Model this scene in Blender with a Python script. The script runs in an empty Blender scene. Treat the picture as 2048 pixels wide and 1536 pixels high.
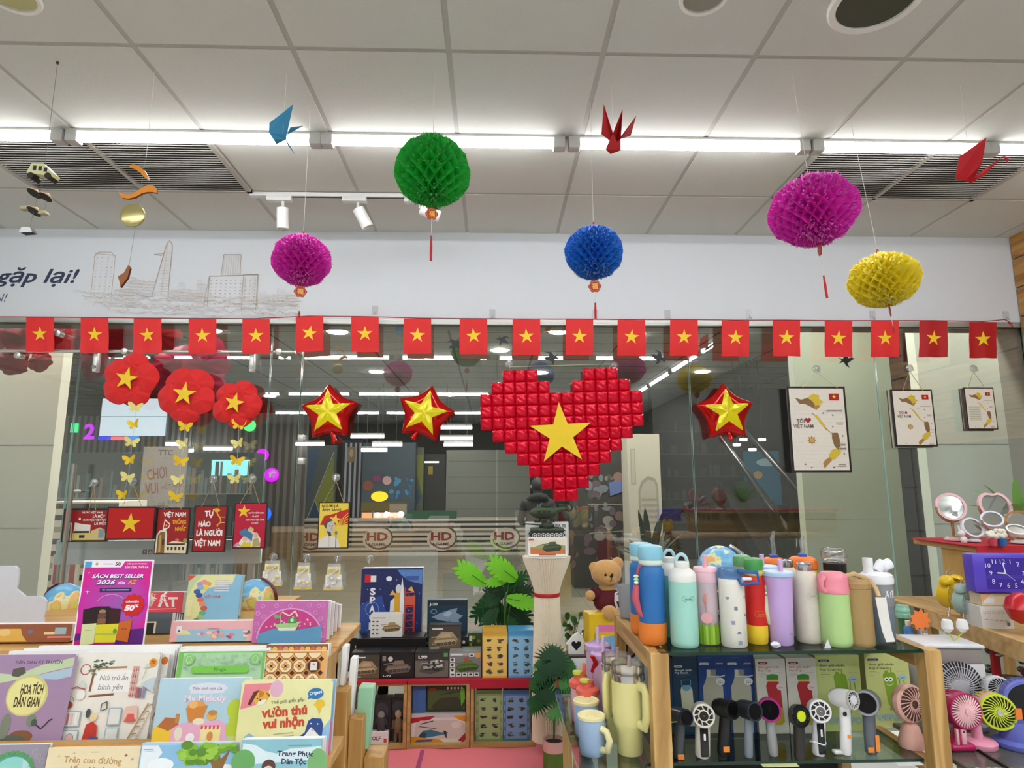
import bpy, bmesh, math, random
from mathutils import Vector, Matrix
R = math.radians
PI = math.pi
scn = bpy.context.scene
COL = scn.collection
rnd = random.Random(7)

# ------------------------------------------------------------------ camera
FPX, PITCH, YAW, ROLL = 1253.9, R(9.146), R(1.764), R(-0.156)
CAM = Vector((0,0,1.5))
_f = Vector((math.sin(YAW) * math.cos(PITCH), math.cos(YAW) * math.cos(PITCH), math.sin(PITCH)))
_r = Vector((math.cos(YAW),-math.sin(YAW),0))
_u = _r.cross(_f)
_c, _s = math.cos(ROLL), math.sin(ROLL)
CR, CU = _c * _r + _s * _u, -_s * _r + _c * _u
cd = bpy.data.cameras.new('camera')
cam = bpy.data.objects.new('camera', cd)
COL.objects.link(cam)
cam.matrix_world = Matrix(((CR.x, CU.x, -_f.x, CAM.x),(CR.y, CU.y, -_f.y, CAM.y),(CR.z, CU.z, -_f.z, CAM.z),(0,0,0,1)))
cd.sensor_width = 36
cd.lens = FPX * 36 / 2048
cd.clip_start = 0.05
scn.camera = cam

# ------------------------------------------------------------------ world, exposure, big lights
wd = bpy.data.worlds.new('world')
scn.world = wd
wd.use_nodes = True
wd.node_tree.nodes['Background'].inputs[0].default_value = (1,0.99,0.97,1)
wd.node_tree.nodes['Background'].inputs[1].default_value = 0.8
scn.view_settings.view_transform = 'Standard'
scn.view_settings.look = 'None'
scn.view_settings.exposure = 0.5
scn.view_settings.gamma = 1
scn.view_settings.use_curve_mapping = False
scn.cycles.max_bounces = 7
scn.cycles.diffuse_bounces = 3
scn.cycles.use_adaptive_sampling = True
scn.cycles.adaptive_threshold = 0.03
scn.cycles.glossy_bounces = 2
scn.cycles.transmission_bounces = 4
scn.cycles.transparent_max_bounces = 12
scn.cycles.caustics_reflective = False
scn.cycles.caustics_refractive = False
TUBE_POWER = 48.0      # emission of every fluorescent tube of the shop

def ray(px, py):
 return CR * ((px - 1024) / FPX) + CU * ((768 - py) / FPX) + _f
def AY(px, py, Y):
 d = ray(px, py)
 return CAM + d * (Y / d.y)
def AZ(px, py, z):
 d = ray(px, py)
 return CAM + d * ((z - CAM.z) / d.z)
def MP(px, py, Y):      # metres per photo pixel there
 return (AY(px + 1, py, Y) - AY(px, py, Y)).x
def zat(px, py, Y):
 return AY(px, py, Y).z
def xat(px, py, Y):
 return AY(px, py, Y).x

# ------------------------------------------------------------------ materials
def lin(h):
 if not isinstance(h, str):
  return tuple(h)
 o = []
 for i in (0,2,4):
  c = int(h[i:i + 2],16) / 255
  o.append(c / 12.92 if c <= .04045 else ((c + .055) / 1.055) ** 2.4)
 return tuple(o)
_M = {}
def newmat(name):
 m = bpy.data.materials.new(name)
 m.use_nodes = True
 n = m.node_tree.nodes
 return m, n, m.node_tree.links, n['Principled BSDF'], n['Material Output']
def setp(b, **k):
 for a, v in k.items():
  b.inputs[a.replace('_', ' ')].default_value = v
def C(h, r=.5, m=0.0, var=.05, sc=45.0, bump=0.0, coat=0.0, sheen=0.0):
 key = ('c', h, r, m, var, sc, bump, coat, sheen)
 if key in _M:
  return _M[key]
 mt, n, l, b, o = newmat('coat_' + str(len(_M)))
 c = lin(h)
 setp(b, Roughness=r, Metallic=m)
 b.inputs['Coat Weight'].default_value = coat
 b.inputs['Sheen Weight'].default_value = sheen
 tx = n.new('ShaderNodeTexNoise'); tx.inputs['Scale'].default_value = sc; tx.inputs['Detail'].default_value = 2
 co = n.new('ShaderNodeTexCoord'); l.new(co.outputs['Object'], tx.inputs['Vector'])
 mr = n.new('ShaderNodeMapRange')
 mr.inputs['To Min'].default_value = 1 - var; mr.inputs['To Max'].default_value = 1 + var
 l.new(tx.outputs[0], mr.inputs['Value'])
 hs = n.new('ShaderNodeHueSaturation'); hs.inputs['Color'].default_value = (*c, 1)
 l.new(mr.outputs[0], hs.inputs['Value']); l.new(hs.outputs[0], b.inputs['Base Color'])
 if bump:
  bp = n.new('ShaderNodeBump'); bp.inputs['Strength'].default_value = bump; bp.inputs['Distance'].default_value = .002
  l.new(tx.outputs[0], bp.inputs['Height']); l.new(bp.outputs[0], b.inputs['Normal'])
 _M[key] = mt
 return mt
def wood(h1, h2, sc=3.0, axis='Z', r=.45):
 key = ('w', h1, h2, sc, axis)
 if key in _M:
  return _M[key]
 mt, n, l, b, o = newmat('wood_' + str(len(_M)))
 co = n.new('ShaderNodeTexCoord'); mp = n.new('ShaderNodeMapping')
 s = {'X': (1,12,12), 'Y': (12,1,12), 'Z': (12,12,1)}[axis]
 mp.inputs['Scale'].default_value = s
 l.new(co.outputs['Object'], mp.inputs[0])
 tx = n.new('ShaderNodeTexNoise'); tx.inputs['Scale'].default_value = sc; tx.inputs['Detail'].default_value = 6; tx.inputs['Distortion'].default_value = .6
 l.new(mp.outputs[0], tx.inputs['Vector'])
 cr = n.new('ShaderNodeValToRGB'); cr.color_ramp.elements[0].color = (*lin(h1),1); cr.color_ramp.elements[1].color = (*lin(h2),1)
 cr.color_ramp.elements[0].position = .35; cr.color_ramp.elements[1].position = .65
 l.new(tx.outputs[0], cr.inputs[0]); l.new(cr.outputs[0], b.inputs['Base Color'])
 setp(b, Roughness=r)
 _M[key] = mt
 return mt
def EM(h, s=1.0):
 key = ('e', h, s)
 if key in _M:
  return _M[key]
 mt, n, l, b, o = newmat('glow_' + str(len(_M)))
 b.inputs['Base Color'].default_value = (*lin(h),1)
 b.inputs['Emission Color'].default_value = (*lin(h),1)
 b.inputs['Emission Strength'].default_value = s
 _M[key] = mt
 return mt
def clear(h='ffffff', refl=.1, tint=1.0, rough=.03, body=0.0):
 """thin see-through film, plastic or pane: transparent + mirror (+ some body colour)"""
 key = ('g', h, refl, tint, rough, body)
 if key in _M:
  return _M[key]
 mt, n, l, b, o = newmat('clear_' + str(len(_M)))
 n.remove(b)
 t = n.new('ShaderNodeBsdfTransparent'); c = lin(h)
 t.inputs[0].default_value = (*[1 - tint + tint * x for x in c],1)
 g = n.new('ShaderNodeBsdfGlossy'); g.inputs['Roughness'].default_value = rough
 lw = n.new('ShaderNodeLayerWeight'); lw.inputs['Blend'].default_value = .25
 mr = n.new('ShaderNodeMapRange'); mr.inputs['To Min'].default_value = refl; mr.inputs['To Max'].default_value = min(1, refl + .5)
 l.new(lw.outputs['Fresnel'], mr.inputs['Value'])
 mx = n.new('ShaderNodeMixShader'); l.new(mr.outputs[0], mx.inputs[0]); l.new(t.outputs[0], mx.inputs[1]); l.new(g.outputs[0], mx.inputs[2])
 last = mx
 if body:
  d = n.new('ShaderNodeBsdfDiffuse'); d.inputs[0].default_value = (*c, 1)
  m2 = n.new('ShaderNodeMixShader'); m2.inputs[0].default_value = body
  l.new(mx.outputs[0], m2.inputs[1]); l.new(d.outputs[0], m2.inputs[2]); last = m2
 l.new(last.outputs[0], o.inputs[0])
 _M[key] = mt
 return mt
def paper(h, tr=.35):
 """tissue paper or thin leaf that lets some light through"""
 key = ('p', h, tr)
 if key in _M:
  return _M[key]
 mt, n, l, b, o = newmat('tissue_' + str(len(_M)))
 c = lin(h)
 b.inputs['Base Color'].default_value = (*c, 1); b.inputs['Roughness'].default_value = .7
 t = n.new('ShaderNodeBsdfTranslucent'); t.inputs[0].default_value = (*c, 1)
 tx = n.new('ShaderNodeTexNoise'); tx.inputs['Scale'].default_value = 60
 mr = n.new('ShaderNodeMapRange'); mr.inputs['To Min'].default_value = tr - .08; mr.inputs['To Max'].default_value = tr + .08
 l.new(tx.outputs[0], mr.inputs['Value'])
 mx = n.new('ShaderNodeMixShader'); l.new(mr.outputs[0], mx.inputs[0])
 l.new(b.outputs[0], mx.inputs[1]); l.new(t.outputs[0], mx.inputs[2]); l.new(mx.outputs[0], o.inputs[0])
 _M[key] = mt
 return mt
def toM(x):
 return C(x) if isinstance(x, str) else x

# ------------------------------------------------------------------ text outlines
_G = {}
def glyphs(s, b=0, sh=0):
 k = (s, b, sh)
 if k not in _G:
  cu = bpy.data.curves.new('lettering', 'FONT')
  cu.body = s; cu.size = 1; cu.resolution_u = 2; cu.offset = b; cu.shear = sh
  ob = bpy.data.objects.new('lettering', cu); COL.objects.link(ob)
  me = bpy.data.meshes.new_from_object(ob.evaluated_get(bpy.context.evaluated_depsgraph_get()))
  vs = [(v.co.x, v.co.y) for v in me.vertices]
  fs = [tuple(p.vertices) for p in me.polygons]
  bpy.data.objects.remove(ob); bpy.data.curves.remove(cu); bpy.data.meshes.remove(me)
  xs = [v[0] for v in vs] or [0]
  _G[k] = (vs, fs, min(xs), max(xs))
 return _G[k]

def starpts(cx, cy, r, n=5, rot=0, inner=.382):
 return [(cx + (r if i % 2 == 0 else r * inner) * math.sin(rot + i * PI / n), cy - (r if i % 2 == 0 else r * inner) * math.cos(rot + i * PI / n)) for i in range(2 * n)]

# ------------------------------------------------------------------ mesh collector
class MB:
 def __init__(s):
  s.v, s.f, s.m, s.mats, s.T = [],[],[],[], Matrix()
 def mi(s, mat):
  mat = toM(mat)
  if mat not in s.mats:
   s.mats.append(mat)
  return s.mats.index(mat)
 def add(s, vs, fs, mat):
  o = len(s.v)
  s.v += [s.T @ Vector(v) for v in vs]
  s.f += [tuple(o + i for i in f) for f in fs]
  if isinstance(mat, list):
   s.m += [s.mi(x) for x in mat]
  else:
   s.m += [s.mi(mat)] * len(fs)
  return s
 def box(s, x0, x1, y0, y1, z0, z1, mat):
  vs = [(x, y, z) for z in (z0, z1) for y in (y0, y1) for x in (x0, x1)]
  return s.add(vs, [(0,2,3,1),(4,5,7,6),(0,1,5,4),(2,6,7,3),(0,4,6,2),(1,3,7,5)], mat)
 def rbox(s, x0, x1, y0, y1, z0, z1, mat, b=.005, seg=2):
  bm = bmesh.new()
  bmesh.ops.create_cube(bm, size=1)
  for v in bm.verts:
   v.co = Vector(((x0 + x1) / 2 + v.co.x * (x1 - x0),(y0 + y1) / 2 + v.co.y * (y1 - y0),(z0 + z1) / 2 + v.co.z * (z1 - z0)))
  b = min(b, .48 * min(x1 - x0, y1 - y0, z1 - z0))
  bmesh.ops.bevel(bm, geom=bm.edges[:], offset=b, segments=seg, affect='EDGES', profile=.5)
  bm.verts.index_update()
  s.add([v.co.copy() for v in bm.verts],[tuple(v.index for v in f.verts) for f in bm.faces], mat)
  bm.free()
  return s
 def lathe(s, prof, mat, n=24, c=(0,0,0), cap=True):
  """prof: (r, z) pairs or (r, z, mat-for-the-band-above)"""
  vs, fs, ms = [],[],[]
  cur = mat
  for k, p in enumerate(prof):
   for i in range(n):
    a = 2 * PI * i / n
    vs.append((c[0] + p[0] * math.cos(a), c[1] + p[0] * math.sin(a), c[2] + p[1]))
   if len(p) > 2:
    cur = p[2]
   if k < len(prof) - 1:
    for i in range(n):
     j = (i + 1) % n
     fs.append((k * n + i, k * n + j, (k + 1) * n + j, (k + 1) * n + i)); ms.append(cur)
  if cap:
   if prof[0][0] > 1e-5:
    fs.append(tuple(range(n))[::-1]); ms.append(ms[0])
   if prof[-1][0] > 1e-5:
    o = (len(prof) - 1) * n
    fs.append(tuple(o + i for i in range(n))); ms.append(ms[-1])
  return s.add(vs, fs, ms)
 def tube(s, pts, r, mat, n=8, closed=False, rz=None):
  pts = [Vector(p) for p in pts]
  N = len(pts)
  vs, fs = [],[]
  prev = None
  for k, p in enumerate(pts):
   if closed:
    t = pts[(k + 1) % N] - pts[k - 1]
   else:
    t = pts[min(k + 1, N - 1)] - pts[max(k - 1,0)]
   t = t.normalized() if t.length > 1e-9 else Vector((0,0,1))
   if prev is None:
    a = Vector((0,0,1)) if abs(t.z) < .9 else Vector((0,1,0))
    x = t.cross(a).normalized()
   else:
    x = (prev - t * prev.dot(t)).normalized()
   prev = x
   y = t.cross(x)
   rr = r[k] if isinstance(r, (list, tuple)) else r
   r2 = rr if rz is None else rz
   for i in range(n):
    a = 2 * PI * i / n
    vs.append(p + x * rr * math.cos(a) + y * r2 * math.sin(a))
  for k in range(N if closed else N - 1):
   k2 = (k + 1) % N
   for i in range(n):
    j = (i + 1) % n
    fs.append((k * n + i, k * n + j, k2 * n + j, k2 * n + i))
  if not closed:
   fs.append(tuple(range(n))[::-1]); fs.append(tuple((N - 1) * n + i for i in range(n)))
  return s.add(vs, fs, mat)
 def ball(s, c, r, mat, n=16, m=10):
  if not isinstance(r, (tuple, list)):
   r = (r, r, r)
  vs, fs = [],[]
  for k in range(m + 1):
   ph = PI * k / m
   for i in range(n):
    a = 2 * PI * i / n
    vs.append((c[0] + r[0] * math.sin(ph) * math.cos(a), c[1] + r[1] * math.sin(ph) * math.sin(a), c[2] - r[2] * math.cos(ph)))
  for k in range(m):
   for i in range(n):
    j = (i + 1) % n
    fs.append((k * n + i, k * n + j, (k + 1) * n + j, (k + 1) * n + i))
  return s.add(vs, fs, mat)
 def prism(s, pts, y0, y1, mat, side=None):
  """outline in x,z extruded from y0 (front) to y1"""
  n = len(pts)
  area = sum(pts[i][0] * pts[(i + 1) % n][1] - pts[(i + 1) % n][0] * pts[i][1] for i in range(n))
  if area < 0:
   pts = pts[::-1]
  vs = [(p[0], y0, p[1]) for p in pts] + [(p[0], y1, p[1]) for p in pts]
  fs = [tuple(range(n)), tuple(range(2 * n - 1, n - 1,-1))] + [(i, n + i, n + (i + 1) % n, (i + 1) % n) for i in range(n)]
  return s.add(vs, fs, [mat] * 2 + [side or mat] * n)
 def build(s, name, parent=None, loc=(0,0,0), rot=(0,0,0), ang=38, label=None):
  me = bpy.data.meshes.new(name)
  me.from_pydata([tuple(v) for v in s.v],[], s.f)
  for m in s.mats:
   me.materials.append(m)
  me.polygons.foreach_set('material_index', s.m)
  me.polygons.foreach_set('use_smooth', [True] * len(s.f))
  me.update()
  me.set_sharp_from_angle(angle=R(ang))
  o = bpy.data.objects.new(name, me)
  COL.objects.link(o)
  o.location = loc; o.rotation_euler = rot
  if parent:
   o.parent = parent
  if label:
   o['label'] = label
  return o

class Art:
 """flat print on a front face (normal -y); coordinates in photo pixels, y down"""
 def __init__(s, m, px0, py0, x0, z1, sx, sz, y=0.0, eps=.00005):
  s.m, s.a, s.k, s.y, s.q = m, (px0, py0, x0, z1, sx, sz),0, y, eps
 def P(s, u, v):
  a = s.a
  return (a[2] + (u - a[0]) * a[4], s.y - s.q * s.k, a[3] - (v - a[1]) * a[5])
 def p(s, pts, col):
  s.k += 1
  n = len(pts)
  ar = sum(pts[i][0] * pts[(i + 1) % n][1] - pts[(i + 1) % n][0] * pts[i][1] for i in range(n))
  if ar > 0:
   pts = pts[::-1]
  s.m.add([s.P(*q) for q in pts],[tuple(range(n))], col)
 def r(s, x0, y0, x1, y1, col):
  s.p([(x0, y0),(x1, y0),(x1, y1),(x0, y1)], col)
 def e(s, cx, cy, rx, ry, col, n=20, a0=0, a1=360):
  k = n if a1 - a0 >= 360 else n + 1
  s.p([(cx + rx * math.cos(R(a0 + (a1 - a0) * i / n)), cy + ry * math.sin(R(a0 + (a1 - a0) * i / n))) for i in range(k)], col)
 def st(s, cx, cy, r, col, rot=0, n=5, inner=.382):
  s.p(starpts(cx, cy, r, n, R(rot), inner), col)
 def l(s, pts, w, col, closed=False):
  s.k += 1
  if closed:
   pts = list(pts) + [pts[0]]
  vs, fs = [],[]
  for i in range(len(pts) - 1):
   (x0, y0),(x1, y1) = pts[i], pts[i + 1]
   d = math.hypot(x1 - x0, y1 - y0) or 1
   nx, ny = -(y1 - y0) / d * w / 2,(x1 - x0) / d * w / 2
   o = len(vs)
   vs += [s.P(x0 + nx, y0 + ny), s.P(x0 - nx, y0 - ny), s.P(x1 - nx, y1 - ny), s.P(x1 + nx, y1 + ny)]
   fs.append((o, o + 1, o + 2, o + 3))
  s.m.add(vs, fs, col)
 def ring(s, cx, cy, rx, ry, w, col, n=24, a0=0, a1=360):
  s.l([(cx + rx * math.cos(R(a0 + (a1 - a0) * i / n)), cy + ry * math.sin(R(a0 + (a1 - a0) * i / n))) for i in range(n + 1)], w, col)
 def t(s, txt, u, v, h, col, al='c', b=0.0, sh=0.0, w=None, rot=0):
  vs, fs, x0, x1 = glyphs(txt, b, sh)
  if not vs:
   return
  s.k += 1
  sy = h / .72
  sx = sy if w is None else w / max(1e-6, x1 - x0)
  ox = {'c': (x0 + x1) / 2, 'l': x0, 'r': x1}[al]
  c, d = math.cos(R(rot)), math.sin(R(rot))
  out = []
  for x, y in vs:
   X, Y = (x - ox) * sx, -(y - .36) * sy
   out.append(s.P(u + X * c - Y * d, v + X * d + Y * c))
  s.m.add(out, fs, col)

# ------------------------------------------------------------------ scene objects
def tag(o, label=None, cat=None, group=None, kind=None):
 if label: o['label'] = label
 if cat: o['category'] = cat
 if group: o['group'] = group
 if kind: o['kind'] = kind
 return o
def thing(name, label, cat, loc=(0,0,0), rot=(0,0,0), group=None):
 o = bpy.data.objects.new(name, None)
 COL.objects.link(o)
 o.empty_display_size = .05
 o.location = loc; o.rotation_euler = rot
 return tag(o, label, cat, group)
def struct(name, m, label=None):
 return tag(m.build(name), label, None, None, 'structure')
def dup(root, loc, rot=None, label=None, scale=None):
 def cp(o, par):
  c = o.copy(); COL.objects.link(c)
  if par: c.parent = par
  for ch in o.children: cp(ch, c)
  return c
 r = cp(root, None)
 r.location = loc
 if rot is not None: r.rotation_euler = rot
 if scale: r.scale = scale
 if label: r['label'] = label
 return r

PAGE = '#'
def pagemat():
 if 'page' in _M: return _M['page']
 mt, n, l, b, o = newmat('page_edges')
 co = n.new('ShaderNodeTexCoord'); w = n.new('ShaderNodeTexWave'); w.bands_direction = 'Y'; w.inputs['Scale'].default_value = 300
 l.new(co.outputs['Object'], w.inputs[0])
 cr = n.new('ShaderNodeValToRGB'); cr.color_ramp.elements[0].color = (*lin('cfcfcb'),1); cr.color_ramp.elements[1].color = (*lin('f4f4f0'),1)
 l.new(w.outputs[0], cr.inputs[0]); l.new(cr.outputs[0], b.inputs['Base Color'])
 _M['page'] = mt
 return mt
def slab(name, label, cat, q, Y, t, face, edge=None, art=None, tilt=0, yaw=0, group=None, kind='box', parent=None, b=.0015, sit=None):
 """upright box, board or book whose front face fills photo box q at depth Y"""
 px0, py0, px1, py1 = q
 xm, ym = (px0 + px1) / 2,(py0 + py1) / 2
 loc = AY(xm, py1, Y)
 w = xat(px1, ym, Y) - xat(px0, ym, Y)
 h = zat(xm, py0, Y) - zat(xm, py1, Y)
 if sit is not None:
  h += loc.z - sit; loc.z = sit
 h2 = h
 if tilt:      # length along the leaning face that still reaches the top pixel
  d = ray(xm, py0); sn, cs = math.sin(R(tilt)), math.cos(R(tilt))
  k = d.z / d.y
  h2 = (CAM.z + k * loc.y - loc.z) / (cs - k * sn)
 m = MB()
 edge = edge or face
 if kind == 'book':
  m.box(-w / 2, w / 2,0,.0016,0, h2, face)
  m.box(-w / 2, w / 2, t - .0016, t, 0, h2, edge)
  m.box(-w / 2,-w / 2 + .0016,.0016, t - .0016,0, h2, edge)
  m.box(-w / 2 + .0016, w / 2 - .002,.0016, t - .0016,.002, h2 - .002, pagemat())
 elif kind == 'frame':
  m.rbox(-w / 2, w / 2,0, t, 0, h2, edge, .001,1)
 else:
  m.rbox(-w / 2, w / 2,0, t, 0, h2, edge, b, 1)
 A = Art(m, px0, py0,-w / 2, h2, w / (px1 - px0), h2 / (py1 - py0),0,.00005 if Y < 5 else .0003)
 if kind == 'frame':
  f = .035 * (px1 - px0)
  A.r(px0 + f, py0 + f, px1 - f, py1 - f, face)
 elif kind == 'box':
  A.r(px0 + .3, py0 + .3, px1 - .3, py1 - .3, face)
 if art:
  art(A)
 o = m.build(name, parent, loc, (R(-tilt),0, R(yaw)))
 if tilt and sit is not None: o.location.z += t * math.sin(R(tilt)) + .0003
 return tag(o, label, cat, group)
# ================================================================== SETTING
HC = CAM.z + 1.6584          # shop ceiling height
X0, TY = -0.1738,2.1977     # tile grid origin
YG = 3.97                    # plane of the glass front
# ---- ceiling: lay-in tiles over a darker grid
m = MB()
gridc = C('bab9b0', .6)
m.box(-7,7,-9,4.3, HC + .003, HC + .03, gridc)
tile = C('d4d5cd', .85, var=.03, sc=90, bump=.25)
VENT = {(-4,1),(-3,1),(3,1),(4,1)}
for i in range(-11,12):
 for j in range(-18,3):
  if (i, j) in VENT: continue
  y0, y1 = TY + .6 * j, TY + .6 * j + .6
  if j == 2: y1 = YG + .02
  m.box(X0 + .6 * i + .011, X0 + .6 * i + .589, y0 + .011, y1 - .011, HC, HC + .02, tile)
struct('ceiling', m, 'grey-white ceiling of square lay-in tiles')
m = MB()
fl = C('d6d9d8', .35, var=.04, sc=4)
m.box(-7,7,-9, YG + .1,-.05,0, fl)
struct('floor', m)
m = MB(); m.box(-7,7,-9.1,-9,0, HC, C('55544e', .8)); struct('wall_back', m)
m = MB(); m.box(-7.1,-7,-9,4.2,0, HC, C('d5d4c8', .8)); struct('wall_left', m)
XR = xat(2036,520,3.93)
m = MB()
m.box(XR, XR + .1,-9,4.2,0, HC + .02, C('74746c', .8))
for k in range(9,16):
 m.box(XR - .012, XR, 2.6,3.96,.2 * k + .004,.2 * k + .192, wood('96642a', 'c59350', 2.4, 'Y'))
struct('wall_right', m, 'wall of warm brown wooden planks')
# ---- white fascia with printed greeting and city skyline
zf = zat(1024,639, YG)
m = MB()
m.box(-6.9, XR, YG, YG + .12, zf, HC + .02, C('d4d8dc', .6, var=.015))
fascia = struct('wall_front', m, 'white fascia above the glass front')
s_ = MP(300,560, YG)
def fasc(art):
 mm = MB()
 p = AY(0,560, YG)
 A = Art(mm, 0,560, p.x, p.z, s_, s_ * 1.01, YG - .0008)
 art(A)
 return mm
def greet(A):
 A.t('gặp lại!', 156,550,29, C('2b3350', .6), 'r', .02,.3, w=166)
 A.t('N!', 19,596,17, C('53607a', .6), 'r', 0,.25)
fasc(greet).build('lettering', fascia, label='dark blue italic greeting')
def sky(A):
 k = C('b9a691', .8); k2 = C('cfc3b4', .8); r_ = random.Random(3)
 def tower(x0, y0, x1, y1, nx, ny, top=0):
  A.l([(x0, y1),(x0, y0),(x1, y0 + top),(x1, y1)],1.1, k)
  A.l([(x0 + (x1 - x0) * .7, y0),(x0 + (x1 - x0) * .66, y1)],.7, k2)
  for i in range(nx):
   for j in range(ny):
    u = x0 + (x1 - x0) * (i + .5) / nx; v = y0 + 6 + (y1 - y0 - 8) * (j + .5) / ny
    A.l([(u - 1.5, v),(u + 1.5, v + r_.uniform(-.5,.5))],1.2, k if r_.random() < .6 else k2)
 tower(183,503,224,590,4,12,4)
 A.l([(181,512),(190,500),(216,500),(225,512)],1.2, k)
 A.l([(305,588),(318,520),(325,482),(331,474),(337,484),(337,590)],1.3, k)
 A.l([(328,480),(322,588)],.8, k2); A.l([(302,504),(322,502),(316,507),(303,504)],1.2, k)
 for j in range(16): A.l([(322 - j * .4,500 + j * 5.5),(336,499 + j * 5.5)],.7, k2)
 A.l([(440,548),(443,503),(478,503),(478,548)],1.2, k)
 for j in range(7): A.l([(446 + j * 4.6,505),(444 + j * 4.8,548)],.8, k2)
 tower(417,549,515,612,10,8,-4); tower(486,545,515,620,3,9)
 A.l([(417,552),(411,612)],1, k)
 for x in range(232,600,9):
  h = r_.uniform(12,42); y = 592 + (x - 230) * .05
  if 300 < x < 340 or 410 < x < 516: continue
  w = r_.uniform(8,16)
  A.l([(x, y),(x + .5, y - h),(x + w, y - h + 1),(x + w, y)],.7, k2)
  for j in range(int(h / 6)): A.l([(x + 2, y - 4 - j * 6),(x + w - 2, y - 4 - j * 6)],.8, k2)
 for row in range(5):
  pts = []
  for x in range(148 + row * 22,605,6):
   pts.append((x, 584 + row * 9 + (x - 148) * .035 + r_.uniform(-4,4)))
  A.l(pts, 1.0, k if row % 2 else k2)
 for q in range(120):
  x = r_.uniform(170,600); y = 590 + (x - 170) * .045 + r_.uniform(-3,30)
  A.l([(x, y),(x + r_.uniform(3,9), y + r_.uniform(-4,4))],.8, k if q % 2 else k2)
fasc(sky).build('skyline_drawing', fascia, label='fine brown line drawing of city towers')
m = MB(); m.box(-6.9, XR, YG + .002, YG + .05, zf - .035, zf, C('b9bbb4', .35,.6)); m.box(-6.9, XR, YG - .004, YG + .02, zf - .042, zf - .035, C('55574f', .4,.5))
struct('trim_1', m, 'aluminium channel holding the glass')
# ---- the glass panes
pane = clear('d8e4de', .15,.15,.0); edge = C('8fb5ab', .15, var=.02)
SE = [-420,158,541,604,994,1378,1752,2300]
panes = []
for k in range(7):
 a, b_ = xat(SE[k],715, YG) + .004, xat(SE[k + 1],715, YG) - .004
 if k == 6: b_ = XR
 m = MB()
 vs = [(x, y, z) for z in (.0, zf - .03) for y in (YG + .012, YG + .022) for x in (a, b_)]
 m.add(vs, [(0,1,5,4),(2,6,7,3)], pane)
 m.add(vs, [(0,4,6,2),(1,3,7,5)], edge)
 nm = 'door_1' if k == 1 else 'window_%d' % (k + 1 - (k > 1))
 panes.append(struct(nm, m, 'frameless glass door' if k == 1 else 'tall frameless glass pane'))
door = panes[1]
m = MB()
a, b_ = AY(148,927,3.9), AY(120,1250,3.9); b_.x = a.x; b_.z = .25
m.tube([a, b_],.014, C('b9b8b0', .25,.8),12)
for f in (.12,.9):
 p = a.lerp(b_, f); m.tube([p, (p.x, YG + .012, p.z)],.009, C('a09f98', .3,.8))
m.build('pull_handle', door)
zr = zat(300,703,3.94)
m = MB(); m.tube([(xat(-200,703,3.94),3.94, zr),(xat(592,703,3.94),3.94, zr)],.010, C('dcdcd8', .2,.7),12)
rail = struct('trim_2', m, 'steel rail across the glass door')
for px, py in ((37,711),(117,667),(250,703),(558,704)):
 m = MB(); p = AY(px, py, 3.93); m.T = Matrix.Translation(p) @ Matrix.Rotation(R(90),4, 'X')
 m.lathe([(.016,-.04),(.016,0),(.02,.002),(.02,.014),(.012,.018)], C('d8d8d2', .25,.7),16); m.build('standoff', rail)
for px in (190,503):
 m = MB(); p = AY(px, 744,3.935); q = AY(px, 703,3.935)
 m.rbox(p.x - .013, p.x + .013,3.92,3.965, p.z, q.z + .02, C('e4e4e0', .3,.3),.006)
 m.tube([(p.x, 3.915, p.z + .03),(p.x, 3.93, p.z + .03)],.012, C('8f8f8a', .3,.8),12)
 m.build('clamp', rail)
for k, (px, py) in enumerate(((604,876),(604,922))):
 m = MB(); p = AY(px, py, 3.96); m.rbox(p.x - .025, p.x + .012,3.95,3.99, p.z - .02, p.z + .02, C('dfe0da', .25,.5),.004)
 m.build('patch_fitting', rail)
# ---- ceiling lamps
glow = EM('fbfcff', TUBE_POWER); glow2 = EM('fbfcff', TUBE_POWER * 1.9); gside = EM('fbfcff', 7); body = C('d6d4cc', .5)
zt = HC - .012
def tubelamp(x0, x1, y, label, vis=True):
 t = thing('tube_light', label, 'ceiling light', ((x0 + x1) / 2, y, HC), group='fluorescent tubes on the shop ceiling')
 h = (x1 - x0) / 2
 m = MB(); m.box(-h - .01, h + .01,-.025,.025,-.012,0, body); m.build('housing', t)
 m = MB(); q = [(.025 * math.cos(a),-.012 - .042 * math.sin(a)) for a in [PI * i / 10 for i in range(11)]]
 m.add([(x, a, c) for x in (-h + .028, h - .028) for a, c in q],[(i, i + 1,12 + i, 11 + i) for i in range(10)] + [tuple(range(11)), tuple(range(21,10,-1))],[gside] * 3 + [glow if y > 2 else glow2] * 4 + [gside] * 5); m.build('tube', t)
 for s in (-1,1): m = MB(); m.rbox(s * h - .028, s * h + .028,-.027,.027,-.062,-.0, C('c3c2bc', .5),.006); m.build('end_cap', t)
 return t
TL = [(-360,118, 'left edge of the photo, cut by the frame'),(147,632, 'second from the left, behind the blue paper crane'),
 (655,1118, 'third from the left, behind the green paper ball'),(1148,1605, 'fourth from the left, behind the upright red crane'),
 (1632,1960, 'fifth from the left, above the right grille'),(1980,2350, 'right edge of the photo, cut by the frame')]
for a, b_, s in TL:
 tubelamp(xat(a, 283,2.8), xat(b_, 283,2.8),2.8, 'lit fluorescent tube light on the ceiling, ' + s)
k = 0
for k in range(5):
 tubelamp(-.58,.58,0, 'lit fluorescent tube light in the row along the right wall, mirrored slanting in the glass').location = (2.6,1.0 - 1.3 * k, HC)
for o in bpy.data.objects:
 if 'right wall' in o.get('label', ''): o.rotation_euler.z = R(90)
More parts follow.
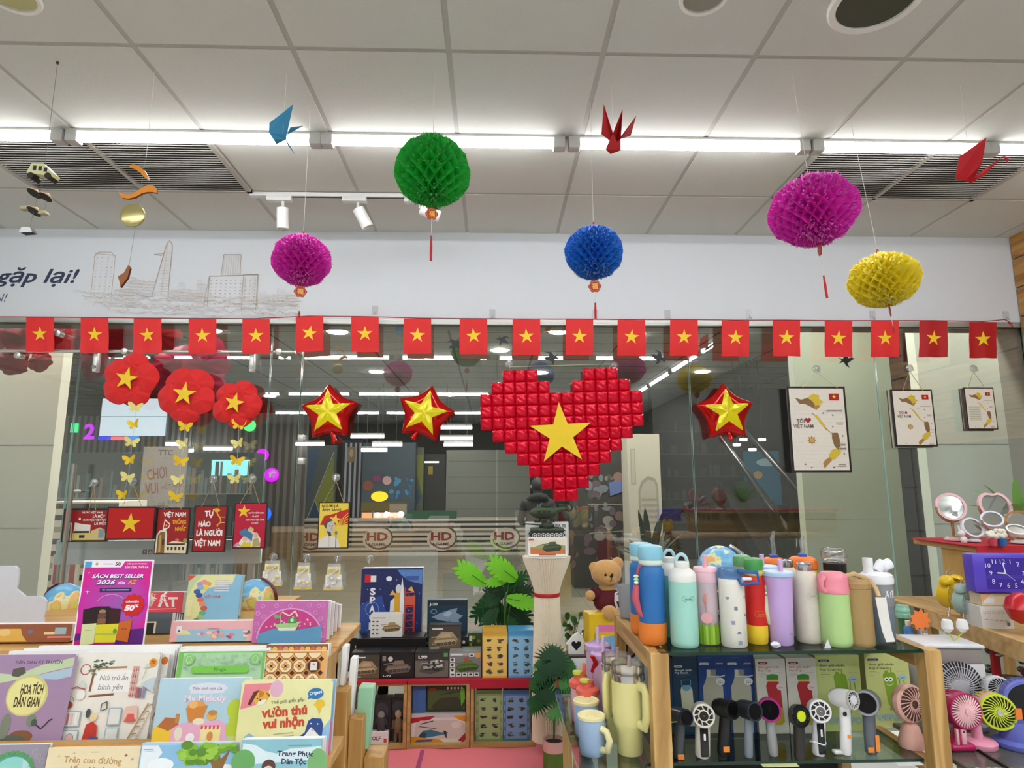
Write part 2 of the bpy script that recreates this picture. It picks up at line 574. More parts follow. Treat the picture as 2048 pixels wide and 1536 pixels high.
for y in (.0,-3.3,-6.3):
 for i in range(-4,2):
  tubelamp(i * 1.25 + .06, i * 1.25 + 1.19, y, 'lit fluorescent tube light in a ceiling row behind the viewer, mirrored faintly in the glass')
# ---- air grilles
slat = C('bdbbb3', .5)
for nm, i0, lab in (('left', -4, 'left ceiling air grille of dark gaps and pale slats above the hanging mobiles'),('right', 3, 'right ceiling air grille of pale slats behind the magenta paper ball')):
 x0, x1 = X0 + .6 * i0, X0 + .6 * (i0 + 2)
 y0, y1 = TY + .6, TY + 1.2
 t = thing('air_grille', lab, 'air vent', ((x0 + x1) / 2,(y0 + y1) / 2 + .014, HC), group='ceiling air grilles')
 m = MB(); m.box(-.59,.59,-.275,.275,.0004,.002, C('0e0e0d', .9)); m.build('dark_backing', t)
 m = MB()
 for k in range(24):
  y = -.265 + k * .0229; m.box(-.585,.585, y, y + .006,-.0125,-.0105, slat)
 m.build('slats', t)
 m = MB()
 for q in ((-.6,-.575,-.285,.285),(.575,.6,-.285,.285),(-.6,.6,-.285,-.268),(-.6,.6,.268,.285),(-.011,.011,-.285,.285)):
  m.box(q[0], q[1], q[2], q[3],-.014,.002, C('b3b0a6', .5))
 m.build('frame', t)
# ---- recessed openings
for px, py, r_, inner, lab in ((1752,2,.155, '4a4c40', 'large round recessed downlight with dark inside, top right of the ceiling'),
       (1408,-8,.085, '9a968a', 'small round recessed downlight at the top edge, left of the large dark one'),
       (22,-12,.09, 'c9c48f', 'round recessed downlight with yellowish glass at the top left corner')):
 p = AZ(px, py, HC)
 t = thing('recessed_downlight', lab, 'downlight', (p.x, p.y, HC), group='recessed downlights')
 m = MB(); m.lathe([(r_ * .81,0.004),(r_ * .82,-.010),(r_ * .96,-.012),(r_, -.004),(r_, .002)], C('f0eee6', .4),40, cap=False); m.build('trim_ring', t)
 m = MB(); m.lathe([(r_ * .815,-.0025),(.001,-.0015)], C(inner, .6),40); m.build('reflector', t)
# ---- track light with three spots
t = thing('track_light', 'white ceiling track with three small white spotlights', 'track light', AZ(680,388, HC))
tl = Vector(t.location); a, b_ = AZ(500,385, HC).x - tl.x, AZ(862,388, HC).x - tl.x
m = MB(); m.box(a, b_, -.018,.018,-.022,0, C('e3e3df', .4)); m.box(a + .12, b_ - .1,-.006,.006,-.0235,-.022, C('2a2a2a', .5)); m.build('rail', t)
for px, ang, sw in ((566,0,0),(716,-28,25),(840,-72,-10)):
 x = AY(px, 405, tl.y).x - tl.x
 m = MB(); m.rbox(x - .09, x + .05,-.02,.02,-.05,-.02, C('e0e0dc', .4),.004); ad = m.build('adapter', t)
 m = MB(); m.tube([(x, 0,-.05),(x, 0,-.085)],.008, C('d5d5d0', .4))
 m.T = Matrix.Translation((x, 0,-.085)) @ Matrix.Rotation(R(ang),4, 'Y') @ Matrix.Rotation(R(12),4, 'X')
 m.lathe([(.02,0),(.033,-.004),(.034,-.12),(.03,-.122),(.028,-.1)], C('ecebe7', .35),24)
 m.build('spotlight', t)
# ================================================================== HALL behind the glass
HH = 3.5
m = MB(); m.box(-16,16, YG + .12,24, HH, HH + .05, C('a2a296', .8, var=.05))
for k in range(26): m.box(-16,16,4.5 + .6 * k, 4.525 + .6 * k, HH - .002, HH, C('4c4c46', .7))
for k in range(26): m.box(-15 + 1.2 * k, -14.97 + 1.2 * k, 4.2,20, HH - .002, HH, C('4c4c46', .7))
struct('ceiling_hall', m)
m = MB(); m.box(-16,16, YG + .1,24,-.05,0, C('66665b', .3, var=.08, sc=1.5))
for k in range(9): m.box(-16,16,4.6 + 1.2 * k, 4.608 + 1.2 * k, 0,.001, C('4e4e46', .5))
for k in range(26): m.box(-15.6 + 1.2 * k, -15.592 + 1.2 * k, 4.1,20,0,.001, C('4e4e46', .5))
struct('floor_hall', m)
m = MB(); m.box(-16,16,20,20.1,0, HH, C('5e6058', .8)); struct('wall_hall', m)
m = MB(); m.box(-16,-15.9,4,20,0, HH, C('56564e', .8)); struct('wall_hall_left', m)
m = MB(); m.box(15.9,16,4,20,0, HH, C('56564e', .8)); struct('wall_hall_right', m)
m = MB(); m.box(-16,16,4.09,4.2, zf - .02, HH, C('8c8c82', .8)); struct('trim_3', m)
def column(px0, px1, Y, d, col, name):
 m = MB(); m.box(xat(px0,900, Y), xat(px1,900, Y), Y, Y + d, 0, HH, C(col, .5, var=.06, sc=2))
 x1 = xat(px1,900, Y); x0 = xat(px0,900, Y)
 for z in (.6,1.2,1.8): m.box(x0, x1, Y - .001, Y, z, z + .004, C('94968a', .5))
 struct(name, m)
column(-90,106,4.75,.1, 'd6d4c2', 'column_left')
column(1600,1796,5.4,.1, 'a2a894', 'column_middle')
column(1852,2140,4.75,.1, 'cdd4c6', 'column_right')
m = MB()
x0, x1 = xat(1760,950,6.6), xat(1960,950,6.6)
m.box(x0, x1,6.6,6.7,.0, HH, C('2a2d29', .25))
for z in (.55,1.0,1.45,1.9,2.35): m.box(x0, x1,6.597,6.6, z, z + .02, C('0c0d0c', .5))
for f in (.33,.66): m.box(x0 + (x1 - x0) * f, x0 + (x1 - x0) * f + .02,6.597,6.6,0, HH, C('0c0d0c', .5))
struct('wall_hall_tiles', m, 'dark glossy tiled wall between the pillars')
# striped walls, screen, banner, counter ...
def hs(name, label, cat, q, Y, t, face, art=None, edge=None, **k):
 return slab(name, label, cat, q, Y, t, face, edge, art, **k)
def stripes(x0, x1, y0, y1, w, c1):
 def f(A):
  x = x0
  while x < x1:
   A.r(x, y0, min(x + w, x1), y1, c1); x += 2 * w
 return f
Z0 = 0.0
hs('striped_wall_panel', 'wall panel of grey and white upright stripes behind the white screen', 'wall panel', (98,832,372,1000),13.2,.1, C('8b8784'), stripes(98,372,832,1000,6, C('3a3a42')), sit=0)
hs('striped_wall_panel', 'wall panel of brownish grey upright stripes left of the double glass edge', 'wall panel', (372,826,604,1060),13.2,.1, C('757068'), stripes(372,604,826,1060,7, C('4f4b47')), sit=0)
sc_ = EM('b9c8d2', 1.0)
scr = hs('projection_screen', 'pale blue-white blank screen hanging high behind the red fabric flowers', 'screen', (198,797,330,872),12,.05, sc_, lambda A: A.l([(198,833),(330,833)],.8, C('8a959c')), edge=C('8a959c'))
for dx in (-.5,.5):
 m = MB(); m.tube([(dx, .02,.7),(dx, .02, HH - scr.location.z)],.008, C('50504a'),6); m.build('hanging_rod', scr)
def lit(name, label, cat, q, Y, col, shape, s=.9):
 m = MB(); px0, py0, px1, py1 = q
 c = AY((px0 + px1) / 2,(py0 + py1) / 2, Y); sx = MP((px0 + px1) / 2,(py0 + py1) / 2, Y)
 w, h = (px1 - px0) * sx, (py1 - py0) * sx
 e = EM(col, s)
 if shape == 'disc':
  m.T = Matrix.Rotation(R(90),4, 'X'); m.lathe([(.001,.03),(w / 2 * .9,.03),(w / 2,.02),(w / 2,-.03)], e, 28)
 elif shape == 'box':
  m.rbox(-w / 2, w / 2,-.03,.03,-h / 2, h / 2, e, .01)
 else:
  vs, fs, a, b = glyphs(shape, .03)
  k = w / (b - a); kz = h / .74
  m.add([((x - (a + b) / 2) * k, -.03,(y - .36) * kz) for x, y in vs], fs, e)
  m.add([((x - (a + b) / 2) * k, .0,(y - .36) * kz) for x, y in vs], fs, C(col))
 o = m.build(name, None, c)
 return tag(o, label, cat, 'lit signs across the hall')
lit('lit_disc', 'glowing green round sign beside the smallest red flower', 'sign', (487,840,511,862),13.15, '35f08a', 'disc')
lit('lit_disc', 'glowing magenta round sign, upper of the two', 'sign', (512,898,537,922),13.15, 'd414e8', 'disc')
lit('lit_disc', 'glowing magenta round sign, lower of the two', 'sign', (529,936,557,964),13.15, 'd414e8', 'disc')
lit('lit_disc', 'glowing blue round sign behind the plaque with four people', 'sign', (514,1015,542,1042),13.15, '2a6ff0', 'disc')
lit('lit_number', 'glowing green number one seen past the glass door edge', 'sign', (143,846,158,865),13.16, '3df29a', '1')
lit('lit_number', 'glowing magenta number two seen past the glass door edge', 'sign', (170,847,191,878),13.16, 'd018f0', '2')
lit('lit_number', 'glowing red number left of the green one', 'sign', (104,845,117,880),13.16, 'f02c30', '0')
lit('lit_bar', 'glowing deep blue bar under the white screen', 'sign', (197,872,221,880),13.15, '1c35e8', 'box')
lit('lit_bar', 'glowing pink bar under the white screen', 'sign', (223,873,248,880),13.15, 'f47080', 'box')
lit('lit_bar', 'glowing light blue bar under the white screen', 'sign', (252,872,277,880),13.15, '3a8cf0', 'box')
hs('exit_sign', 'small dark emergency sign with a green arrow high beside the left pillar', 'sign', (118,753,137,772),12,.06, C('101512'), lambda A: (A.l([(124,763),(132,763)],1.6, EM('5cf09a', .9)), A.p([(130,759),(134,763),(130,767)], EM('5cf09a', .9))), edge=C('101512'))
def banner(A):
 c = C('7c4a42')
 A.t('TTC', 322,905,11, C('3c3c3c'), b=.02); A.r(316,916,329,917.5, C('5c5c5c'))
 A.t('CHƠI', 308,947,22, c, b=.02, w=40, rot=-8); A.t('VUI', 300,977,22, c, b=.02, w=26, rot=-8)
 A.t('HẾT NẤC', 342,972,10, c, w=46, rot=-8)
 A.t('00 VND', 340,1005,9, C('505050'), w=50, rot=-12)
bn = hs('standing_banner', 'grey paper-coloured advertising banner with brown lettering', 'banner', (277,893,366,1015),8.6,.03, C('8f8781'), banner, edge=C('6d6763'))
for dx in (-.2,.2): m = MB(); m.box(dx - .015, dx + .015,0,.03,-bn.location.z, 0, C('4a4846')); m.build('leg', bn)
def glasscase(name, label, q, Y, top, seed, cyan=None):
 r_ = random.Random(seed); x0, y0, x1, y1 = q
 def f(A):
  if cyan: A.r(*cyan, EM('8fe0e8', .5))
  for k in range(3):
   yy = y0 + (y1 - y0) * (k + 1) / 3
   x = x0 + 2
   while x < x1 - 5:
    w = r_.uniform(3,9); h = r_.uniform(.3,.8) * (y1 - y0) / 3
    A.r(x, yy - h, x + w, yy - 1, C(r_.choice(['6b6f6a', '4a5250', '8a8c86', '54605e', '7b6a62', '3e4444', '5f7274']))); x += w + r_.uniform(0,3)
   A.r(x0, yy - 1, x1, yy, C('8a928e'))
 return hs(name, label, 'display case', q, Y, .5, C('3b4242'), f, edge=C('4a5452'), sit=0)
glasscase('display_case', 'dim glass display case of small goods behind the butterfly strings', (366,905,500,1040),10.5,0,5,(415,913,492,930))
glasscase('display_case', 'dim cluttered display case beside the left pillar', (90,905,278,1010),9.2,0,6)
def lstripes(A):
 for k in range(12):
  A.r(60,1006 + k * 19.5,215,1015 + k * 19.5, C(['1e1512', '14141c', '968a72'][k % 3]))
 A.r(94,1090,150,1200, C('cfc8b8')); A.r(97,1094,140,1138, C('9c1f1c'))
 A.t('GAME', 118,1146,9, C('25211f'), b=.02, w=52); A.ring(128,1150,34,24,4, C('25211f'),20,20,170); A.ring(128,1147,30,20,3, C('8a2a2a'),20,20,160)
hs('striped_counter', 'near counter front of brown, black and beige level stripes beside the left pillar', 'counter', (60,1003,215,1240),6.3,.5, C('cfc8b8'), lstripes, sit=0)
def hd(A):
 for k in range(7): A.r(600,1042 + k * 9.2,1060,1046.5 + k * 9.2, C(['1a1614', '141413', '6a6458'][k % 3]))
 for x in (622,757,885,1012):
  A.e(x - 2,1077,30,22, C('bdb5a6'))
  A.ring(x + 2,1074,25,21,3.2, C('2c2827'),24,-110,150)
  A.ring(x - 2,1077,24,17,2, C('7a3230'),16,40,180)
  A.t('HD', x - 3,1071,15, C('7d2526'), b=.04, w=42); A.t('GAME', x, 1086,5.5, C('2c2827'), b=.03, w=26)
o = hs('striped_counter', 'long low far counter front with level stripes and four ringed letter logos', 'counter', (600,1038,1062,1108),14,.6, C('bdb5a6'), hd, sit=0)
def tri(A):
 A.p([(592,1035),(635,895),(592,895)], C('41536a')); A.p([(600,1035),(628,968),(662,1035)], C('2d4a66')); A.p([(628,966),(662,905),(668,1030)], C('7c8434'))
 A.l([(592,1034),(662,900)],1.4, C('a8aaa0')); A.l([(628,966),(664,1032)],1.2, C('a8aaa0'))
hs('painted_wall_panel', 'wall panel painted with blue and olive triangles behind the portrait plaque', 'wall panel', (592,890,668,1036),15,.1, C('525a58'), tri, sit=0)
hs('painted_wall_panel', 'wall panel painted with blue and olive triangles right of the bright arcade display', 'wall panel', (800,895,845,1036),15.2,.1, C('59604a'), lambda A: (A.p([(812,920),(842,965),(812,1000)], C('34506a')), A.p([(820,905),(844,905),(844,962)], C('7c8434'))), sit=0)
def sp(A):
 for k in range(4): A.r(685 + k * 9.5,884,689.5 + k * 9.5,990, C('a9adb2'))
 A.r(690,890,706,912, C('8d7a52')); A.e(698,899,4,6, C('c9a18c'))
 A.r(672,990,722,1030, C('15171c'))
hs('striped_pillar', 'pillar clad in black and white upright stripes behind the portrait plaque', 'pillar', (680,880,722,1036),15.1,.3, C('191b2b'), sp, sit=0)
def arc(A):
 r_ = random.Random(2)
 A.r(722,885,828,1036, C('3a4a54')); A.r(722,968,812,980, C('6a5a1e'))
 for k in range(24):
  A.e(r_.uniform(780,822), r_.uniform(935,962), r_.uniform(2,5), r_.uniform(2,4), C(r_.choice(['27608c', '1d4a70', '3f86ac'])),10)
 A.e(758,960,17,7, EM('f2b416', 1.2)); A.e(772,938,9,6, C('c8a0a0')); A.e(752,935,9,4, C('8a2a6a')); A.e(735,945,10,7, C('8a4434'))
 A.r(724,982,744,1028, EM('e09060', 1.1)); A.r(747,982,806,1028, EM('e8a890', 1.4))
 for k in range(26): A.e(r_.uniform(750,803), r_.uniform(984,1026), r_.uniform(2,7), r_.uniform(2,5), EM(r_.choice(['f8f0d8', 'c8604c', 'f0b090', 'a04438', 'fff8e8']),1.5),10)
 A.l([(746,980),(746,1034)],2, C('8c8c86')); A.p([(812,1000),(824,980),(826,1004),(815,1012)], C('2c7a9a'))
hs('arcade_display', 'bright arcade prize display with orange lit window and blue wave decoration', 'arcade machine', (722,885,828,1036),14.66,.35, C('39434a'), arc, sit=0)
hs('dark_door', 'dark door leaf with small white sign across the hall', 'door', (843,908,890,1036),15.4,.1, C('1b1d1c'), lambda A: (A.r(847,918,876,920.5, EM('ffffff', .8)), A.r(855,925,864,936, C('9a8a20'))), sit=0)
hs('grey_partition', 'plain grey partition wall across the hall left of the heart balloon', 'partition', (892,900,1060,1036),15.3,.1, C('74776e'), lambda A: [A.r(896,915 + 22 * k, 1058,916.5 + 22 * k, C('60635b')) for k in range(5)], sit=0)
hs('green_mat', 'low dark green play pool edge on the far counter', 'play pool', (812,1022,912,1037),14.06,.3, C('1f5136'), None, sit=zat(831,1038,14) + .003)
HT = [(702,768,873),(745,804,889),(723,774,900),(592,648,888),(882,944,855),(880,946,877),(888,946,889),(408,464,897),(360,386,901),(332,370,888)]
hd_ = EM('fdf9f0', 190)
for k, (px, py, w) in enumerate(((675,663, 'between the sixth and seventh flags'),(1118,663, 'between the tenth and eleventh flags'),(753,743, 'above the gap of the left star balloons'),(1081,745, 'above the heart balloon'),(1405,743, 'above the third star balloon'),(1532,655, 'right of the fourteenth flag'),(540,792, 'right of the smallest red flower'),(300,700, 'behind the red flowers'),(420,660, 'behind the fourth and fifth flags'),(900,790, 'right of the middle star balloon'),(1270,668, 'behind the twelfth flag'),(1000,700, 'behind the ninth and tenth flags'))):
 p = AZ(px, py, HH); m = MB(); m.lathe([(.001,-.012),(.12,-.012),(.125,0)], hd_, 20)
 m.lathe([(.125,-.004),(.15,-.004),(.15,0)], C('c9c9c2'),20, cap=False)
 tag(m.build('hall_downlight', None, p), 'bright round downlight in the hall ceiling ' + w, 'downlight', 'downlights in the hall ceiling')
for k in range(14):  # unseen lamps added above the fascia to brighten the hall and pillars
 m = MB(); m.lathe([(.001,-.012),(.12,-.012),(.125,0)], hd_, 20); m.lathe([(.125,-.004),(.15,-.004),(.15,0)], C('c9c9c2'),20, cap=False)
 tag(m.build('hall_downlight', None, (-4.6 + 1.5 * (k % 7),4.5 if k < 7 else 6.7, HH)), 'round downlight in the hall ceiling hidden above the white fascia, lighting the pillars', 'downlight', 'hidden hall downlights')
hg = EM('f4f6f8', 12.0)
for k, (a, b_, y) in enumerate(HT):
 p = AY((a + b_) / 2, y, 13 - .25 * (k % 3)); h = (b_ - a) / 2 * MP(a, y, p.y)
 m = MB(); m.tube([(-h, 0,0),(h, 0,0)],.035, hg, 10); m.box(-h, h, -.03,.03,.03,.07, C('b0b0aa'))
 m.tube([(-h * .6,0,.07),(-h * .6,0, HH - p.z)],.004, C('50504a'),5); m.tube([(h * .6,0,.07),(h * .6,0, HH - p.z)],.004, C('50504a'),5)
 tag(m.build('hanging_tube_light', None, p), 'lit tube light in the far hall near ' + ['the left star balloon, nearest under it', 'the arcade display, upper right', 'the arcade display, lower', 'the far counter\'s left end', 'the middle star balloon, upper right', 'the dark door, upper', 'the dark door, lower', 'the third butterfly string', 'the second butterfly string, lower', 'the second butterfly string, upper'][k], 'tube light', 'tube lights in the hall')
# beige niche wall, dark shop front, escalator, mural
def niche(A):
 A.p([(1282,1100),(1282,960),(1288,945),(1302,936),(1316,940),(1322,950),(1322,1100)], C('857f70')); A.p([(1286,1100),(1286,962),(1292,949),(1303,942),(1314,945),(1318,954),(1318,1100)], C('9b9687'))
 for k in range(5): A.r(1288,972 + 9 * k, 1318,976 + 9 * k, C('857f70'))
 A.r(1268,892,1278,950, C('8d8778')); A.r(1270,894,1276,948, C('a09a8b'))
hs('niche_wall', 'pale stone wall piece with arched niche right of the heart balloon', 'wall panel', (1262,868,1328,1130),8.5,.4, C('aaa596'), niche, sit=0)
hs('merchandise_rack', 'dim cluttered merchandise rack below right of the heart balloon', 'rack', (1150,895,1262,1150),9.5,.5, C('34332f'), lambda A: (
 [A.e(rnd.uniform(1170,1255), rnd.uniform(940,1110), rnd.uniform(4,12), rnd.uniform(4,10), C(rnd.choice(['6b5a54', '4d4f4a', '7d7a72', '5a4a52', '3d4038', '84655e', '6d7078']))) for k in range(60)],
 A.p([(1222,960),(1255,955),(1256,975),(1224,985)], C('5a6a9a')), A.r(1196,1065,1230,1110, C('4a1820')), A.l([(1180,1000),(1260,1000)],1.5, C('8a8a82')), A.l([(1180,1052),(1290,1046)],1.5, C('8a8a82'))), sit=0)
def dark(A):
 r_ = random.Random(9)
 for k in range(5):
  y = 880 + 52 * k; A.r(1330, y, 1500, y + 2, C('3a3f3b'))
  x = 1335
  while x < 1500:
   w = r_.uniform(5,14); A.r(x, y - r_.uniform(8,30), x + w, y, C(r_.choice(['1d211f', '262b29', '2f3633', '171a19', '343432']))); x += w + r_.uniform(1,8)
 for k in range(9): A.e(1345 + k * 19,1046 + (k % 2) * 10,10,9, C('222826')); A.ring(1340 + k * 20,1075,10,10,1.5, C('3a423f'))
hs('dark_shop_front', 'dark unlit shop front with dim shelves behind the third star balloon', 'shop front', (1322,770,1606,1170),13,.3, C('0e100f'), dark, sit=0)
def mural(A):
 A.e(1540,925,22,8, C('a8c8d0')); A.e(1520,950,9,8, C('b89a6a')); A.e(1505,985,12,9, C('9ab0b4'))
hs('painted_mural', 'blue sky picture with clouds hanging on the dark shop front', 'picture', (1492,902,1565,1010),12.895,.06, C('1f6a88'), mural, edge=C('20302f'))
t = thing('escalator', 'dark escalator with two slanting handrails in the unlit shop', 'escalator', (0,0,0))
a, b_ = AY(1430,860,11), AY(1590,1130,7.5); b_.z = .9
for dx, nm in ((0, 'handrail'),(.55, 'handrail')):
 m = MB(); m.tube([(a.x + dx, a.y, a.z),(b_.x + dx, b_.y, b_.z),(b_.x + dx, b_.y - .15, b_.z - .15)],.045, C('161817', .3),10)
 m.tube([(a.x + dx, a.y, a.z - .06),(b_.x + dx, b_.y, b_.z - .06)],.012, C('8a9089', .2,.9),6); m.build(nm, t)
m = MB()
m.add([(a.x, a.y, a.z - .9),(a.x + .55, a.y, a.z - .9),(b_.x + .55, b_.y, 0),(b_.x, b_.y, 0),(a.x, a.y, a.z - 1.2),(a.x + .55, a.y, a.z - 1.2),(b_.x + .55, b_.y + .4,0),(b_.x, b_.y + .4,0)],[(0,3,2,1),(4,5,6,7),(0,4,7,3),(1,2,6,5),(0,1,5,4),(2,3,7,6)], C('191b1a', .4)); m.build('steps', t)
for k, (px, py, s) in enumerate(((1487,882,1),(1524,882,1),(1474,892,1),(1505,902,1))):
 p = AY(px, py, 10); m = MB(); m.lathe([(.05,0),(.06,.01),(.06,.04)], EM('fff6e4', 4),16, cap=True)
 m.tube([(0,0,.04),(0,0, HH - p.z)],.004, C('20201e'),5)
 tag(m.build('pendant_spot', None, p), 'tiny lit lamp in the dark shop below the third star balloon, ' + ['upper left', 'upper right', 'lower left', 'lower right'][k] + ' of four', 'lamp', 'small lamps in the dark shop')
# potted dark leafy plants outside
def strap_plant(name, label, base, n, h, w, col, pot, seed, spread=.5, cat='plant', group=None):
 r_ = random.Random(seed)
 t = thing(name, label, cat, base, group=group)
 m = MB(); m.lathe([(pot[0] * .75,0),(pot[0], pot[1]),(pot[0] * .9, pot[1]),(pot[0] * .85, pot[1] * .9),(.001, pot[1] * .88)], pot[2],20); m.build('pot', t)
 for k in range(n):
  a = k * 2.4 + r_.uniform(-.3,.3); L = h * r_.uniform(.7,1.1); el = r_.uniform(.5,1.3)
  m = MB(); vs = []; fs = []
  for i in range(8):
   f = i / 7; rr = spread * L * f * math.cos(el) * 1.2; z = pot[1] + L * (f * math.sin(el) - .35 * f * f * math.cos(el))
   ww = w * math.sin(PI * min(1,.12 + f * .88)) ** .7 * .5
   px_, py_ = -math.sin(a), math.cos(a)
   for s in (-1,0,1):
    vs.append((rr * math.cos(a) + px_ * s * ww, rr * math.sin(a) + py_ * s * ww, z + (0 if s else -.15 * ww)))
  for i in range(7):
   for s in range(2):
    o = i * 3 + s; fs.append((o, o + 1, o + 4, o + 3))
  m.add(vs, fs, col); m.build('leaf', t)
 return t
p = AZ(1300,1170,0); p.y = 7.6; p.x = xat(1300,1100,7.6)
strap_plant('potted_plant', 'dark leafy potted plant in front of the arched niche', (p.x, p.y, 0),16,.95,.09, C('18251a', .5),(.16,.5, C('5a5a52')),4,.6, group='potted plants in the hall')
strap_plant('potted_plant', 'dark leafy potted plant left of the right stone pillar', (xat(1580,1100,6.5),6.5,0),18,1.25,.09, C('18251a', .5),(.18,.4, C('35352f')),5,.36, group='potted plants in the hall')
# ---- dark-clothed figure in the hall, standing in for the viewer's reflection
def person(base):
 t = thing('person', 'person in a dark hooded jacket seen from behind beyond the glass under the heart', 'person', base, (0,0, PI))
 def skin(name, joints, edges, mat, par, root=0, sub=2):
  me = bpy.data.meshes.new(name); me.from_pydata([j[:3] for j in joints], edges, [])
  me.materials.append(mat)
  o = bpy.data.objects.new(name, me); COL.objects.link(o); o.parent = par
  o.modifiers.new('Skin', 'SKIN'); sv = o.modifiers.new('Sub', 'SUBSURF'); sv.levels = sv.render_levels = sub
  for p in me.polygons: p.use_smooth = True
  for i, j in enumerate(joints):
   d = me.skin_vertices[0].data[i]; d.radius = j[3]; d.use_root = (i == root)
  o.modifiers['Skin'].use_smooth_shade = True
  return o
 J = [(0,0,.88,(.15,.11)),(0,0,1.06,(.14,.10)),(0,0,1.24,(.17,.11)),(0,.0,1.32,(.10,.08)),(0,-.01,1.38,(.055,.055)),(0,-.02,1.46,(.078,.09)),(0,-.02,1.54,(.06,.07)),
  (-.17,0,1.27,(.065,.06)),(-.23,.01,1.05,(.05,.05)),(-.17,-.14,.98,(.04,.04)),(-.10,-.24,1.08,(.03,.03)),
  (.17,0,1.27,(.065,.06)),(.23,.01,1.05,(.05,.05)),(.17,-.14,.98,(.04,.04)),(.10,-.24,1.08,(.03,.03)),
  (-.09,0,.80,(.09,.09)),(-.10,-.01,.45,(.06,.065)),(-.10,.02,.09,(.042,.045)),(-.10,-.1,.045,(.04,.035)),
  (.09,0,.80,(.09,.09)),(.10,-.01,.45,(.06,.065)),(.10,.02,.09,(.042,.045)),(.10,-.1,.045,(.04,.035))]
 E = [(0,1),(1,2),(2,3),(3,4),(4,5),(5,6),(2,7),(7,8),(8,9),(9,10),(2,11),(11,12),(12,13),(13,14),(0,15),(15,16),(16,17),(17,18),(0,19),(19,20),(20,21),(21,22)]
 skin('body', J, E, C('17181b', .8), t)
 m = MB(); m.ball((0,-.015,1.50),(.088,.10,.095), C('0c0b0b', .7)); m.build('hair', t)
 m = MB(); m.ball((0,-.06,1.475),(.06,.065,.08), C('9a7763', .6)); m.ball((0,-.128,1.47),(.012,.014,.016), C('9a7763', .6),8,6)
 for s in (-1,1): m.ball((s * .026,-.112,1.49),(.011,.008,.007), C('151210', .3),8,6); m.ball((s * .083,-.02,1.475),(.012,.02,.028), C('9a7763', .6),8,6)
 m.ball((0,-.115,1.44),(.02,.01,.005), C('7a4a42', .5),8,6); m.build('face', t)
 for s in (-1,1):
  m = MB(); m.ball((s * .09,-.255,1.10),(.028,.018,.04), C('9a7763', .6),10,8)
  for k in range(4): m.tube([(s * (.108 - k * .013),-.262,1.125),(s * (.10 - k * .013),-.272,1.155 - .004 * abs(k - 1)),(s * (.088 - k * .012),-.262,1.168 - .004 * abs(k - 1))],[.0085,.0078,.006], C('9a7763', .6),6)
  m.tube([(s * .068,-.25,1.09),(s * .05,-.262,1.11),(s * .045,-.268,1.13)],[.010,.009,.007], C('9a7763', .6),6); m.build('hand', t)
 m = MB(); m.tube([(-.12,0,1.30),(-.08,.07,1.34),(0,.09,1.36),(.08,.07,1.34),(.12,0,1.30)],.045, C('1c1d21', .9),10); m.build('hood', t)
p = AY(1076,985,8.2)
person((p.x, 8.2,0))
m = MB(); m.rbox(-.04,.04,-.006,.006,-.08,.08, C('101114', .2),.005); tag(m.build('phone', None, (p.x, 8.49,1.16)), 'dark phone held by the person behind the glass', 'phone')
# ================================================================== HANGING DECORATIONS
thread = C('dedad0', .6)
def T3(p): return Matrix.Translation(Vector(p))
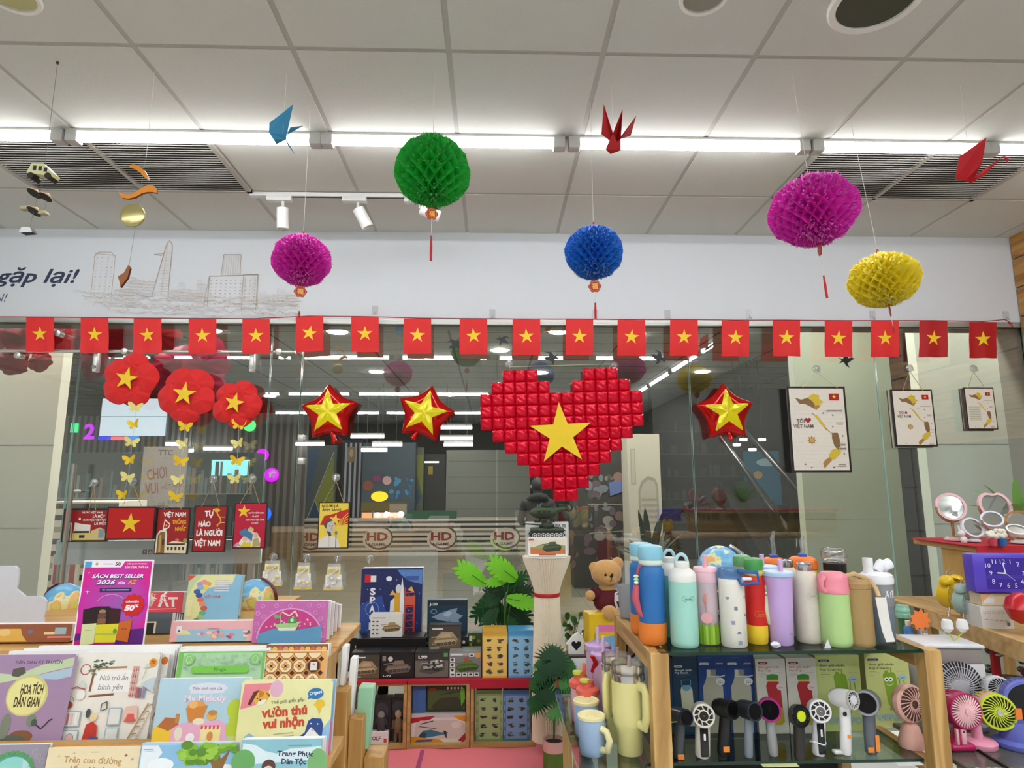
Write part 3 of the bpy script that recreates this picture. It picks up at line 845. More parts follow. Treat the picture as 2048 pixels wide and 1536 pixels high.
# ---- honeycomb paper balls
def paperball(px, py, rx, ry, Y, col, label, top, tag_px, tassel=None, seed=1, lean=0, rings=15, cols=22):
 r_ = random.Random(seed)
 c = AY(px, py, Y); s = MP(px, py, Y); Rx, Rz = rx * s, ry * s * 1.01
 t = thing('paper_ball', label, 'paper lantern', c, (0, R(lean),0), 'honeycomb paper balls on threads')
 ca = paper(col, .5)
 m = MB(); vs, fs = [],[]
 # pleated pockets: cell corners on the surface with jagged tips, cell hearts deep inside
 N = cols
 cor = []
 for k in range(rings + 1):
  ph = PI * (k + .15) / (rings + .3)
  row = []
  for i in range(N):
   a = 2 * PI * (i + .5 * (k % 2)) / N
   j = r_.uniform(.95,1.03)
   row.append(len(vs)); vs.append((Rx * .97 * j * math.sin(ph) * math.cos(a), Rx * .97 * j * math.sin(ph) * math.sin(a),-Rz * .97 * j * math.cos(ph)))
  cor.append(row)
 def cell(ids, d):
  q = sum((Vector(vs[i]) for i in ids), Vector()) / len(ids)
  o = len(vs); vs.append(tuple(q * d))
  for a, b_ in zip(ids, ids[1:] + ids[:1]): fs.append((a, b_, o))
 for k in range(rings - 1):
  for i in range(N):
   if k % 2 == 0: ids = [cor[k][(i + 1) % N], cor[k + 1][i], cor[k + 2][(i + 1) % N], cor[k + 1][(i + 1) % N]]
   else: ids = [cor[k][i], cor[k + 1][i], cor[k + 2][i], cor[k + 1][(i + 1) % N]]
   if k % 2 == 1: ids = [cor[k][i], cor[k + 1][i], cor[k + 2][i], cor[k + 1][(i + 1) % N]]
   cell(ids, .62)
 for row, z in ((cor[0],-1),(cor[-1],1)):
  o = len(vs); vs.append((0,0, z * Rz * .8))
  for i in range(N): fs.append((row[i], row[(i + 1) % N], o))
 # frilled edge: little torn tips standing off every corner
 nf = len(fs)
 for row in cor:
  for i in row:
   v = Vector(vs[i]); n = v.normalized(); tn = n.cross(Vector((0,0,1)))
   if tn.length < .1: continue
   tn.normalize(); bt = n.cross(tn)
   for q in range(5):
    d = (tn * r_.uniform(-1,1) + bt * r_.uniform(-1,1)) * Rx * .11
    o = len(vs)
    vs.extend([tuple(v * .93 + d - tn * Rx * .028), tuple(v * .93 + d + tn * Rx * .028), tuple(v * r_.uniform(1.0,1.06) + d * 1.1)])
    fs.append((o, o + 1, o + 2))
 m.add(vs, fs[:nf], ca); m.build('honeycomb', t, ang=10)
 m = MB(); m.add(vs, fs[nf:], paper(tuple(x * .7 + .3 * max(lin(col)) for x in lin(col)),.6)); m.build('frilled_tips', t, ang=10)
 Rt = Rz * .98
 top_z = HC - c.z
 m = MB(); q = AZ(top[0], top[1], HC) - c; m.tube([(0,0, Rz * .7),(0,0, Rt + .02),(q.x * .0,0, top_z)],.0011, thread, 5)
 m.ball((0,0, Rt + .012),(.006,.006,.012), C('c22', .4) if False else C('c8282a', .4),8,6); m.build('thread', t)
 d = (tag_px[1] - py) * s
 m = MB(); m.tube([(0,0,-Rz * .8),(0,0,-d)],.001, C('c03030'),5); m.build('cord', t)
 m = MB(); m.T = T3((0,0,-d)) @ Matrix.Rotation(R(tag_px[2]),4, 'Z')
 rr = 12 * s
 pts = [(rr * (1 + .08 * math.cos(6 * a)) * math.cos(a), rr * (1 + .08 * math.cos(6 * a)) * math.sin(a)) for a in [2 * PI * k / 36 for k in range(36)]]
 m.prism(pts, -.002,.002, C('b3241f', .45))
 A = Art(m, 0,0,0,0, s, s, -.0021); A.ring(0,0,10,10,.6, C('e6a63a', .35)); A.t('福', 0,0,9, C('efb53c', .35), b=.03)
 m.build('charm', t, label='red charm with golden sign')
 if tassel:
  m = MB(); d2, d3 = (tassel[0] - py) * s, (tassel[1] - py) * s
  m.tube([(0,0,-d - rr),(0,0,-d2)],.0011, C('e5d9c4'),5); m.ball((0,0,-d2),.004, C('3a6a3a'),8,6)
  m.tube([(0,0,-d2),(0,0,-(d2 * .6 + d3 * .4)),(0,0,-d3)],[.003,.005,.0045], C('c4222a', .7),8); m.build('tassel', t)
 return t
paperball(865,343,79,72,2.3, '2cc848', 'green honeycomb paper ball hanging left of the blue one, largest near the tubes', (868,130),(866,433,15),(480,530),1,0,13,18)
paperball(604,521,61,52,2.6, 'f03ed0', 'magenta honeycomb paper ball hanging on the left, over the skyline drawing', (620,230),(597,586,10),(628,640),2)
paperball(1188,505,60,54,2.5, '2e90e8', 'blue honeycomb paper ball hanging in the middle before the white fascia', (1182,190),(1189,575,-10),(610,642),3)
paperball(1627,422,86,70,2.28, 'f03ed0', 'large magenta honeycomb paper ball hanging on the right', (1597,140),(1635,502,75),(556,600),4,-4)
paperball(1767,560,67,54,2.65, 'fff24a', 'yellow honeycomb paper ball hanging lowest, far right', (1728,250),(1779,622,60),(655,668),5,-6)
# ---- folded paper cranes
def crane(pts, tris, px, py, Y, col, label, top):
 c = AY(px, py, Y); s = MP(px, py, Y)
 t = thing('paper_crane', label, 'paper crane', c, group='folded paper cranes on threads')
 mats = paper(col, .2)
 for nm, ids in tris:
  m = MB()
  for tr in ids:
   P_ = [Vector(((pts[i][0] - px) * s, pts[i][2] * s, -(pts[i][1] - py) * s)) for i in tr]
   n = (P_[1] - P_[0]).cross(P_[2] - P_[0]).normalized() * .0006
   k = len(P_); m.add([p + n for p in P_] + [p - n for p in P_],[tuple(range(k)), tuple(range(2 * k - 1, k - 1,-1))] + [(i, k + i, k + (i + 1) % k, (i + 1) % k) for i in range(k)], mats)
  m.build(nm, t, ang=5)
 m = MB(); m.tube([(0,0,0),(0,0, HC - c.z)],.0008, thread, 5); m.build('thread', t)
crane([(587,211,-12),(540,248,-6),(538,266,0),(552,288,6),(570,265,10),(566,268,0),(585,262,-14),(615,268,-30),(572,278,4),(588,305,14),(574,288,0),(554,285,-8),(560,240,18)],
 [('wing', [(0,1,2),(0,2,4)]),('wing', [(0,12,4)]),('body', [(2,3,8,4),(3,11,8)]),('neck', [(4,6,7)]),('tail', [(8,9,10)])],566,265,2.35, '3f93bd', 'light blue folded paper crane hanging on the left near the tubes', (562,180))
crane([(1206,216,-18),(1203,268,0),(1226,283,8),(1247,214,0),(1237,276,14),(1268,242,-22),(1264,264,10),(1240,282,-6),(1210,300,0),(1241,302,0),(1222,305,10),(1224,272,-10)],
 [('wing', [(0,1,2),(0,2,11)]),('neck', [(3,11,4),(3,4,7)]),('wing', [(5,6,7),(5,7,4)]),('body', [(2,8,9,7),(11,8,9,4)]),('tail', [(8,10,9)])],1226,275,2.4, 'b8141c', 'red folded paper crane with wings up, hanging right of the middle', (1222,170))
crane([(1963,283,-20),(1920,313,0),(1911,358,6),(1937,357,12),(1958,330,-8),(1938,368,0),(1950,352,10),(1996,318,-14),(2006,322,-16),(2003,334,-14),(1965,352,-4)],
 [('wing', [(0,1,2,3),(0,3,4)]),('body', [(3,5,6,4),(3,5,10)]),('neck', [(5,6,7),(5,7,10)]),('head', [(7,8,9)])],1940,330,2.35, 'c01822', 'red folded paper crane seen from below, far right by the grille', (1920,160))
# ---- wooden vehicles mobile
def mob():
 Y = 2.3; c = AY(85,345, Y); s = MP(85,345, Y)
 t = thing('hanging_mobile', 'hanging mobile of little cars and dark-bottomed saucers, far left under the grille', 'mobile', c)
 def L(px, py, y=0): return ((px - 85) * s, y, -(py - 345) * s)
 cream = C('d9d9a2', .5); dk = C('1b1712', .5); tan = C('d0ab86', .5)
 m = MB(); m.tube([L(88,330),(L(88,330)[0],0, HC - c.z)],.0009, C('555'[:1] * 6),5); m.ball((L(88,330)[0],0, HC - c.z - .006),.006, C('3a3a38'),8,6)
 for a, b_ in (((87,350),(87,395)),((62,395),(60,425)),((80,398),(79,425)),((100,405),(98,430)),((77,430),(73,468))): m.tube([L(*a), L(*b_)],.0007, C('8a8a84'),5)
 m.build('threads', t)
 m = MB(); o = [(62,345),(68,330),(92,330),(108,346),(115,352),(112,358),(100,356),(60,350)]
 m.prism([(L(*p)[0], L(*p)[2]) for p in o],-.018,.018, cream)
 A = Art(m, 85,345,0,0, s, s, -.0181)
 for q in ((72,335,79,345),(83,336,90,346),(94,339,101,348)): A.r(*q, dk)
 for q in (70,104): m.T = T3(L(q, 357)) @ Matrix.Rotation(R(90),4, 'X'); m.lathe([(.012,-.022),(.012,.022)], dk, 14)
 m.build('little_van', t, label='cream van with dark windows')
 for px, py, r_ in ((75,389,14),(98,397,13),(79,428,14)):
  m = MB(); m.T = T3(L(px, py)) @ Matrix.Rotation(R(-22),4, 'X') @ Matrix.Rotation(R(14),4, 'Y')
  m.lathe([(.001,-.006, dk),(r_ * s, -.005, tan),(r_ * s, 0, tan),(r_ * s * .5,.008, tan),(r_ * s * .25,.014, cream),(.001,.018)], tan, 20); m.build('saucer', t)
 m = MB(); m.ball(L(86,395),6 * s, dk, 12,8); m.build('dark_ball', t)
 for px, py in ((60,424),(98,433)):
  m = MB(); m.prism([(L(px + a, py + b_)[0], L(px + a, py + b_)[2]) for a, b_ in ((-8,3),(-6,-3),(5,-4),(8,3))],-.012,.012, C('b9b08a', .5)); m.build('little_car', t)
 m = MB(); m.prism([(L(72 + a, 470 + b_)[0], L(72 + a, 470 + b_)[2]) for a, b_ in ((-14,5),(-9,-4),(7,-4),(13,6),(-10,8))],-.014,.014, C('e6e8ec', .4), dk); m.build('little_car', t, label='white little car at the bottom')
mob()
def moon():
 Y = 2.35; c = AY(278,360, Y); s = MP(278,360, Y)
 t = thing('hanging_mobile', 'hanging mobile of orange crescents with a brass disc and brown wing', 'mobile', c)
 def L(px, py, y=0): return ((px - 278) * s, y, -(py - 360) * s)
 orange = C('ea8f1e', .5); br = C('8a4a17', .5)
 def sh(nm, pts, mat, side, th=.006):
  m = MB(); m.prism([(L(*p)[0], L(*p)[2]) for p in pts],-th, th, mat, side); m.build(nm, t)
 sh('crescent', [(257,329),(266,327),(277,331),(289,341),(296,352),(298,361),(291,356),(282,346),(270,338),(259,334)], orange, br)
 sh('crescent', [(241,387),(249,391),(262,393),(274,389),(286,379),(297,373),(309,373),(317,381),(317,389),(309,387),(299,387),(288,390),(276,398),(262,402),(249,400)], orange, br)
 sh('wing', [(275,542),(279,548),(276,568),(264,588),(261,576),(257,566),(268,558)], C('9a5a20', .5), C('4a2410'))
 m = MB(); m.T = T3(L(273,437)) @ Matrix.Rotation(R(90),4, 'X')
 m.lathe([(.001,.010),(20 * s, .010),(24 * s, .006),(24.5 * s, -.002),(20 * s, -.006),(.001,-.007)], C('cfc489', .25,.75),36); m.build('disc', t, label='brass disc')
 m = MB(); m.tube([L(288,310),(L(288,310)[0],0, HC - c.z)],.0009, thread, 5)
 for a, b_ in (((288,310),(285,340)),((285,345),(283,385)),((282,385),(281,415)),((290,388),(285,418)),((280,460),(275,545))): m.tube([L(*a), L(*b_)],.0008, C('8f8a7c'),5)
 m.build('threads', t)
moon()
# ---- flag garland
RED, DRED, YEL = C('e0191b', .65, sheen=.3), C('b01217', .65), C('f6cf23', .6)
FL = [(80,-8,635),(189,-8,636),(295,-7,637),(405,-5,638),(512,-3,638),(619,-17,633),(730,6,634),(835,-2,637),(947,-1,638),(1053,0,639),(1159,4,639),(1263,-2,640),(1368,4,640),(1471,4,641),(1573,4,641),(1677,3,642),(1770,-3,642),(1867,8,642),(1966,8,644)]
ORD = ['first', 'second', 'third', 'fourth', 'fifth', 'sixth', 'seventh', 'eighth', 'ninth', 'tenth', 'eleventh', 'twelfth', 'thirteenth', 'fourteenth', 'fifteenth', 'sixteenth', 'seventeenth', 'eighteenth', 'nineteenth']
for k, (px, dx, py) in enumerate(FL):
 Y = 3.9; c = AY(px, py, Y); s = MP(px, py, Y); r_ = random.Random(k); ph = r_.uniform(0,6); am = r_.uniform(.002,.005)
 w = 55 * s; h = 72 * s
 # undo the perspective lean so that only the flag's own slant remains
 shx = (dx + (983 - px) * -.0087 * -1 * 0) * s / h
 nat = ((AY(px, py + 72, Y).x - c.x) / (c.z - AY(px, py + 72, Y).z))
 def wv(x, z): return am * math.sin(9 * x / w + ph) * (.3 + z / h) + .004 * math.sin(2.5 * z / h * PI + ph) * (z / h)
 rot = R(7) if k == 5 else 0
 def P(x, z, o=0): return (x + nat * z, -wv(x, z) + o, -z - x * math.tan(rot) * -.6)
 t = thing('flag', 'red flag with yellow star, %s from the left on the garland' % ORD[k] if k not in (5,16) else ('red star flag blown aslant, sixth from the left on the garland' if k == 5 else 'red star flag with a crumpled lower edge, seventeenth from the left'), 'flag', c, group='flags on the garland')
 m = MB(); nx, nz = 8,10
 vs = [P(-w / 2 + w * i / nx, h * j / nz) for j in range(nz + 1) for i in range(nx + 1)]
 vs += [(x, y + .0012, z) for x, y, z in vs]
 n0 = (nx + 1) * (nz + 1)
 fs = []
 for j in range(nz):
  for i in range(nx):
   a = j * (nx + 1) + i; fs.append((a, a + nx + 1, a + nx + 2, a + 1)); fs.append((n0 + a, n0 + a + 1, n0 + a + nx + 2, n0 + a + nx + 1))
 m.add(vs, fs, RED if k < 17 else DRED); m.build('cloth', t, ang=80)
 m = MB(); pts = starpts(0, h * .48, w * .29,5, R(r_.uniform(-6,6)) + (rot * 1.2))
 ctr = P(0, h * .48,-.002)
 m.add([P(x, z, -.002) for x, z in pts] + [ctr],[(i, 10,(i + 1) % 10) for i in range(10)], YEL); m.build('star', t, ang=80)
m = MB()
pts = [AY(x, y, 3.905) for x, y in [(-60,634)] + [(p[0], p[2]) for p in FL] + [(2010,640)]]
for p in pts: p.z += .003
m.tube(pts, .003, C('a8202a', .7),6); m.tube([pts[-1], AY(2025,648,3.905), AY(2016,645,3.9), AY(2028,655,3.9)],.003, C('a8202a', .7),6)
tag(m.build('garland_cord'), 'thin red cord along the fascia edge that carries the flags', 'cord')
# ---- little clear hooks on the fascia
for k, (px, py) in enumerate(((750,621),(985,628),(1190,629),(1335,630),(1498,629),(1745,631),(2012,632))):
 p = AY(px, py, YG); s = MP(px, py, YG)
 t = thing('adhesive_hook', 'small clear adhesive hook on the fascia, %s from the left' % ORD[k], 'hook', p, group='clear hooks on the fascia')
 m = MB(); m.rbox(-6 * s, 6 * s, -.003,0,-8 * s, 10 * s, clear('f4f6f8', .03,.1,.2,.55),.001,1); m.build('plate', t)
 m = MB(); m.tube([(0,-.003,-2 * s),(0,-.012,-5 * s),(-2 * s, -.014,-9 * s),(3 * s, -.012,-9 * s),(2 * s, -.01,-5 * s)],.0018, C('b9bcbc', .3),6); m.build('hook', t)
# ---- suction hooks
SUC = clear('e6ebea', .18,.3,.05,.12)
def suction(px, py, label, Y=YG + .010, group='clear suction hooks on the glass'):
 p = AY(px, py, Y)
 t = thing('suction_hook', label, 'hook', p, group=group)
 m = MB(); m.T = Matrix.Rotation(R(90),4, 'X'); m.lathe([(.026,0),(.024,.003),(.012,.009),(.011,.016),(.001,.018)], SUC, 20); m.build('cup', t)
 m = MB(); m.tube([(0,-.016,0),(0,-.026,-.008),(0,-.028,-.02),(0,-.036,-.024),(0,-.04,-.016)],.0025, C('c9cccb', .2,.5),6); m.build('hook', t)
 return p
# ---- foil heart
def heart():
 Y = 3.93; px, py = 1126,868; c = AY(px, py, Y); s = MP(px, py, Y)
 t = thing('heart_balloon', 'big red foil heart of small puffed squares with yellow star', 'balloon', c, (0, R(-1.6),0))
 u = 23.3 * s; uz = 23.9 * s
 rows = {0: [2,3,4,9,10,11],1: [1,2,3,4,5,8,9,10,11,12],2: range(14),3: range(14),4: range(14),5: range(1,13),6: range(2,12),7: range(3,11),8: range(4,10),9: range(5,9),10: range(6,8)}
 foil = C('e40a30', .2,.3, var=.1, sc=25, bump=.6)
 m = MB(); g = 10; r_ = random.Random(4)
 for r, cs in rows.items():
  for cc in cs:
   cx = (cc - 6.5) * u; cz = (5 - r) * uz; rr = [r_.uniform(-.004,.004) for _ in range(2)]
   for sgn in (-1,1):
    vs = []
    for j in range(g + 1):
     for i in range(g + 1):
      a, b_ = 2 * i / g - 1,2 * j / g - 1
      d = (max(0,1 - a ** 6) * max(0,1 - b_ ** 6)) ** .5 * (1 + .22 * b_)
      pin = .07 * (1 - abs(a) ** 2 * 0) * (abs(b_) ** 6 * (1 - a * a) + 0)
      wr = .0035 * math.sin(8 * a + rr[0] * 900) * max(0, b_ - .15) + .002 * math.sin(7 * b_ + 5 * a)
      vs.append((cx + u * .515 * a * (1 - .03 * b_ * b_), sgn * (.022 * d + wr * (d > .05)) + a * rr[0] * .6 + b_ * rr[1] * .6, cz + uz * .515 * b_ * (1 - .03 * a * a)))
    fs = [(j * (g + 1) + i, j * (g + 1) + i + 1,(j + 1) * (g + 1) + i + 1,(j + 1) * (g + 1) + i) for j in range(g) for i in range(g)]
    m.add(vs, fs if sgn < 0 else [f[::-1] for f in fs], foil)
 m.build('foil_squares', t, ang=60)
 m = MB(); st = starpts(0,0,64 * s, 5, R(-1.5)); st = [(x - 5 * s, -z - 1 * s) for x, z in st]
 m.prism(st, -.036,-.031, C('f3cf1d', .45,.15, bump=.3, sc=20)); m.build('star', t, label='flat yellow star')
 m = MB(); m.tube([(-4.4 * u, -.0,5.4 * uz),(-4.4 * u, -.0,5.8 * uz),(4.4 * u, 0,5.85 * uz),(4.3 * u, 0,5.4 * uz)],.0015, C('d8d4a8'),5); m.build('thread', t)
heart()
suction(1018,729, 'clear suction hook above the left lobe of the heart balloon'); suction(1229,731, 'clear suction hook above the right lobe of the heart balloon')
# ---- foil star balloons
def starballoon(px, py, r, rot, label, tail):
 Y = 3.915; c = AY(px, py, Y); s = MP(px, py, Y); r *= s
 t = thing('star_balloon', label, 'balloon', c, group='red foil star balloons')
 rf = C('d01612', .12,.45, var=.06, bump=.25, sc=18); yf = C('e8da12', .2,.15, var=.05, bump=.25, sc=18)
 def Rout(a):
  b_ = ((a - R(rot)) % (2 * PI / 5)) / (2 * PI / 5); d = abs(b_ - .5) * 2
  return r * (.68 + .32 * d ** 2.2)
 def dep(q): return .05 * (1 - min(1, q) ** 3.6) ** .7
 N, K = 100,10
 m = MB()
 for sg in (-1,1):
  vs = [(0, sg * dep(0),0)]; fs = []
  for k in range(1, K + 1):
   f = (k / K) ** .8
   for i in range(N):
    a = 2 * PI * i / N; ro = Rout(a) * f
    vs.append((ro * math.sin(a), sg * dep(f) * (.85 + .15 * Rout(a) / r) , ro * math.cos(a)))
  for i in range(N):
   j = (i + 1) % N; fs.append((0,1 + i, 1 + j))
   for k in range(K - 1): o = 1 + k * N; fs.append((o + i, o + N + i, o + N + j, o + j))
  m.add(vs, fs if sg > 0 else [f[::-1] for f in fs], rf)
 m.build('foil', t, ang=70)
 m = MB(); vs = [(0,-dep(0) - .002,.004)]; fs = []
 for k in range(1,7):
  f = k / 6
  for i in range(N):
   a = 2 * PI * i / N; b_ = ((a - R(rot)) % (2 * PI / 5)); b_ = min(b_, 2 * PI / 5 - b_)
   ro_ = .80 * r * math.sin(R(18)) / math.sin(PI - R(18) - b_) * f
   q = ro_ / Rout(a)
   vs.append((ro_ * math.sin(a),-dep(q) * (.85 + .15 * Rout(a) / r) - .002, ro_ * math.cos(a) + .004))
 for i in range(N):
  j = (i + 1) % N; fs.append((0,1 + j, 1 + i))
  for k in range(5): o = 1 + k * N; fs.append((o + i, o + j, o + N + j, o + N + i))
 m.add(vs, fs, yf); m.build('star_print', t, ang=70)
 m = MB(); q = AY(*tail, Y) - c; m.tube([(q.x * .4,0, q.z * .5),(q.x * .8,-.004, q.z * .8),(q.x, -.006, q.z * .93),(q.x * 1.02,-.004, q.z)],[.014,.012,.02,.008], rf, 10); m.build('tail', t)
starballoon(659,826,60,-3, 'red foil star balloon with yellow star, left of the other two', (669,888))
starballoon(850,828,60,14, 'tilted red foil star balloon with yellow star, just left of the heart', (826,880))
starballoon(1451,826,61,-2, 'red foil star balloon with yellow star, right of the heart', (1461,882))
# ---- red fabric flowers
def flower(px, py, r, rot, label, seed):
 Y = 3.90; c = AY(px, py, Y); s = MP(px, py, Y); r *= s; r_ = random.Random(seed)
 t = thing('fabric_flower', label, 'flower decoration', c, group='red fabric flowers with stars')
 fab = C('dc1414', .75, sheen=.3)
 for k in range(5):
  a = R(rot + 72 * k); m = MB(); vs, fs = [],[]; N, K = 28,6; wf = r_.uniform(.93,1.08); ph = r_.uniform(0,6)
  for sg in (0,1):
   o = len(vs); vs.append((.56 * r * math.sin(a),-.026 - .012 * (k % 2) + sg * .006,.56 * r * math.cos(a)))
   for q in range(1, K + 1):
    for i in range(N):
     b_ = 2 * PI * i / N; f = q / K
     x = .53 * r * wf * f * math.sin(b_) * (1 + .04 * math.sin(4 * b_ + ph)); z = .54 * r + .47 * r * f * math.cos(b_)
     y = -.026 * (1 - f * f) + .006 * math.sin(5 * b_ + ph) * f - .012 * (k % 2) + sg * .006
     vs.append((x * math.cos(a) + z * math.sin(a), y, -x * math.sin(a) + z * math.cos(a)))
   for i in range(N):
    j = (i + 1) % N; e = [(o, o + 1 + i, o + 1 + j)]
    for q in range(K - 1): p = o + 1 + q * N; e.append((p + i, p + N + i, p + N + j, p + j))
    fs += e if sg else [g[::-1] for g in e]
  m.add(vs, fs, fab); m.build('petal', t, ang=80)
 m = MB(); m.ball((0,.0,0),(r * .4,.036, r * .4), fab, 16,8); m.build('centre', t)
 m = MB(); m.prism([(x, -z) for x, z in starpts(0,0, r * .42,5, R(r_.uniform(-4,12)))],-.052,-.046, C('f6cf23', .5)); m.build('star', t)
flower(262,760,57,10, 'large red fabric flower with yellow star, leftmost of three', 1)
flower(376,790,58,40, 'red fabric flower with tilted yellow star, middle of three', 2)
flower(475,808,50,25, 'smallest red fabric flower with yellow star, right of three', 3)
# ---- big sheer red bows outside the glass
sheer = clear('a8142c', .02,.95,.4,.45); solid = C('9c0f18', .7); pink = clear('c84868', .02,.9,.4,.5)
def bow(label, petals, Y):
 c = AY(petals[0][0], petals[0][1], Y); s = MP(petals[0][0], petals[0][1], Y)
 t = thing('fabric_bow', label, 'bow decoration', c, group='giant fabric flowers outside the glass')
 m = MB(); m.tube([(0,0,0),(0,0,(HH if Y > 4.42 else zf + .2) - c.z)],.002, C('8a1420'),5); m.build('hanging_cord', t)
 for k, (px, py, rx, ry, rot, mat) in enumerate(petals):
  m = MB(); m.T = T3(((px - petals[0][0]) * s, .05 * (k % 3),-(py - petals[0][1]) * s)) @ Matrix.Rotation(R(rot),4, 'Y')
  N = 30
  prof = []
  vs, fs = [(0,-.04,0),(0,.0,0)],[]
  for q in range(1,5):
   for i in range(N):
    a = 2 * PI * i / N; f = q / 4; rr = 1 + .06 * math.sin(5 * a + k) + .03 * math.sin(11 * a)
    vs.append((rx * s * f * rr * math.cos(a),-.04 * (1 - f * f) + .008 * math.sin(9 * a) * f, ry * s * f * rr * math.sin(a)))
  for i in range(N):
   j = (i + 1) % N; fs.append((0,2 + i, 2 + j))
   for q in range(3): o = 2 + q * N; fs.append((o + i, o + N + i, o + N + j, o + j))
  m.add(vs, fs, mat); m.build('petal', t, ang=80)
bow('giant red fabric bow outside the glass at the far left', [(60,680,62,30,5, sheer),(10,668,34,34,0, solid),(112,668,44,32,-10, sheer),(32,722,34,28,20, solid),(75,722,24,22,-20, solid),(12,730,30,18,0, solid)],4.3)
bow('giant red fabric bow outside the glass behind the third flag', [(255,672,60,30,0, sheer),(318,670,38,34,0, solid),(195,680,40,30,10, sheer),(235,655,40,22,0, solid),(185,722,30,40,0, sheer)],4.4)
bow('giant sheer pink fabric flower outside the glass behind the middle red flower', [(410,730,48,58,20, pink),(352,718,56,30,-10, pink),(330,735,40,44,0, pink),(420,765,34,40,10, pink)],4.56)
# ---- butterfly strings
BP, BD = C('efe48c', .5), C('f3cd16', .5)
def bstring(pts, label):
 Y = 3.895; c = AY(pts[0][0], pts[0][1] - 12, Y)
 t = thing('butterfly_garland', label, 'garland', c, group='butterfly garlands under the flowers')
 m = MB(); L_ = [AY(x, y, Y) - c for x, y, k in pts]
 m.tube([Vector((L_[0].x, 0,.02))] + L_ , .0008, C('c8c4b0'),5); m.build('thread', t)
 for k, (x, y, d) in enumerate(pts):
  s = MP(x, y, Y) * 1.0; p = L_[k]; m = MB(); mat = BD if d else BP; yaw = R([12,-15,20,-8,5,-18][k % 6])
  m.T = T3((p.x, -.003, p.z)) @ Matrix.Rotation(yaw, 4, 'Z') @ Matrix.Rotation(R([6,-10,8,-6,12,0][k % 6]),4, 'Y')
  for sg in (-1,1):
   up = [(0,2),(3,6),(9,10),(14,10),(14,5),(11,0),(5,-1)]; lo = [(0,1),(6,0),(10,-3),(9,-8),(5,-9),(2,-5)]
   for sh in (up, lo):
    vs = [(sg * a * s, -abs(a) * s * .35, b_ * s) for a, b_ in sh]; n = len(vs)
    vs += [(v[0], v[1] + .001, v[2]) for v in vs]
    m.add(vs, [tuple(range(n)), tuple(range(2 * n - 1, n - 1,-1))] + [(i, n + i, n + (i + 1) % n, (i + 1) % n) for i in range(n)], mat)
  m.tube([(0,-.001,5 * s),(0,-.002,-6 * s)],.0022, mat, 6); m.build('butterfly', t, label='deep yellow butterfly' if d else 'pale yellow butterfly')
bstring([(272,815,0),(270,849,1),(264,885,0),(261,920,1),(256,955,0),(247,990,1)], 'string of six yellow paper butterflies under the leftmost red flower')
bstring([(371,854,1),(368,888,0),(362,923,1),(358,960,0),(352,994,1)], 'string of five yellow paper butterflies under the middle red flower')
bstring([(478,850,1),(477,887,0),(474,922,1),(471,958,0)], 'string of four yellow paper butterflies under the smallest red flower')
# ---- swallow stickers
def swallow(px, py, r, rot, fl, label):
 p = AY(px, py, YG + .011); s = MP(px, py, YG); m = MB()
 pts = [(-16,3),(-10,6),(-4,5),(-2,12),(-12,17),(2,14),(7,5),(16,9),(10,3),(17,-3),(7,-1),(4,-9),(-2,-14),(0,-5),(-6,-2)]
 a = R(rot); m.prism([((x * fl * math.cos(a) - z * math.sin(a)) * s * r, (x * fl * math.sin(a) + z * math.cos(a)) * s * r) for x, z in pts],-.0008,0, C('15181b', .4))
 tag(m.build('swallow_sticker', None, p), label, 'sticker', 'black swallow stickers on the glass')
swallow(911,690,.95,40,1, 'black swallow sticker peeking out beside the ninth flag')
swallow(1005,682,.8,-30,-1, 'black swallow sticker between the ninth and tenth flags')
swallow(1103,718,1,10,1, 'black swallow sticker above the heart balloon\'s middle notch')
swallow(1316,717,1,-18,1, 'black swallow sticker right above the heart balloon')
swallow(1694,722,1,8,-1, 'black swallow sticker under the sixteenth flag above the map plaques')
# ---- hanging plaques
VN = [(0,0),(8,-3),(20,-5),(28,-4),(34,2),(44,10),(36,16),(27,22),(27,30),(36,42),(46,56),(53,70),(55,84),(53,96),(42,106),(36,110),(32,124),(26,122),(24,112),(30,105),(42,96),(47,86),(45,72),(36,58),(26,44),(20,32),(16,24),(8,20),(2,10)]
def plaque(label, q, art, face, hook, knots, Y=3.935, t=.012, edge='241b17', group='plaques hung on the glass', cord='b09a6a', hl=None):
 o = slab('hanging_plaque', label, 'plaque', q, Y, t, C(face, .5) if isinstance(face, str) else face, C(edge, .5), art, 0,0, group, 'frame')
 px, py = hook
 if hl:
  suction(px, py, hl)
 hp = AY(px, py + 6, Y - .008) - Vector(o.location)
 m = MB()
 for kx, ky in knots:
  k_ = AY(kx, ky, Y - .003) - Vector(o.location); m.tube([hp, k_],.0018, C(cord, .8),5)
  m.ball(k_, .0035, C(cord, .8),8,6)
 m.build('cord', o)
 return o
RB = C('a11a1c', .5)
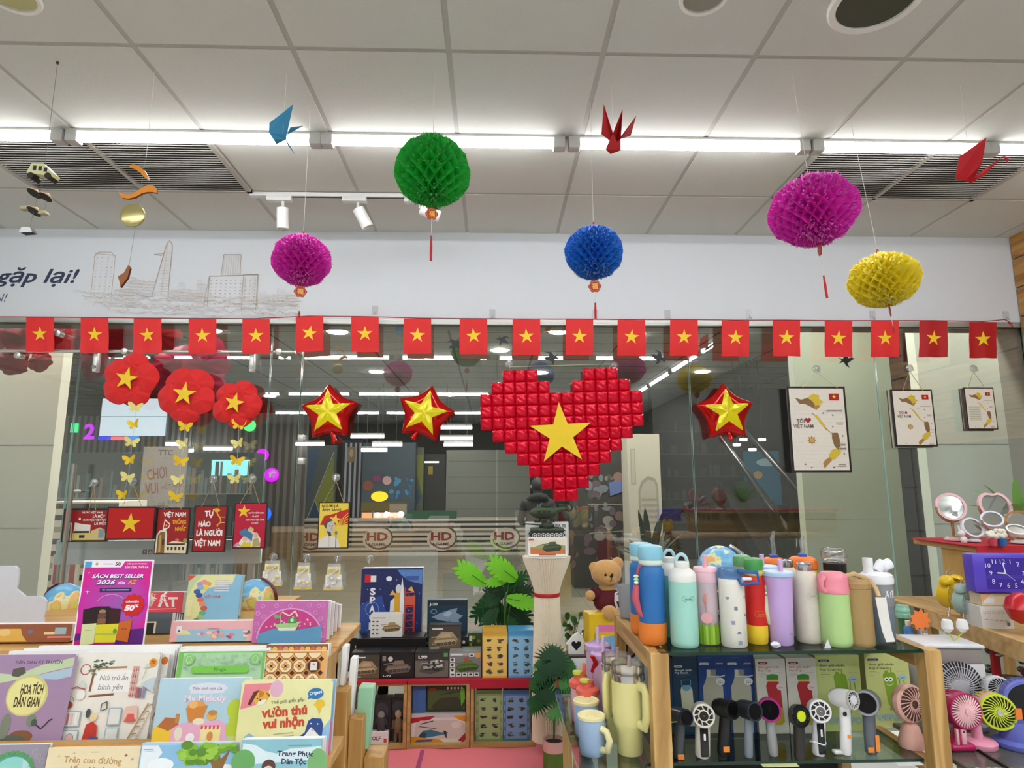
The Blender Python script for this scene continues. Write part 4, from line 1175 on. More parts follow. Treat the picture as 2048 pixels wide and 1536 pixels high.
def p1(A):
 w = C('f0e8e0')
 A.t('NƯỚC VIỆT NAM', 179,1025,3.6, w, b=.03, w=40); A.t('LÀ MỘT', 193,1032.5,5.5, w, b=.04, w=25)
 A.t('DÂN TỘC VIỆT NAM', 186,1040,3.6, w, b=.03, w=48); A.t('LÀ MỘT', 197,1047,5.5, w, b=.04, w=24)
 A.p([(125,1082),(126,1050),(132,1042),(140,1046),(142,1082)], C('e8dcd0')); A.p([(128,1082),(129,1052),(138,1048),(139,1082)], C('2a1f1a'))
 A.p([(146,1045),(160,1048),(178,1050),(178,1068),(145,1064)], C('ece6da')); A.r(143,1066,212,1080, C('d8c878')); A.r(146,1062,176,1066, C('241c18'))
 A.p([(180,1062),(197,1055),(207,1060),(208,1080),(180,1080)], C('d9c486')); A.p([(195,1058),(206,1060),(206,1076),(195,1076)], C('8aa0b0')); A.r(157,1070,168,1076, C('3a2a20'))
 A.e(155,1038,2.5,2.5, w)
plaque('red wide plaque with white slogan and pale buildings, behind the door handle', (121,1017,213,1084), p1, RB, (188,965),((178,1019),(191,1019)), Y=3.94, hl='clear suction hook above the slogan plaque behind the door handle')
plaque('red wide plaque with one large yellow star, hung under the butterflies', (209,1013,307,1080), lambda A: A.st(257,1047,22, YEL, 1), C('c21a1a', .75, bump=.4, sc=300),(266,963),((245,1013),(283,1013)), Y=3.915, hl='clear suction hook above the plaque with one large star')
def p3(A):
 A.t('VIỆT NAM', 343,1029,8.5, C('fbf4ea'), b=.04, w=45); A.t('THỐNG', 353,1044,7.5, C('f0b020'), b=.04, w=28); A.t('NHẤT', 357,1058,7.5, C('f0b020'), b=.04, w=22)
 A.p([(321,1060),(324,1038),(336,1048),(334,1056),(325,1061)], C('f4ece0')); A.p([(323,1057),(325,1042),(334,1049),(332,1055)], C('b8201c')); A.st(328,1051,2.5, YEL)
 A.p([(309,1106),(310,1070),(316,1061),(328,1060),(331,1068),(331,1106)], C('f0e6d8')); A.p([(312,1106),(313,1070),(318,1064),(327,1064),(328,1106)], C('8a6a3a')); A.r(316,1070,320,1104, C('d0a860')); A.r(322,1078,326,1090, C('4a341c'))
 A.p([(329,1106),(330,1088),(345,1082),(372,1086),(371,1107)], C('eee2c0')); A.r(332,1087,368,1090, C('241c16'))
 for k in range(5): A.r(333 + k * 7.5,1094,337 + k * 7.5,1100, C('3a2c20'))
 A.e(352,1080,4,3, C('e06a6a')); A.e(368,1082,4,5, C('9aa060'))
plaque('red tall plaque with white and yellow slogan above a flag tower', (307,1016,374,1109), p3, RB, (357,962),((328,1018),(362,1018)), hl='clear suction hook above the flag tower plaque')
def p4(A):
 w = C('fbf6f0')
 A.t('TỰ', 413,1027,11, w, b=.05, w=18); A.t('HÀO', 405,1048,10, w, b=.05, w=25); A.t('LÀ NGƯỜI', 416,1066,11, w, b=.05, w=52); A.t('VIỆT NAM', 413,1086,11, w, b=.05, w=52)
 A.p([(422 + x * .30,1018 + y * .29) for x, y in VN], C('e8b430')); A.r(438,1034,445,1035, w); A.r(438,1045,445,1046, w)
plaque('red tall plaque with thick white slogan beside a small golden country map', (383,1011,449,1104), p4, RB, (427,958),((404,1012),(438,1012)), hl='clear suction hook above the thick white slogan plaque')
def p5(A):
 A.st(483,1023,14, YEL, 2); w = C('f4e6e6')
 for (x, y, t_, ww) in ((508,1026, 'NƯỚC VIỆT NAM', 30),(507,1033, 'LÀ MỘT', 13),(507,1040, 'DÂN TỘC VIỆT NAM', 36),(507,1046.5, 'LÀ MỘT', 13)): A.t(t_, x, y, 3, w, b=.03, w=ww)
 A.p([(472,1094),(480,1080),(488,1070),(500,1064),(512,1066),(520,1078),(519,1094)], C('f4ece4'))
 A.e(499,1061,6,6, C('e8c8a8')); A.p([(493,1060),(499,1053),(506,1059)], C('d8c070')); A.e(510,1071,5,6, C('e6c4a4')); A.e(489,1078,5,6, C('e8c8a8')); A.e(500,1080,4,5, C('e8c8a8'))
 A.p([(476,1064),(490,1056),(491,1060),(504,1068),(503,1082),(490,1074),(480,1070)], C('4f7fa8')); A.p([(504,1094),(505,1078),(515,1076),(521,1092)], C('b8b070')); A.p([(480,1094),(486,1084),(503,1086),(502,1094)], C('e0d040')); A.p([(466,1093),(474,1084),(482,1092)], C('c8a0b0'))
plaque('crimson tall plaque with corner star above four drawn young people', (464,1005,530,1097), p5, C('c4123c', .5),(505,958),((481,1006),(518,1006)), hl='clear suction hook above the crimson plaque with four people')
def p6(A):
 r = C('c8241c'); y = C('f2d648')
 A.t('NGƯỜI LÀ', 657,1012,5.5, C('4a2f16'), b=.03, w=34); A.t('ÁNH SÁNG', 660,1019.5,5.5, C('4a2f16'), b=.03, w=38)
 A.p([(638,1050),(646,1032),(664,1028),(680,1022),(695,1018),(694,1048),(676,1052)], r)
 for k in range(5): A.l([(668 + k * 2,1052 + k * 0),(694,1026 + k * 6)],1.2, y)
 A.st(668,1040,13, y, 8)
 g = C('e6e2da'); sk = C('cfc8bc'); dk = C('55504a')
 A.p([(636,1095),(637,1080),(648,1073),(656,1070),(668,1073),(676,1080),(680,1095)], g)
 A.p([(648,1052),(651,1044),(658,1040),(665,1042),(668,1050),(666,1062),(662,1070),(656,1070),(650,1062)], sk); A.p([(646,1052),(650,1041),(660,1038),(664,1041),(653,1046),(651,1058)], dk); A.p([(652,1062),(660,1064),(662,1072),(657,1073)], dk)
 A.l([(656,1052),(659,1051.5)],1, dk); A.l([(662,1051.5),(665,1052)],1, dk); A.l([(660,1060),(665,1060)],.9, dk); A.l([(661,1053),(663,1057),(661,1058)],.7, dk)
 A.l([(657,1073),(658,1094)],.8, C('b8b4ac')); A.l([(671,1068),(671,1095)],1.4, C('4a4a48')); A.e(671,1066,3,4, C('8a8a86'))
plaque('yellow tall plaque with a man in white shirt at a microphone', (634,1004,696,1097), p6, C('f0d650', .5),(672,955),((648,1004),(687,1004)), hl='clear suction hook above the yellow portrait plaque')
def vmap(A, x0, y0, k, big=1):
 tx = C('8d8982'); br, ye, ta = C('8b6a43', .5), C('dcc03c', .5), C('b58a4c', .5)
 def T(pts): return [(x0 + a * k, y0 + b_ * k) for a, b_ in pts]
 A.p(T([(18,22),(30,26),(42,22),(52,30),(58,40),(55,44),(44,38),(36,34),(26,34)]), br)
 A.p(T([(42,22),(54,14),(66,18),(64,24),(72,30),(66,36),(58,42),(52,30)]), ye); A.p(T([(52,40),(60,36),(66,38),(58,46)]), ta)
 A.l(T([(48,52),(56,58),(64,72),(74,84)]),1.6 * k, ta); A.p(T([(52,56),(58,56),(72,76),(74,82),(68,78)]), ye); A.l(T([(74,82),(84,92)]),1.4 * k, ta)
 A.p(T([(84,90),(95,90),(98,104),(97,116),(92,122),(86,114),(83,100)]), br)
 A.p(T([(82,122),(97,118),(98,128),(86,140),(76,142),(74,132)]), ye); A.p(T([(66,142),(76,136),(80,142),(72,150),(64,158),(62,148)]), ta)
 A.st(x0 + 44 * k, y0 + 104 * k, 9 * k, ta, 0,8,.6); A.e(x0 + 44 * k, y0 + 104 * k, 4 * k, 4 * k, C('cfa868'))
 A.r(x0 + 84 * k, y0 + 14 * k, x0 + 103 * k, y0 + 27 * k, C('b01a1e')); A.st(x0 + 93.5 * k, y0 + 20.5 * k, 4.5 * k, YEL)
 for (a, b_) in ((70,52),(88,56),(86,78),(104,96),(104,130),(28,150),(40,156),(82,156)):
  A.st(x0 + a * k, y0 + b_ * k, 2.6 * k, C('4a4640'),20,4,.3)
 for (a, b_, w) in ((92,46,30),(100,70,14),(100,73,12),(102,112,13),(102,119,13),(98,150,14),(98,153,16)): A.r(x0 + a * k - w * k / 2, y0 + b_ * k, x0 + a * k + w * k / 2, y0 + (b_ + 1.2) * k, tx)
def m1(A):
 for j in range(20): A.r(1592,781 + 8 * j, 1698,781.6 + 8 * j, C('e2ddd2'))
 vmap(A, 1583,773,1.04); A.t('TÔI', 1609,843,7.5, C('6a655e'), b=.02, w=16); A.p([(1624 + 7 * x, 842 + 7 * y) for x, y in ((0,.8),(-.9,-.1),(-.75,-.7),(-.3,-.75),(0,-.4),(.3,-.75),(.75,-.7),(.9,-.1))], C('a8202c')); A.t('VIỆT NAM', 1614,853,7, C('6a655e'), b=.02, w=40)
 A.t('VỊNH BẮC BỘ', 1676,823,4, C('aaa59c'), w=34); A.t('BIỂN', 1687,890,5, C('8d8982'), w=14); A.t('ĐÔNG', 1687,898,5, C('8d8982'), w=17)
MAPC = C('ece5d8', .5)
plaque('largest map plaque, white with brown and yellow country map, leftmost of the map boards', (1586,773,1704,945), m1, MAPC, (1633,738),((1606,774),(1674,775)), Y=3.93, hl='clear suction hook above the largest map plaque', cord='c9bd9a')
def m2(A):
 vmap(A, 1794,780,.71); A.t('TÔI', 1810,826,5, C('6a655e'), b=.02, w=11); A.e(1819,826,2.6,2.6, C('a8202c'),8); A.t('VIỆT NAM', 1814,833,5, C('6a655e'), b=.02, w=28)
slab('map_board', 'plain board of the stacked pair, mostly hidden behind the middle map plaque', 'plaque', (1786,780,1866,896),3.952,.012, C('cfc6b2', .5), C('3a2a20', .5), group='map boards on the right glass')
plaque('middle-sized map plaque hung in front of a plain board', (1793,779,1876,893), m2, MAPC, (1819,736),((1806,780),(1845,780)), Y=3.93, hl='clear suction hook above the middle-sized map plaque')
def m3(A):
 vmap(A, 1937,778,.5); A.r(1942,812,1966,842, C('d9d8c4'))
 for j in range(6): A.r(1944,815 + j * 4.4,1964,815.6 + j * 4.4, C('9a988c'))
for k in range(2):
 slab('map_board', 'brown edged board %s behind the smallest map plaque' % ('directly' if k else 'farthest back'), 'plaque', (1929 + 4 * k, 777,1984 + 4 * k, 862),3.962 - .015 * k, .012, C('8a6a50' if k else 'd0c6b0', .5), C('3a2a20', .5), group='map boards on the right glass')
plaque('smallest map plaque with a little table, rightmost of the map boards', (1937,775,1997,859), m3, MAPC, (1947,737),((1936,776),(1970,776)), Y=3.93, hl='clear suction hook above the smallest map plaque')
# ---- small bags on suction hooks
film = clear('fafaf6', .05,.05,.15,.2)
def bag(px0, py0, px1, py1, hook, label, hl):
 suction(hook[0], hook[1], hl)
 Y = 3.93; xm = (px0 + px1) / 2; c = AY(xm, py0, Y); s = MP(xm, py0, Y); w = (px1 - px0) * s / 2; h = (py1 - py0) * s; r_ = random.Random(px0)
 t = thing('toy_bag', label, 'packaged toy', c, group='clear bags hung on the glass')
 m = MB(); prof = [(.62,0,.004),(.66,.2,.012),(.78,.55,.022),(1,.95,.02),(.96,1,.005)]
 vs = []
 for f, z, d in prof: vs += [(-w * f, 0,-h * z),(0,-d, -h * z),(w * f, 0,-h * z),(0, d, -h * z)]
 m.add(vs, [(4 * k + i, 4 * k + (i + 1) % 4,4 * k + 4 + (i + 1) % 4,4 * k + 4 + i) for k in range(4) for i in range(4)], film); m.build('bag', t)
 m = MB(); m.box(-w * .6, w * .6,-.006,-.003,-h * .42,-h * .12, C('f6f0c8', .5)); m.box(-w * .78, w * .78,-.005,-.002,-h * .9,-h * .42, C('f4f4f0', .5)); m.box(-w * .5, w * .5,-.008,-.006,-h * .34,-h * .22, C('e0c85a')); m.build('header_card', t)
 m = MB()
 for k in range(6): m.ball((r_.uniform(-.55,.55) * w, -.014,-h * r_.uniform(.55,.85)),(.011,.008,.011), C(r_.choice(['f6f6f4', 'efefe8', 'dcd8e8', 'f2e6a0']),.4),10,8)
 m.tube([(-.5 * w, -.012,-h * .5),(.45 * w, -.016,-h * .2)],.003, C('f4f2ea'),6); m.build('plastic_pieces', t)
 m = MB(); m.box(-w * .9, w * .9,-.012,.0,-h * .99,-h * .93, C('ecd04a', .5)); m.build('yellow_strip', t)
bag(522,1121,569,1171,(547,1114), 'clear bag of small white toys hung left of the double glass edge', 'clear suction hook holding the toy bag left of the double glass edge')
bag(589,1125,627,1177,(614,1115), 'clear bag of small white toys, middle of the three hung bags', 'clear suction hook holding the middle toy bag')
bag(648,1127,689,1179,(676,1115), 'clear bag of small white toys hung under the portrait plaque, rightmost bag', 'clear suction hook holding the rightmost toy bag')
suction(740,1117, 'empty clear suction hook above the blue space toy box')
suction(544,948, 'clear suction hook beside the magenta round signs')
suction(120,667, 'clear suction hook high on the glass between the first two flags')
# white notice board behind the door glass
def nb(A):
 A.r(110,1082,520,1098, C('e4e8ec')); [(A.r(x, 1099, x + 9,1109, C('6a1c34')), A.t(ch, x + 4.5,1104,6, C('f4f6f8'), b=.03)) for x, ch in ((283, 'F'),(294, 'A'))]
o = slab('notice_panel', 'white low notice panel with dark letters standing behind the red plaques', 'sign board', (110,1080,520,1128),4.25,.03, C('f4f7fa', .5), C('f4f7fa'), nb)
for sx in (-1,1):
 m = MB(); w2 = (xat(520,1100,4.25) - xat(110,1100,4.25)) / 2 - .06; m.box(sx * w2 - .02, sx * w2 + .02,0,.03,-o.location.z, 0, C('c4c8cc', .4,.5)); m.build('leg', o)
# ================================================================== BOOK DISPLAY (left)
WD = wood('b98a4a', 'd3a968', 2.2, 'X'); WDZ = wood('a8783a', 'c99c58', 2.2, 'Z')
ZT = zat(400,1283,1.72)                       # top ledge of the rack
YB2, YB3, YB4 = 1.50,1.385,1.25
z2, z3 = zat(200,1497, YB2), zat(400,1512, YB3)
z4 = z3 - .1
t = thing('book_rack', 'stepped light wooden book rack carrying the picture books', 'book rack', (0,1.6,0))
def rk(x0, x1, y0, y1, z0, z1, nm, mat=WD):
 m = MB(); m.rbox(x0, x1, y0 - 1.6, y1 - 1.6, z0, z1, mat, .002,1); return m.build(nm, t)
xl = -2.2; xr = xat(677,1300,1.66)
rk(xl, xr, 1.66,1.93, ZT - .02, ZT, 'top_shelf'); rk(xl, xat(566,1225,2.2),1.93,2.4, ZT - .02, ZT, 'top_shelf')
rk(xl, xat(640,1290,1.64),1.64,1.66, ZT - .035, ZT + .004, 'front_lip')
rk(xl, xr, YB2 - .02,1.66, z2 - .02, z2, 'tier'); rk(xl, xat(668,1500, YB3), YB3 - .02, YB2 - .02, z3 - .02, z3, 'tier'); rk(xl, xat(668,1500, YB3), YB4 - .03, YB3 - .02, z4 - .02, z4, 'tier')
rk(xl, xr, 1.64,1.66, z2, ZT - .035, 'back_panel'); rk(xl, xat(566,1225,2.2),2.38,2.4,0, ZT - .02, 'back_panel')
rk(xat(640,1400,1.6), xr, 1.56,1.66, z2 - .3, ZT - .003, 'side_panel', WDZ)
rk(xr + .001, xr + .035,1.62,1.70,0, zat(690,1372,1.66), 'side_step', WDZ)
rk(xr + .036, xr + .07,1.64,1.71,0, zat(705,1432,1.66), 'side_step', WDZ)
rk(xr + .071, xr + .12,1.66,1.73,0, zat(716,1500,1.7), 'side_step', WDZ)
rk(xl, xr - .05, YB4 - .02, YB4,0, z4 - .02, 'front_panel')
# ---- globes
def globemat():
 mt, n, l, b, o = newmat('globe_print'); setp(b, Roughness=.25)
 co = n.new('ShaderNodeTexCoord'); tx = n.new('ShaderNodeTexNoise'); tx.inputs['Scale'].default_value = 9; tx.inputs['Detail'].default_value = 5
 l.new(co.outputs['Object'], tx.inputs[0]); cr = n.new('ShaderNodeValToRGB'); e = cr.color_ramp.elements
 e[0].position = 0; e[0].color = (*lin('6fb2dc'),1); e[1].position = .5; e[1].color = (*lin('7cbce4'),1)
 for p, c in ((.515, 'e6e2a4'),(.56, 'f0b67a'),(.60, 'd8d870'),(.66, 'e8a0a0')):
  q = e.new(p); q.color = (*lin(c),1)
 cr.color_ramp.interpolation = 'CONSTANT'
 l.new(tx.outputs[0], cr.inputs[0]); l.new(cr.outputs[0], b.inputs['Base Color']); return mt
GM = globemat()
def globe(px, py, r, Y, label, arc, zb, tilt=20):
 c = AY(px, py, Y); r *= MP(px, py, Y)
 t = thing('desk_globe', label, 'globe', (c.x, Y, zb), group='desk globes')
 h = c.z - zb
 m = MB(); m.ball((0,0,0), r, GM, 36,24); o = m.build('globe_ball', t, (0,0, h),(0, R(tilt),.8))
 m = MB(); a0, a1 = arc
 for k in range(1): m.tube([(r * 1.07 * math.cos(R(a)),0, h + r * 1.07 * math.sin(R(a))) for a in [a0 + (a1 - a0) * i / 24 for i in range(25)]],.007, C('6a1420', .35),8, rz=.004)
 m.build('meridian', t)
 m = MB(); m.lathe([(r * .75,0),(r * .75,.006),(r * .3,.012),(.012,.02),(.012, max(.022, h - r * 1.05))], C('6a1420', .35),28); m.build('base', t)
 return t
ZG = ZT
globe(128,1208,40,2.22, 'blue desk globe with dark red arc, half hidden behind the pink poster', (110,262), ZG)
globe(509,1200,41,2.2, 'blue desk globe with dark red arc behind the pink boat book', (-80,75), ZG)
# ---- cloud-shaped white board
Y = 1.9; p = AY(20,1257, Y); s = MP(20,1200, Y)
m = MB(); o = [(-90,1257),(-90,1150),(-60,1137),(14,1137),(22,1142),(25,1152),(24,1182),(32,1188),(44,1197),(60,1196),(78,1198),(87,1206),(87,1222),(84,1236),(87,1248),(80,1256),(60,1254),(40,1257)]
m.prism([((x - 20) * s, (1257 - y) * s * 1.02) for x, y in o],0,.006, C('d2d6df', .5))
tag(m.build('cloud_board', None, (p.x, Y, max(p.z, ZT))), 'blank white cloud-shaped board standing at the far left edge', 'sign board')
# ---- pink promotion poster
def poster(A):
 mg, pu, w = C('d81f92', .4), C('7a2aa8', .4), C('f6f0f8', .4)
 A.r(147,1123,283,1296, mg)
 for k in range(14):      # printed colour run from magenta to violet
  f = k / 13; A.e(215 + 26 * f, 1213 + 4 * f, 66 * (1 - f) + 4,78 * (1 - f) + 3, C((.62 - .30 * f, .02 + .10 * f, .36 + .12 * f),.4),26)
 A.p([(147,1268),(283,1258),(283,1296),(147,1296)], C('5a1a78', .4)); A.p([(147,1282),(200,1272),(240,1296),(147,1296)], C('c01880', .4))
 A.p([(147,1123),(228,1123),(221,1135),(147,1135)], w); A.r(147,1123,161,1135, C('4aa8d0')); A.e(171,1128,3,3, C('c8b060')); A.r(184,1127,204,1129, C('b8b4c0')); A.t('50', 214,1128,6.5, C('4a2a2a'), b=.03, w=11)
 A.t('HỘI QUÁN THÁNG 1', 253,1128,3.4, w, w=40); A.t('SĂN DEAL THẢ GA', 253,1135,4.2, w, b=.02, w=48)
 A.t('SÁCH BEST SELLER', 217.5,1154,7.4, C('5a1a78'), b=.05, sh=.25, w=104); A.t('SÁCH BEST SELLER', 217,1153,7.4, w, b=.03, sh=.25, w=104)
 A.t('2026', 195,1166,8.6, C('3a2a78'), b=.05, sh=.25, w=38); A.t('2026', 194,1165,8.6, w, b=.03, sh=.25, w=38); A.t('của', 226,1166,5.6, w, b=.02, w=15); A.t('AZ', 248,1165,8, C('f0a028'), b=.04, sh=.25, w=19)
 A.r(184,1177,248,1185, C('33205e')); A.t('TỪ', 192,1181,3.2, w); A.r(198,1180,243,1182, C('c8b8e0'))
 A.ring(210,1212,30,22,.8, C('f0b8e0'),20,200,330); A.st(160,1184,6, w, 0,4,.15); A.st(158,1146,4, w, 0,4,.15)
 A.e(255,1212,20,20, C('d0161c'),24); A.st(255,1212,24, C('d0161c'),0,12,.85); A.t('GIẢM ĐẾN', 253,1205,3.5, w, b=.03, w=26); A.t('50', 249,1217,10.5, w, b=.06, sh=.15, w=20); A.t('%', 263,1213,6, w, b=.04, w=8)
 A.p([(157,1220),(184,1214),(186,1250),(160,1256)], C('251012')); A.r(183,1214,210,1250, C('1c1414')); A.p([(210,1217),(232,1219),(232,1250),(210,1250)], C('3a0c0e'))
 A.e(196,1224,7,4, C('a88060')); A.e(196,1232,9,6, C('6e4432')); A.r(188,1238,205,1248, C('8a5a3a'))
 A.p([(159,1249),(187,1247),(187,1287),(160,1291)], C('d9dea2')); A.r(166,1260,180,1261.5, C('a8ac80'))
 A.p([(187,1250),(232,1248),(229,1285),(188,1285)], C('e0d62a')); A.r(188,1267,229,1271, C('b8c040')); A.e(226,1263,4,5, C('6a9a30'))
 A.p([(232,1246),(258,1240),(254,1285),(230,1280)], C('c9651c')); A.r(238,1258,250,1259.5, C('8a3a10'))
slab('promotion_poster', 'magenta and violet sale poster with a red flower-shaped badge', 'poster', (144,1120,286,1299),1.63,.004, C('f2eef4', .4), None, poster, 4, sit=None)
# ---- back row on the top ledge
def bk(name, label, q, Y, t_, face, art, spine=None, tilt=9, sit=None, group='picture books on the rack', yaw=0):
 return slab(name, label, 'book', q, Y, t_, C(face, .4) if isinstance(face, str) else face, C(spine, .45) if spine else C(face, .45), art, tilt, yaw, group, 'book', sit=sit)
def boat(A):
 A.r(504,1212,648,1290, C('c86aae')); r_ = random.Random(1)
 for k in range(46):
  x, y = r_.uniform(506,646), r_.uniform(1214,1285); A.ring(x, y, 4,4,.8, C('e4a6d6'),8)
 A.e(578,1282,66,62, C('e2a0d4'),40,180,360); A.e(578,1282,63,59, C('c93c86'),40,180,360)
 for k in range(26):
  a = r_.uniform(200,340); q = r_.uniform(25,58); A.st(578 + q * math.cos(R(a)),1282 + q * math.sin(R(a)) * .95,2.4, C('f4c8dc'),0,5,.5)
 A.p([(515,1282),(516,1272),(545,1262),(580,1266),(610,1262),(640,1256),(642,1282)], C('5e9ac2')); A.r(515,1278,642,1291, C('5e9ac2'))
 A.p([(546,1253),(598,1248),(590,1264),(556,1264)], C('a8d08a')); A.p([(552,1260),(592,1259),(588,1266),(557,1266)], C('d8ecd0')); A.r(573,1240,590,1251, C('3a9a4a')); A.e(581,1245,3.5,3.5, C('d0ecc8')); A.r(557,1228,559,1253, C('a8c88a')); A.p([(545,1232),(556,1236),(556,1242),(545,1240)], C('7ab06a')); A.l([(560,1228),(575,1236),(586,1226),(592,1238)],3, C('e8d8b8'))
for k in range(4):
 q = 7.5 * k
 bk('picture_book', 'thick pink picture book with a boat on its cover, front of a leaning row' if k == 0 else 'white edged copy in the row behind the pink boat book, ' + ['', 'nearest behind', 'second behind', 'last behind'][k],(503 + q, 1206 - 0.5 * k + (3 * k if k else 0),651 + q, 1288),1.69 + .045 * k, .036, 'c86aae', boat if k == 0 else None, 'f4f4f2', 7, ZT)
def pst(A):
 A.r(338,1256,502,1290, C('efb6bc')); A.r(352,1264,492,1290, C('9cc6dc')); A.p([(352,1276),(352,1262),(372,1266),(380,1274)], C('e8e0a0')); r_ = random.Random(5)
 for k in range(24): A.e(r_.uniform(395,496), r_.uniform(1268,1282), r_.uniform(3,6), r_.uniform(2,4), C(r_.choice(['f0a8a0', 'e880a0', 'f4d0b0', 'b05a80', '5a6a74', 'f4e0d0'])),10)
 A.r(350,1256,361,1272, C('f0f0f4')); A.p([(352,1269),(355.5,1263),(359,1269)], C('2a5aa8')); A.r(412,1261,436,1262.5, C('c890a0'))
bk('picture_book', 'pale pink picture book showing only its top strip, left of the boat book', (338,1246,503,1290),1.70,.04, 'efb6bc', pst, 'f4f4f2', 6, ZT)
def mapb(A):
 A.r(367,1152,474,1255, C('8cc4e4')); A.p([(367,1152),(460,1152),(455,1172),(410,1180),(392,1200),(404,1230),(400,1255),(367,1255)], C('e9e9a6')); A.p([(367,1152),(395,1152),(380,1170),(367,1200)], C('c8dca8'))
 for (x, y, c) in ((390,1172, 'b49ad0'),(398,1168, 'e09aa0'),(406,1172, 'e8a868'),(402,1179, 'f0d860'),(392,1180, '90b8e0'),(386,1188, '3a6ab0'),(391,1196, '3a58a0'),(395,1206, 'e07868'),(400,1215, 'e89878'),(404,1224, 'c86a58'),(402,1234, '68b890'),(398,1243, 'a8d070'),(392,1250, '8a78c0')): A.e(x, y, 7,5.5, C(c),12)
 A.t('VIỆT NAM', 418,1199,5.5, C('d07a8a'), b=.02, w=32)
 for k in range(6): A.r(420,1160 + 5 * k, 450,1163 + 5 * k, C('e6e6ee'))
 A.p([(366,1153),(380,1153),(366,1166)], C('e05030')); A.r(370,1206,380,1240, C('f2ecb0'))
for k in range(2):
 bk('picture_book', ['map book with a colourful country outline on yellow and blue', 'second copy peeking out behind the map book'][k],(366 + 13 * k, 1151 + k, 462 + 13 * k, 1250),1.96 + .05 * k, .02, 'a8d0e0', mapb, '9cc4b4', 8, ZT, group='map books on the ledge')
def dat(A):
 A.r(285,1191,360,1240, C('e0485a')); A.t('ĐẤT', 320,1211,22, C('fbe6ea'), b=.04, sh=-.12, w=62); A.t('VIỆT', 296,1195,6, C('f6d0b8'), b=.03, w=22)
 for k in range(12): A.e(300 + 4 * k, 1206 + (k * 7) % 11,1,1.2, C('7a6a5a'),6)
 A.l([(290,1229),(350,1227)],2, C('f0a0b0'))
bk('boxed_book', 'red boxed book with big white letters behind the poster', (284,1188,361,1240),2.05,.05, 'd84858', dat, 'e8e0e0', 6, ZT, group='boxed books behind the poster')
for k in range(4): bk('boxed_book', 'slate grey book standing right of the poster, %s in its row' % ['nearest', 'second', 'third', 'last'][k],(283 + 8 * k, 1228 + k, 338 + 5 * k, 1290),1.80 + .035 * k, .026, '55616c', (lambda A: (A.r(284,1254,308,1290, C('e8e8d8')), A.r(284,1258,304,1290, C('26221c')))) if k == 0 else None, '4a555e', 6, ZT, group='boxed books behind the poster')
def yl(A):
 A.r(-60,1262,138,1290, C('9a5a3c')); A.p([(-60,1262),(36,1262),(40,1275),(52,1290),(-60,1290)], C('e4b455')); A.e(5,1270,12,8, C('f0cc80')); A.e(56,1269,5,4.5, C('6a7aa0')); A.r(84,1270,110,1275, C('f2dca0')); A.r(105,1260,128,1275, C('a8bcc4')); A.r(92,1279,140,1283, C('e88878'))
bk('picture_book', 'brown and yellow picture book under the white cloud board at the left edge', (-60,1252,138,1292),1.71,.04, '9a5a3c', yl, 'f4f4f2', 6, ZT)
# ---- second row
def pur(A):
 A.r(-70,1316,118,1500, C('a68aac')); A.p([(-70,1345),(0,1352),(50,1332),(112,1318),(112,1336),(70,1345),(20,1358),(-70,1375)], C('c4d4ac')); A.p([(20,1358),(70,1347),(112,1338),(112,1356),(84,1362),(40,1360)], C('aec6d8'))
 A.t('DÂN GIAN KỲ TRUYỆN', 40,1327,6, C('5a4a66'), b=.02, w=96); A.e(30,1392,42,40, C('d4cf86'),36); A.e(29,1393,38,36, C('e9e49a'),36)
 A.t('HOA TÍCH', 38,1380,19, C('3c2a1c'), b=.03, w=46); A.t('DÂN GIAN', 33,1404,19, C('3c2a1c'), b=.03, w=52)
 A.p([(-10,1340),(12,1336),(18,1348),(4,1356),(-10,1354)], C('5a564c')); A.l([(50,1444),(64,1450),(72,1456),(80,1448),(86,1440),(92,1438)],3, C('3a3440')); A.e(50,1440,10,12, C('7f8a78')); A.e(56,1444,6,7, C('4a5a50')); A.e(35,1470,24,12, C('8a5a3c')); A.e(20,1478,26,12, C('5e6450')); A.e(0,1450,10,24, C('7f8a78')); A.l([(40,1478),(72,1484)],2, C('5a3a34'))
bk('picture_book', 'mauve folk tale book with yellow moon disc at the left edge', (-70,1312,112,1496), YB2 - .012,.012, 'a68aac', pur, 'd8d0dc', 10, z2)
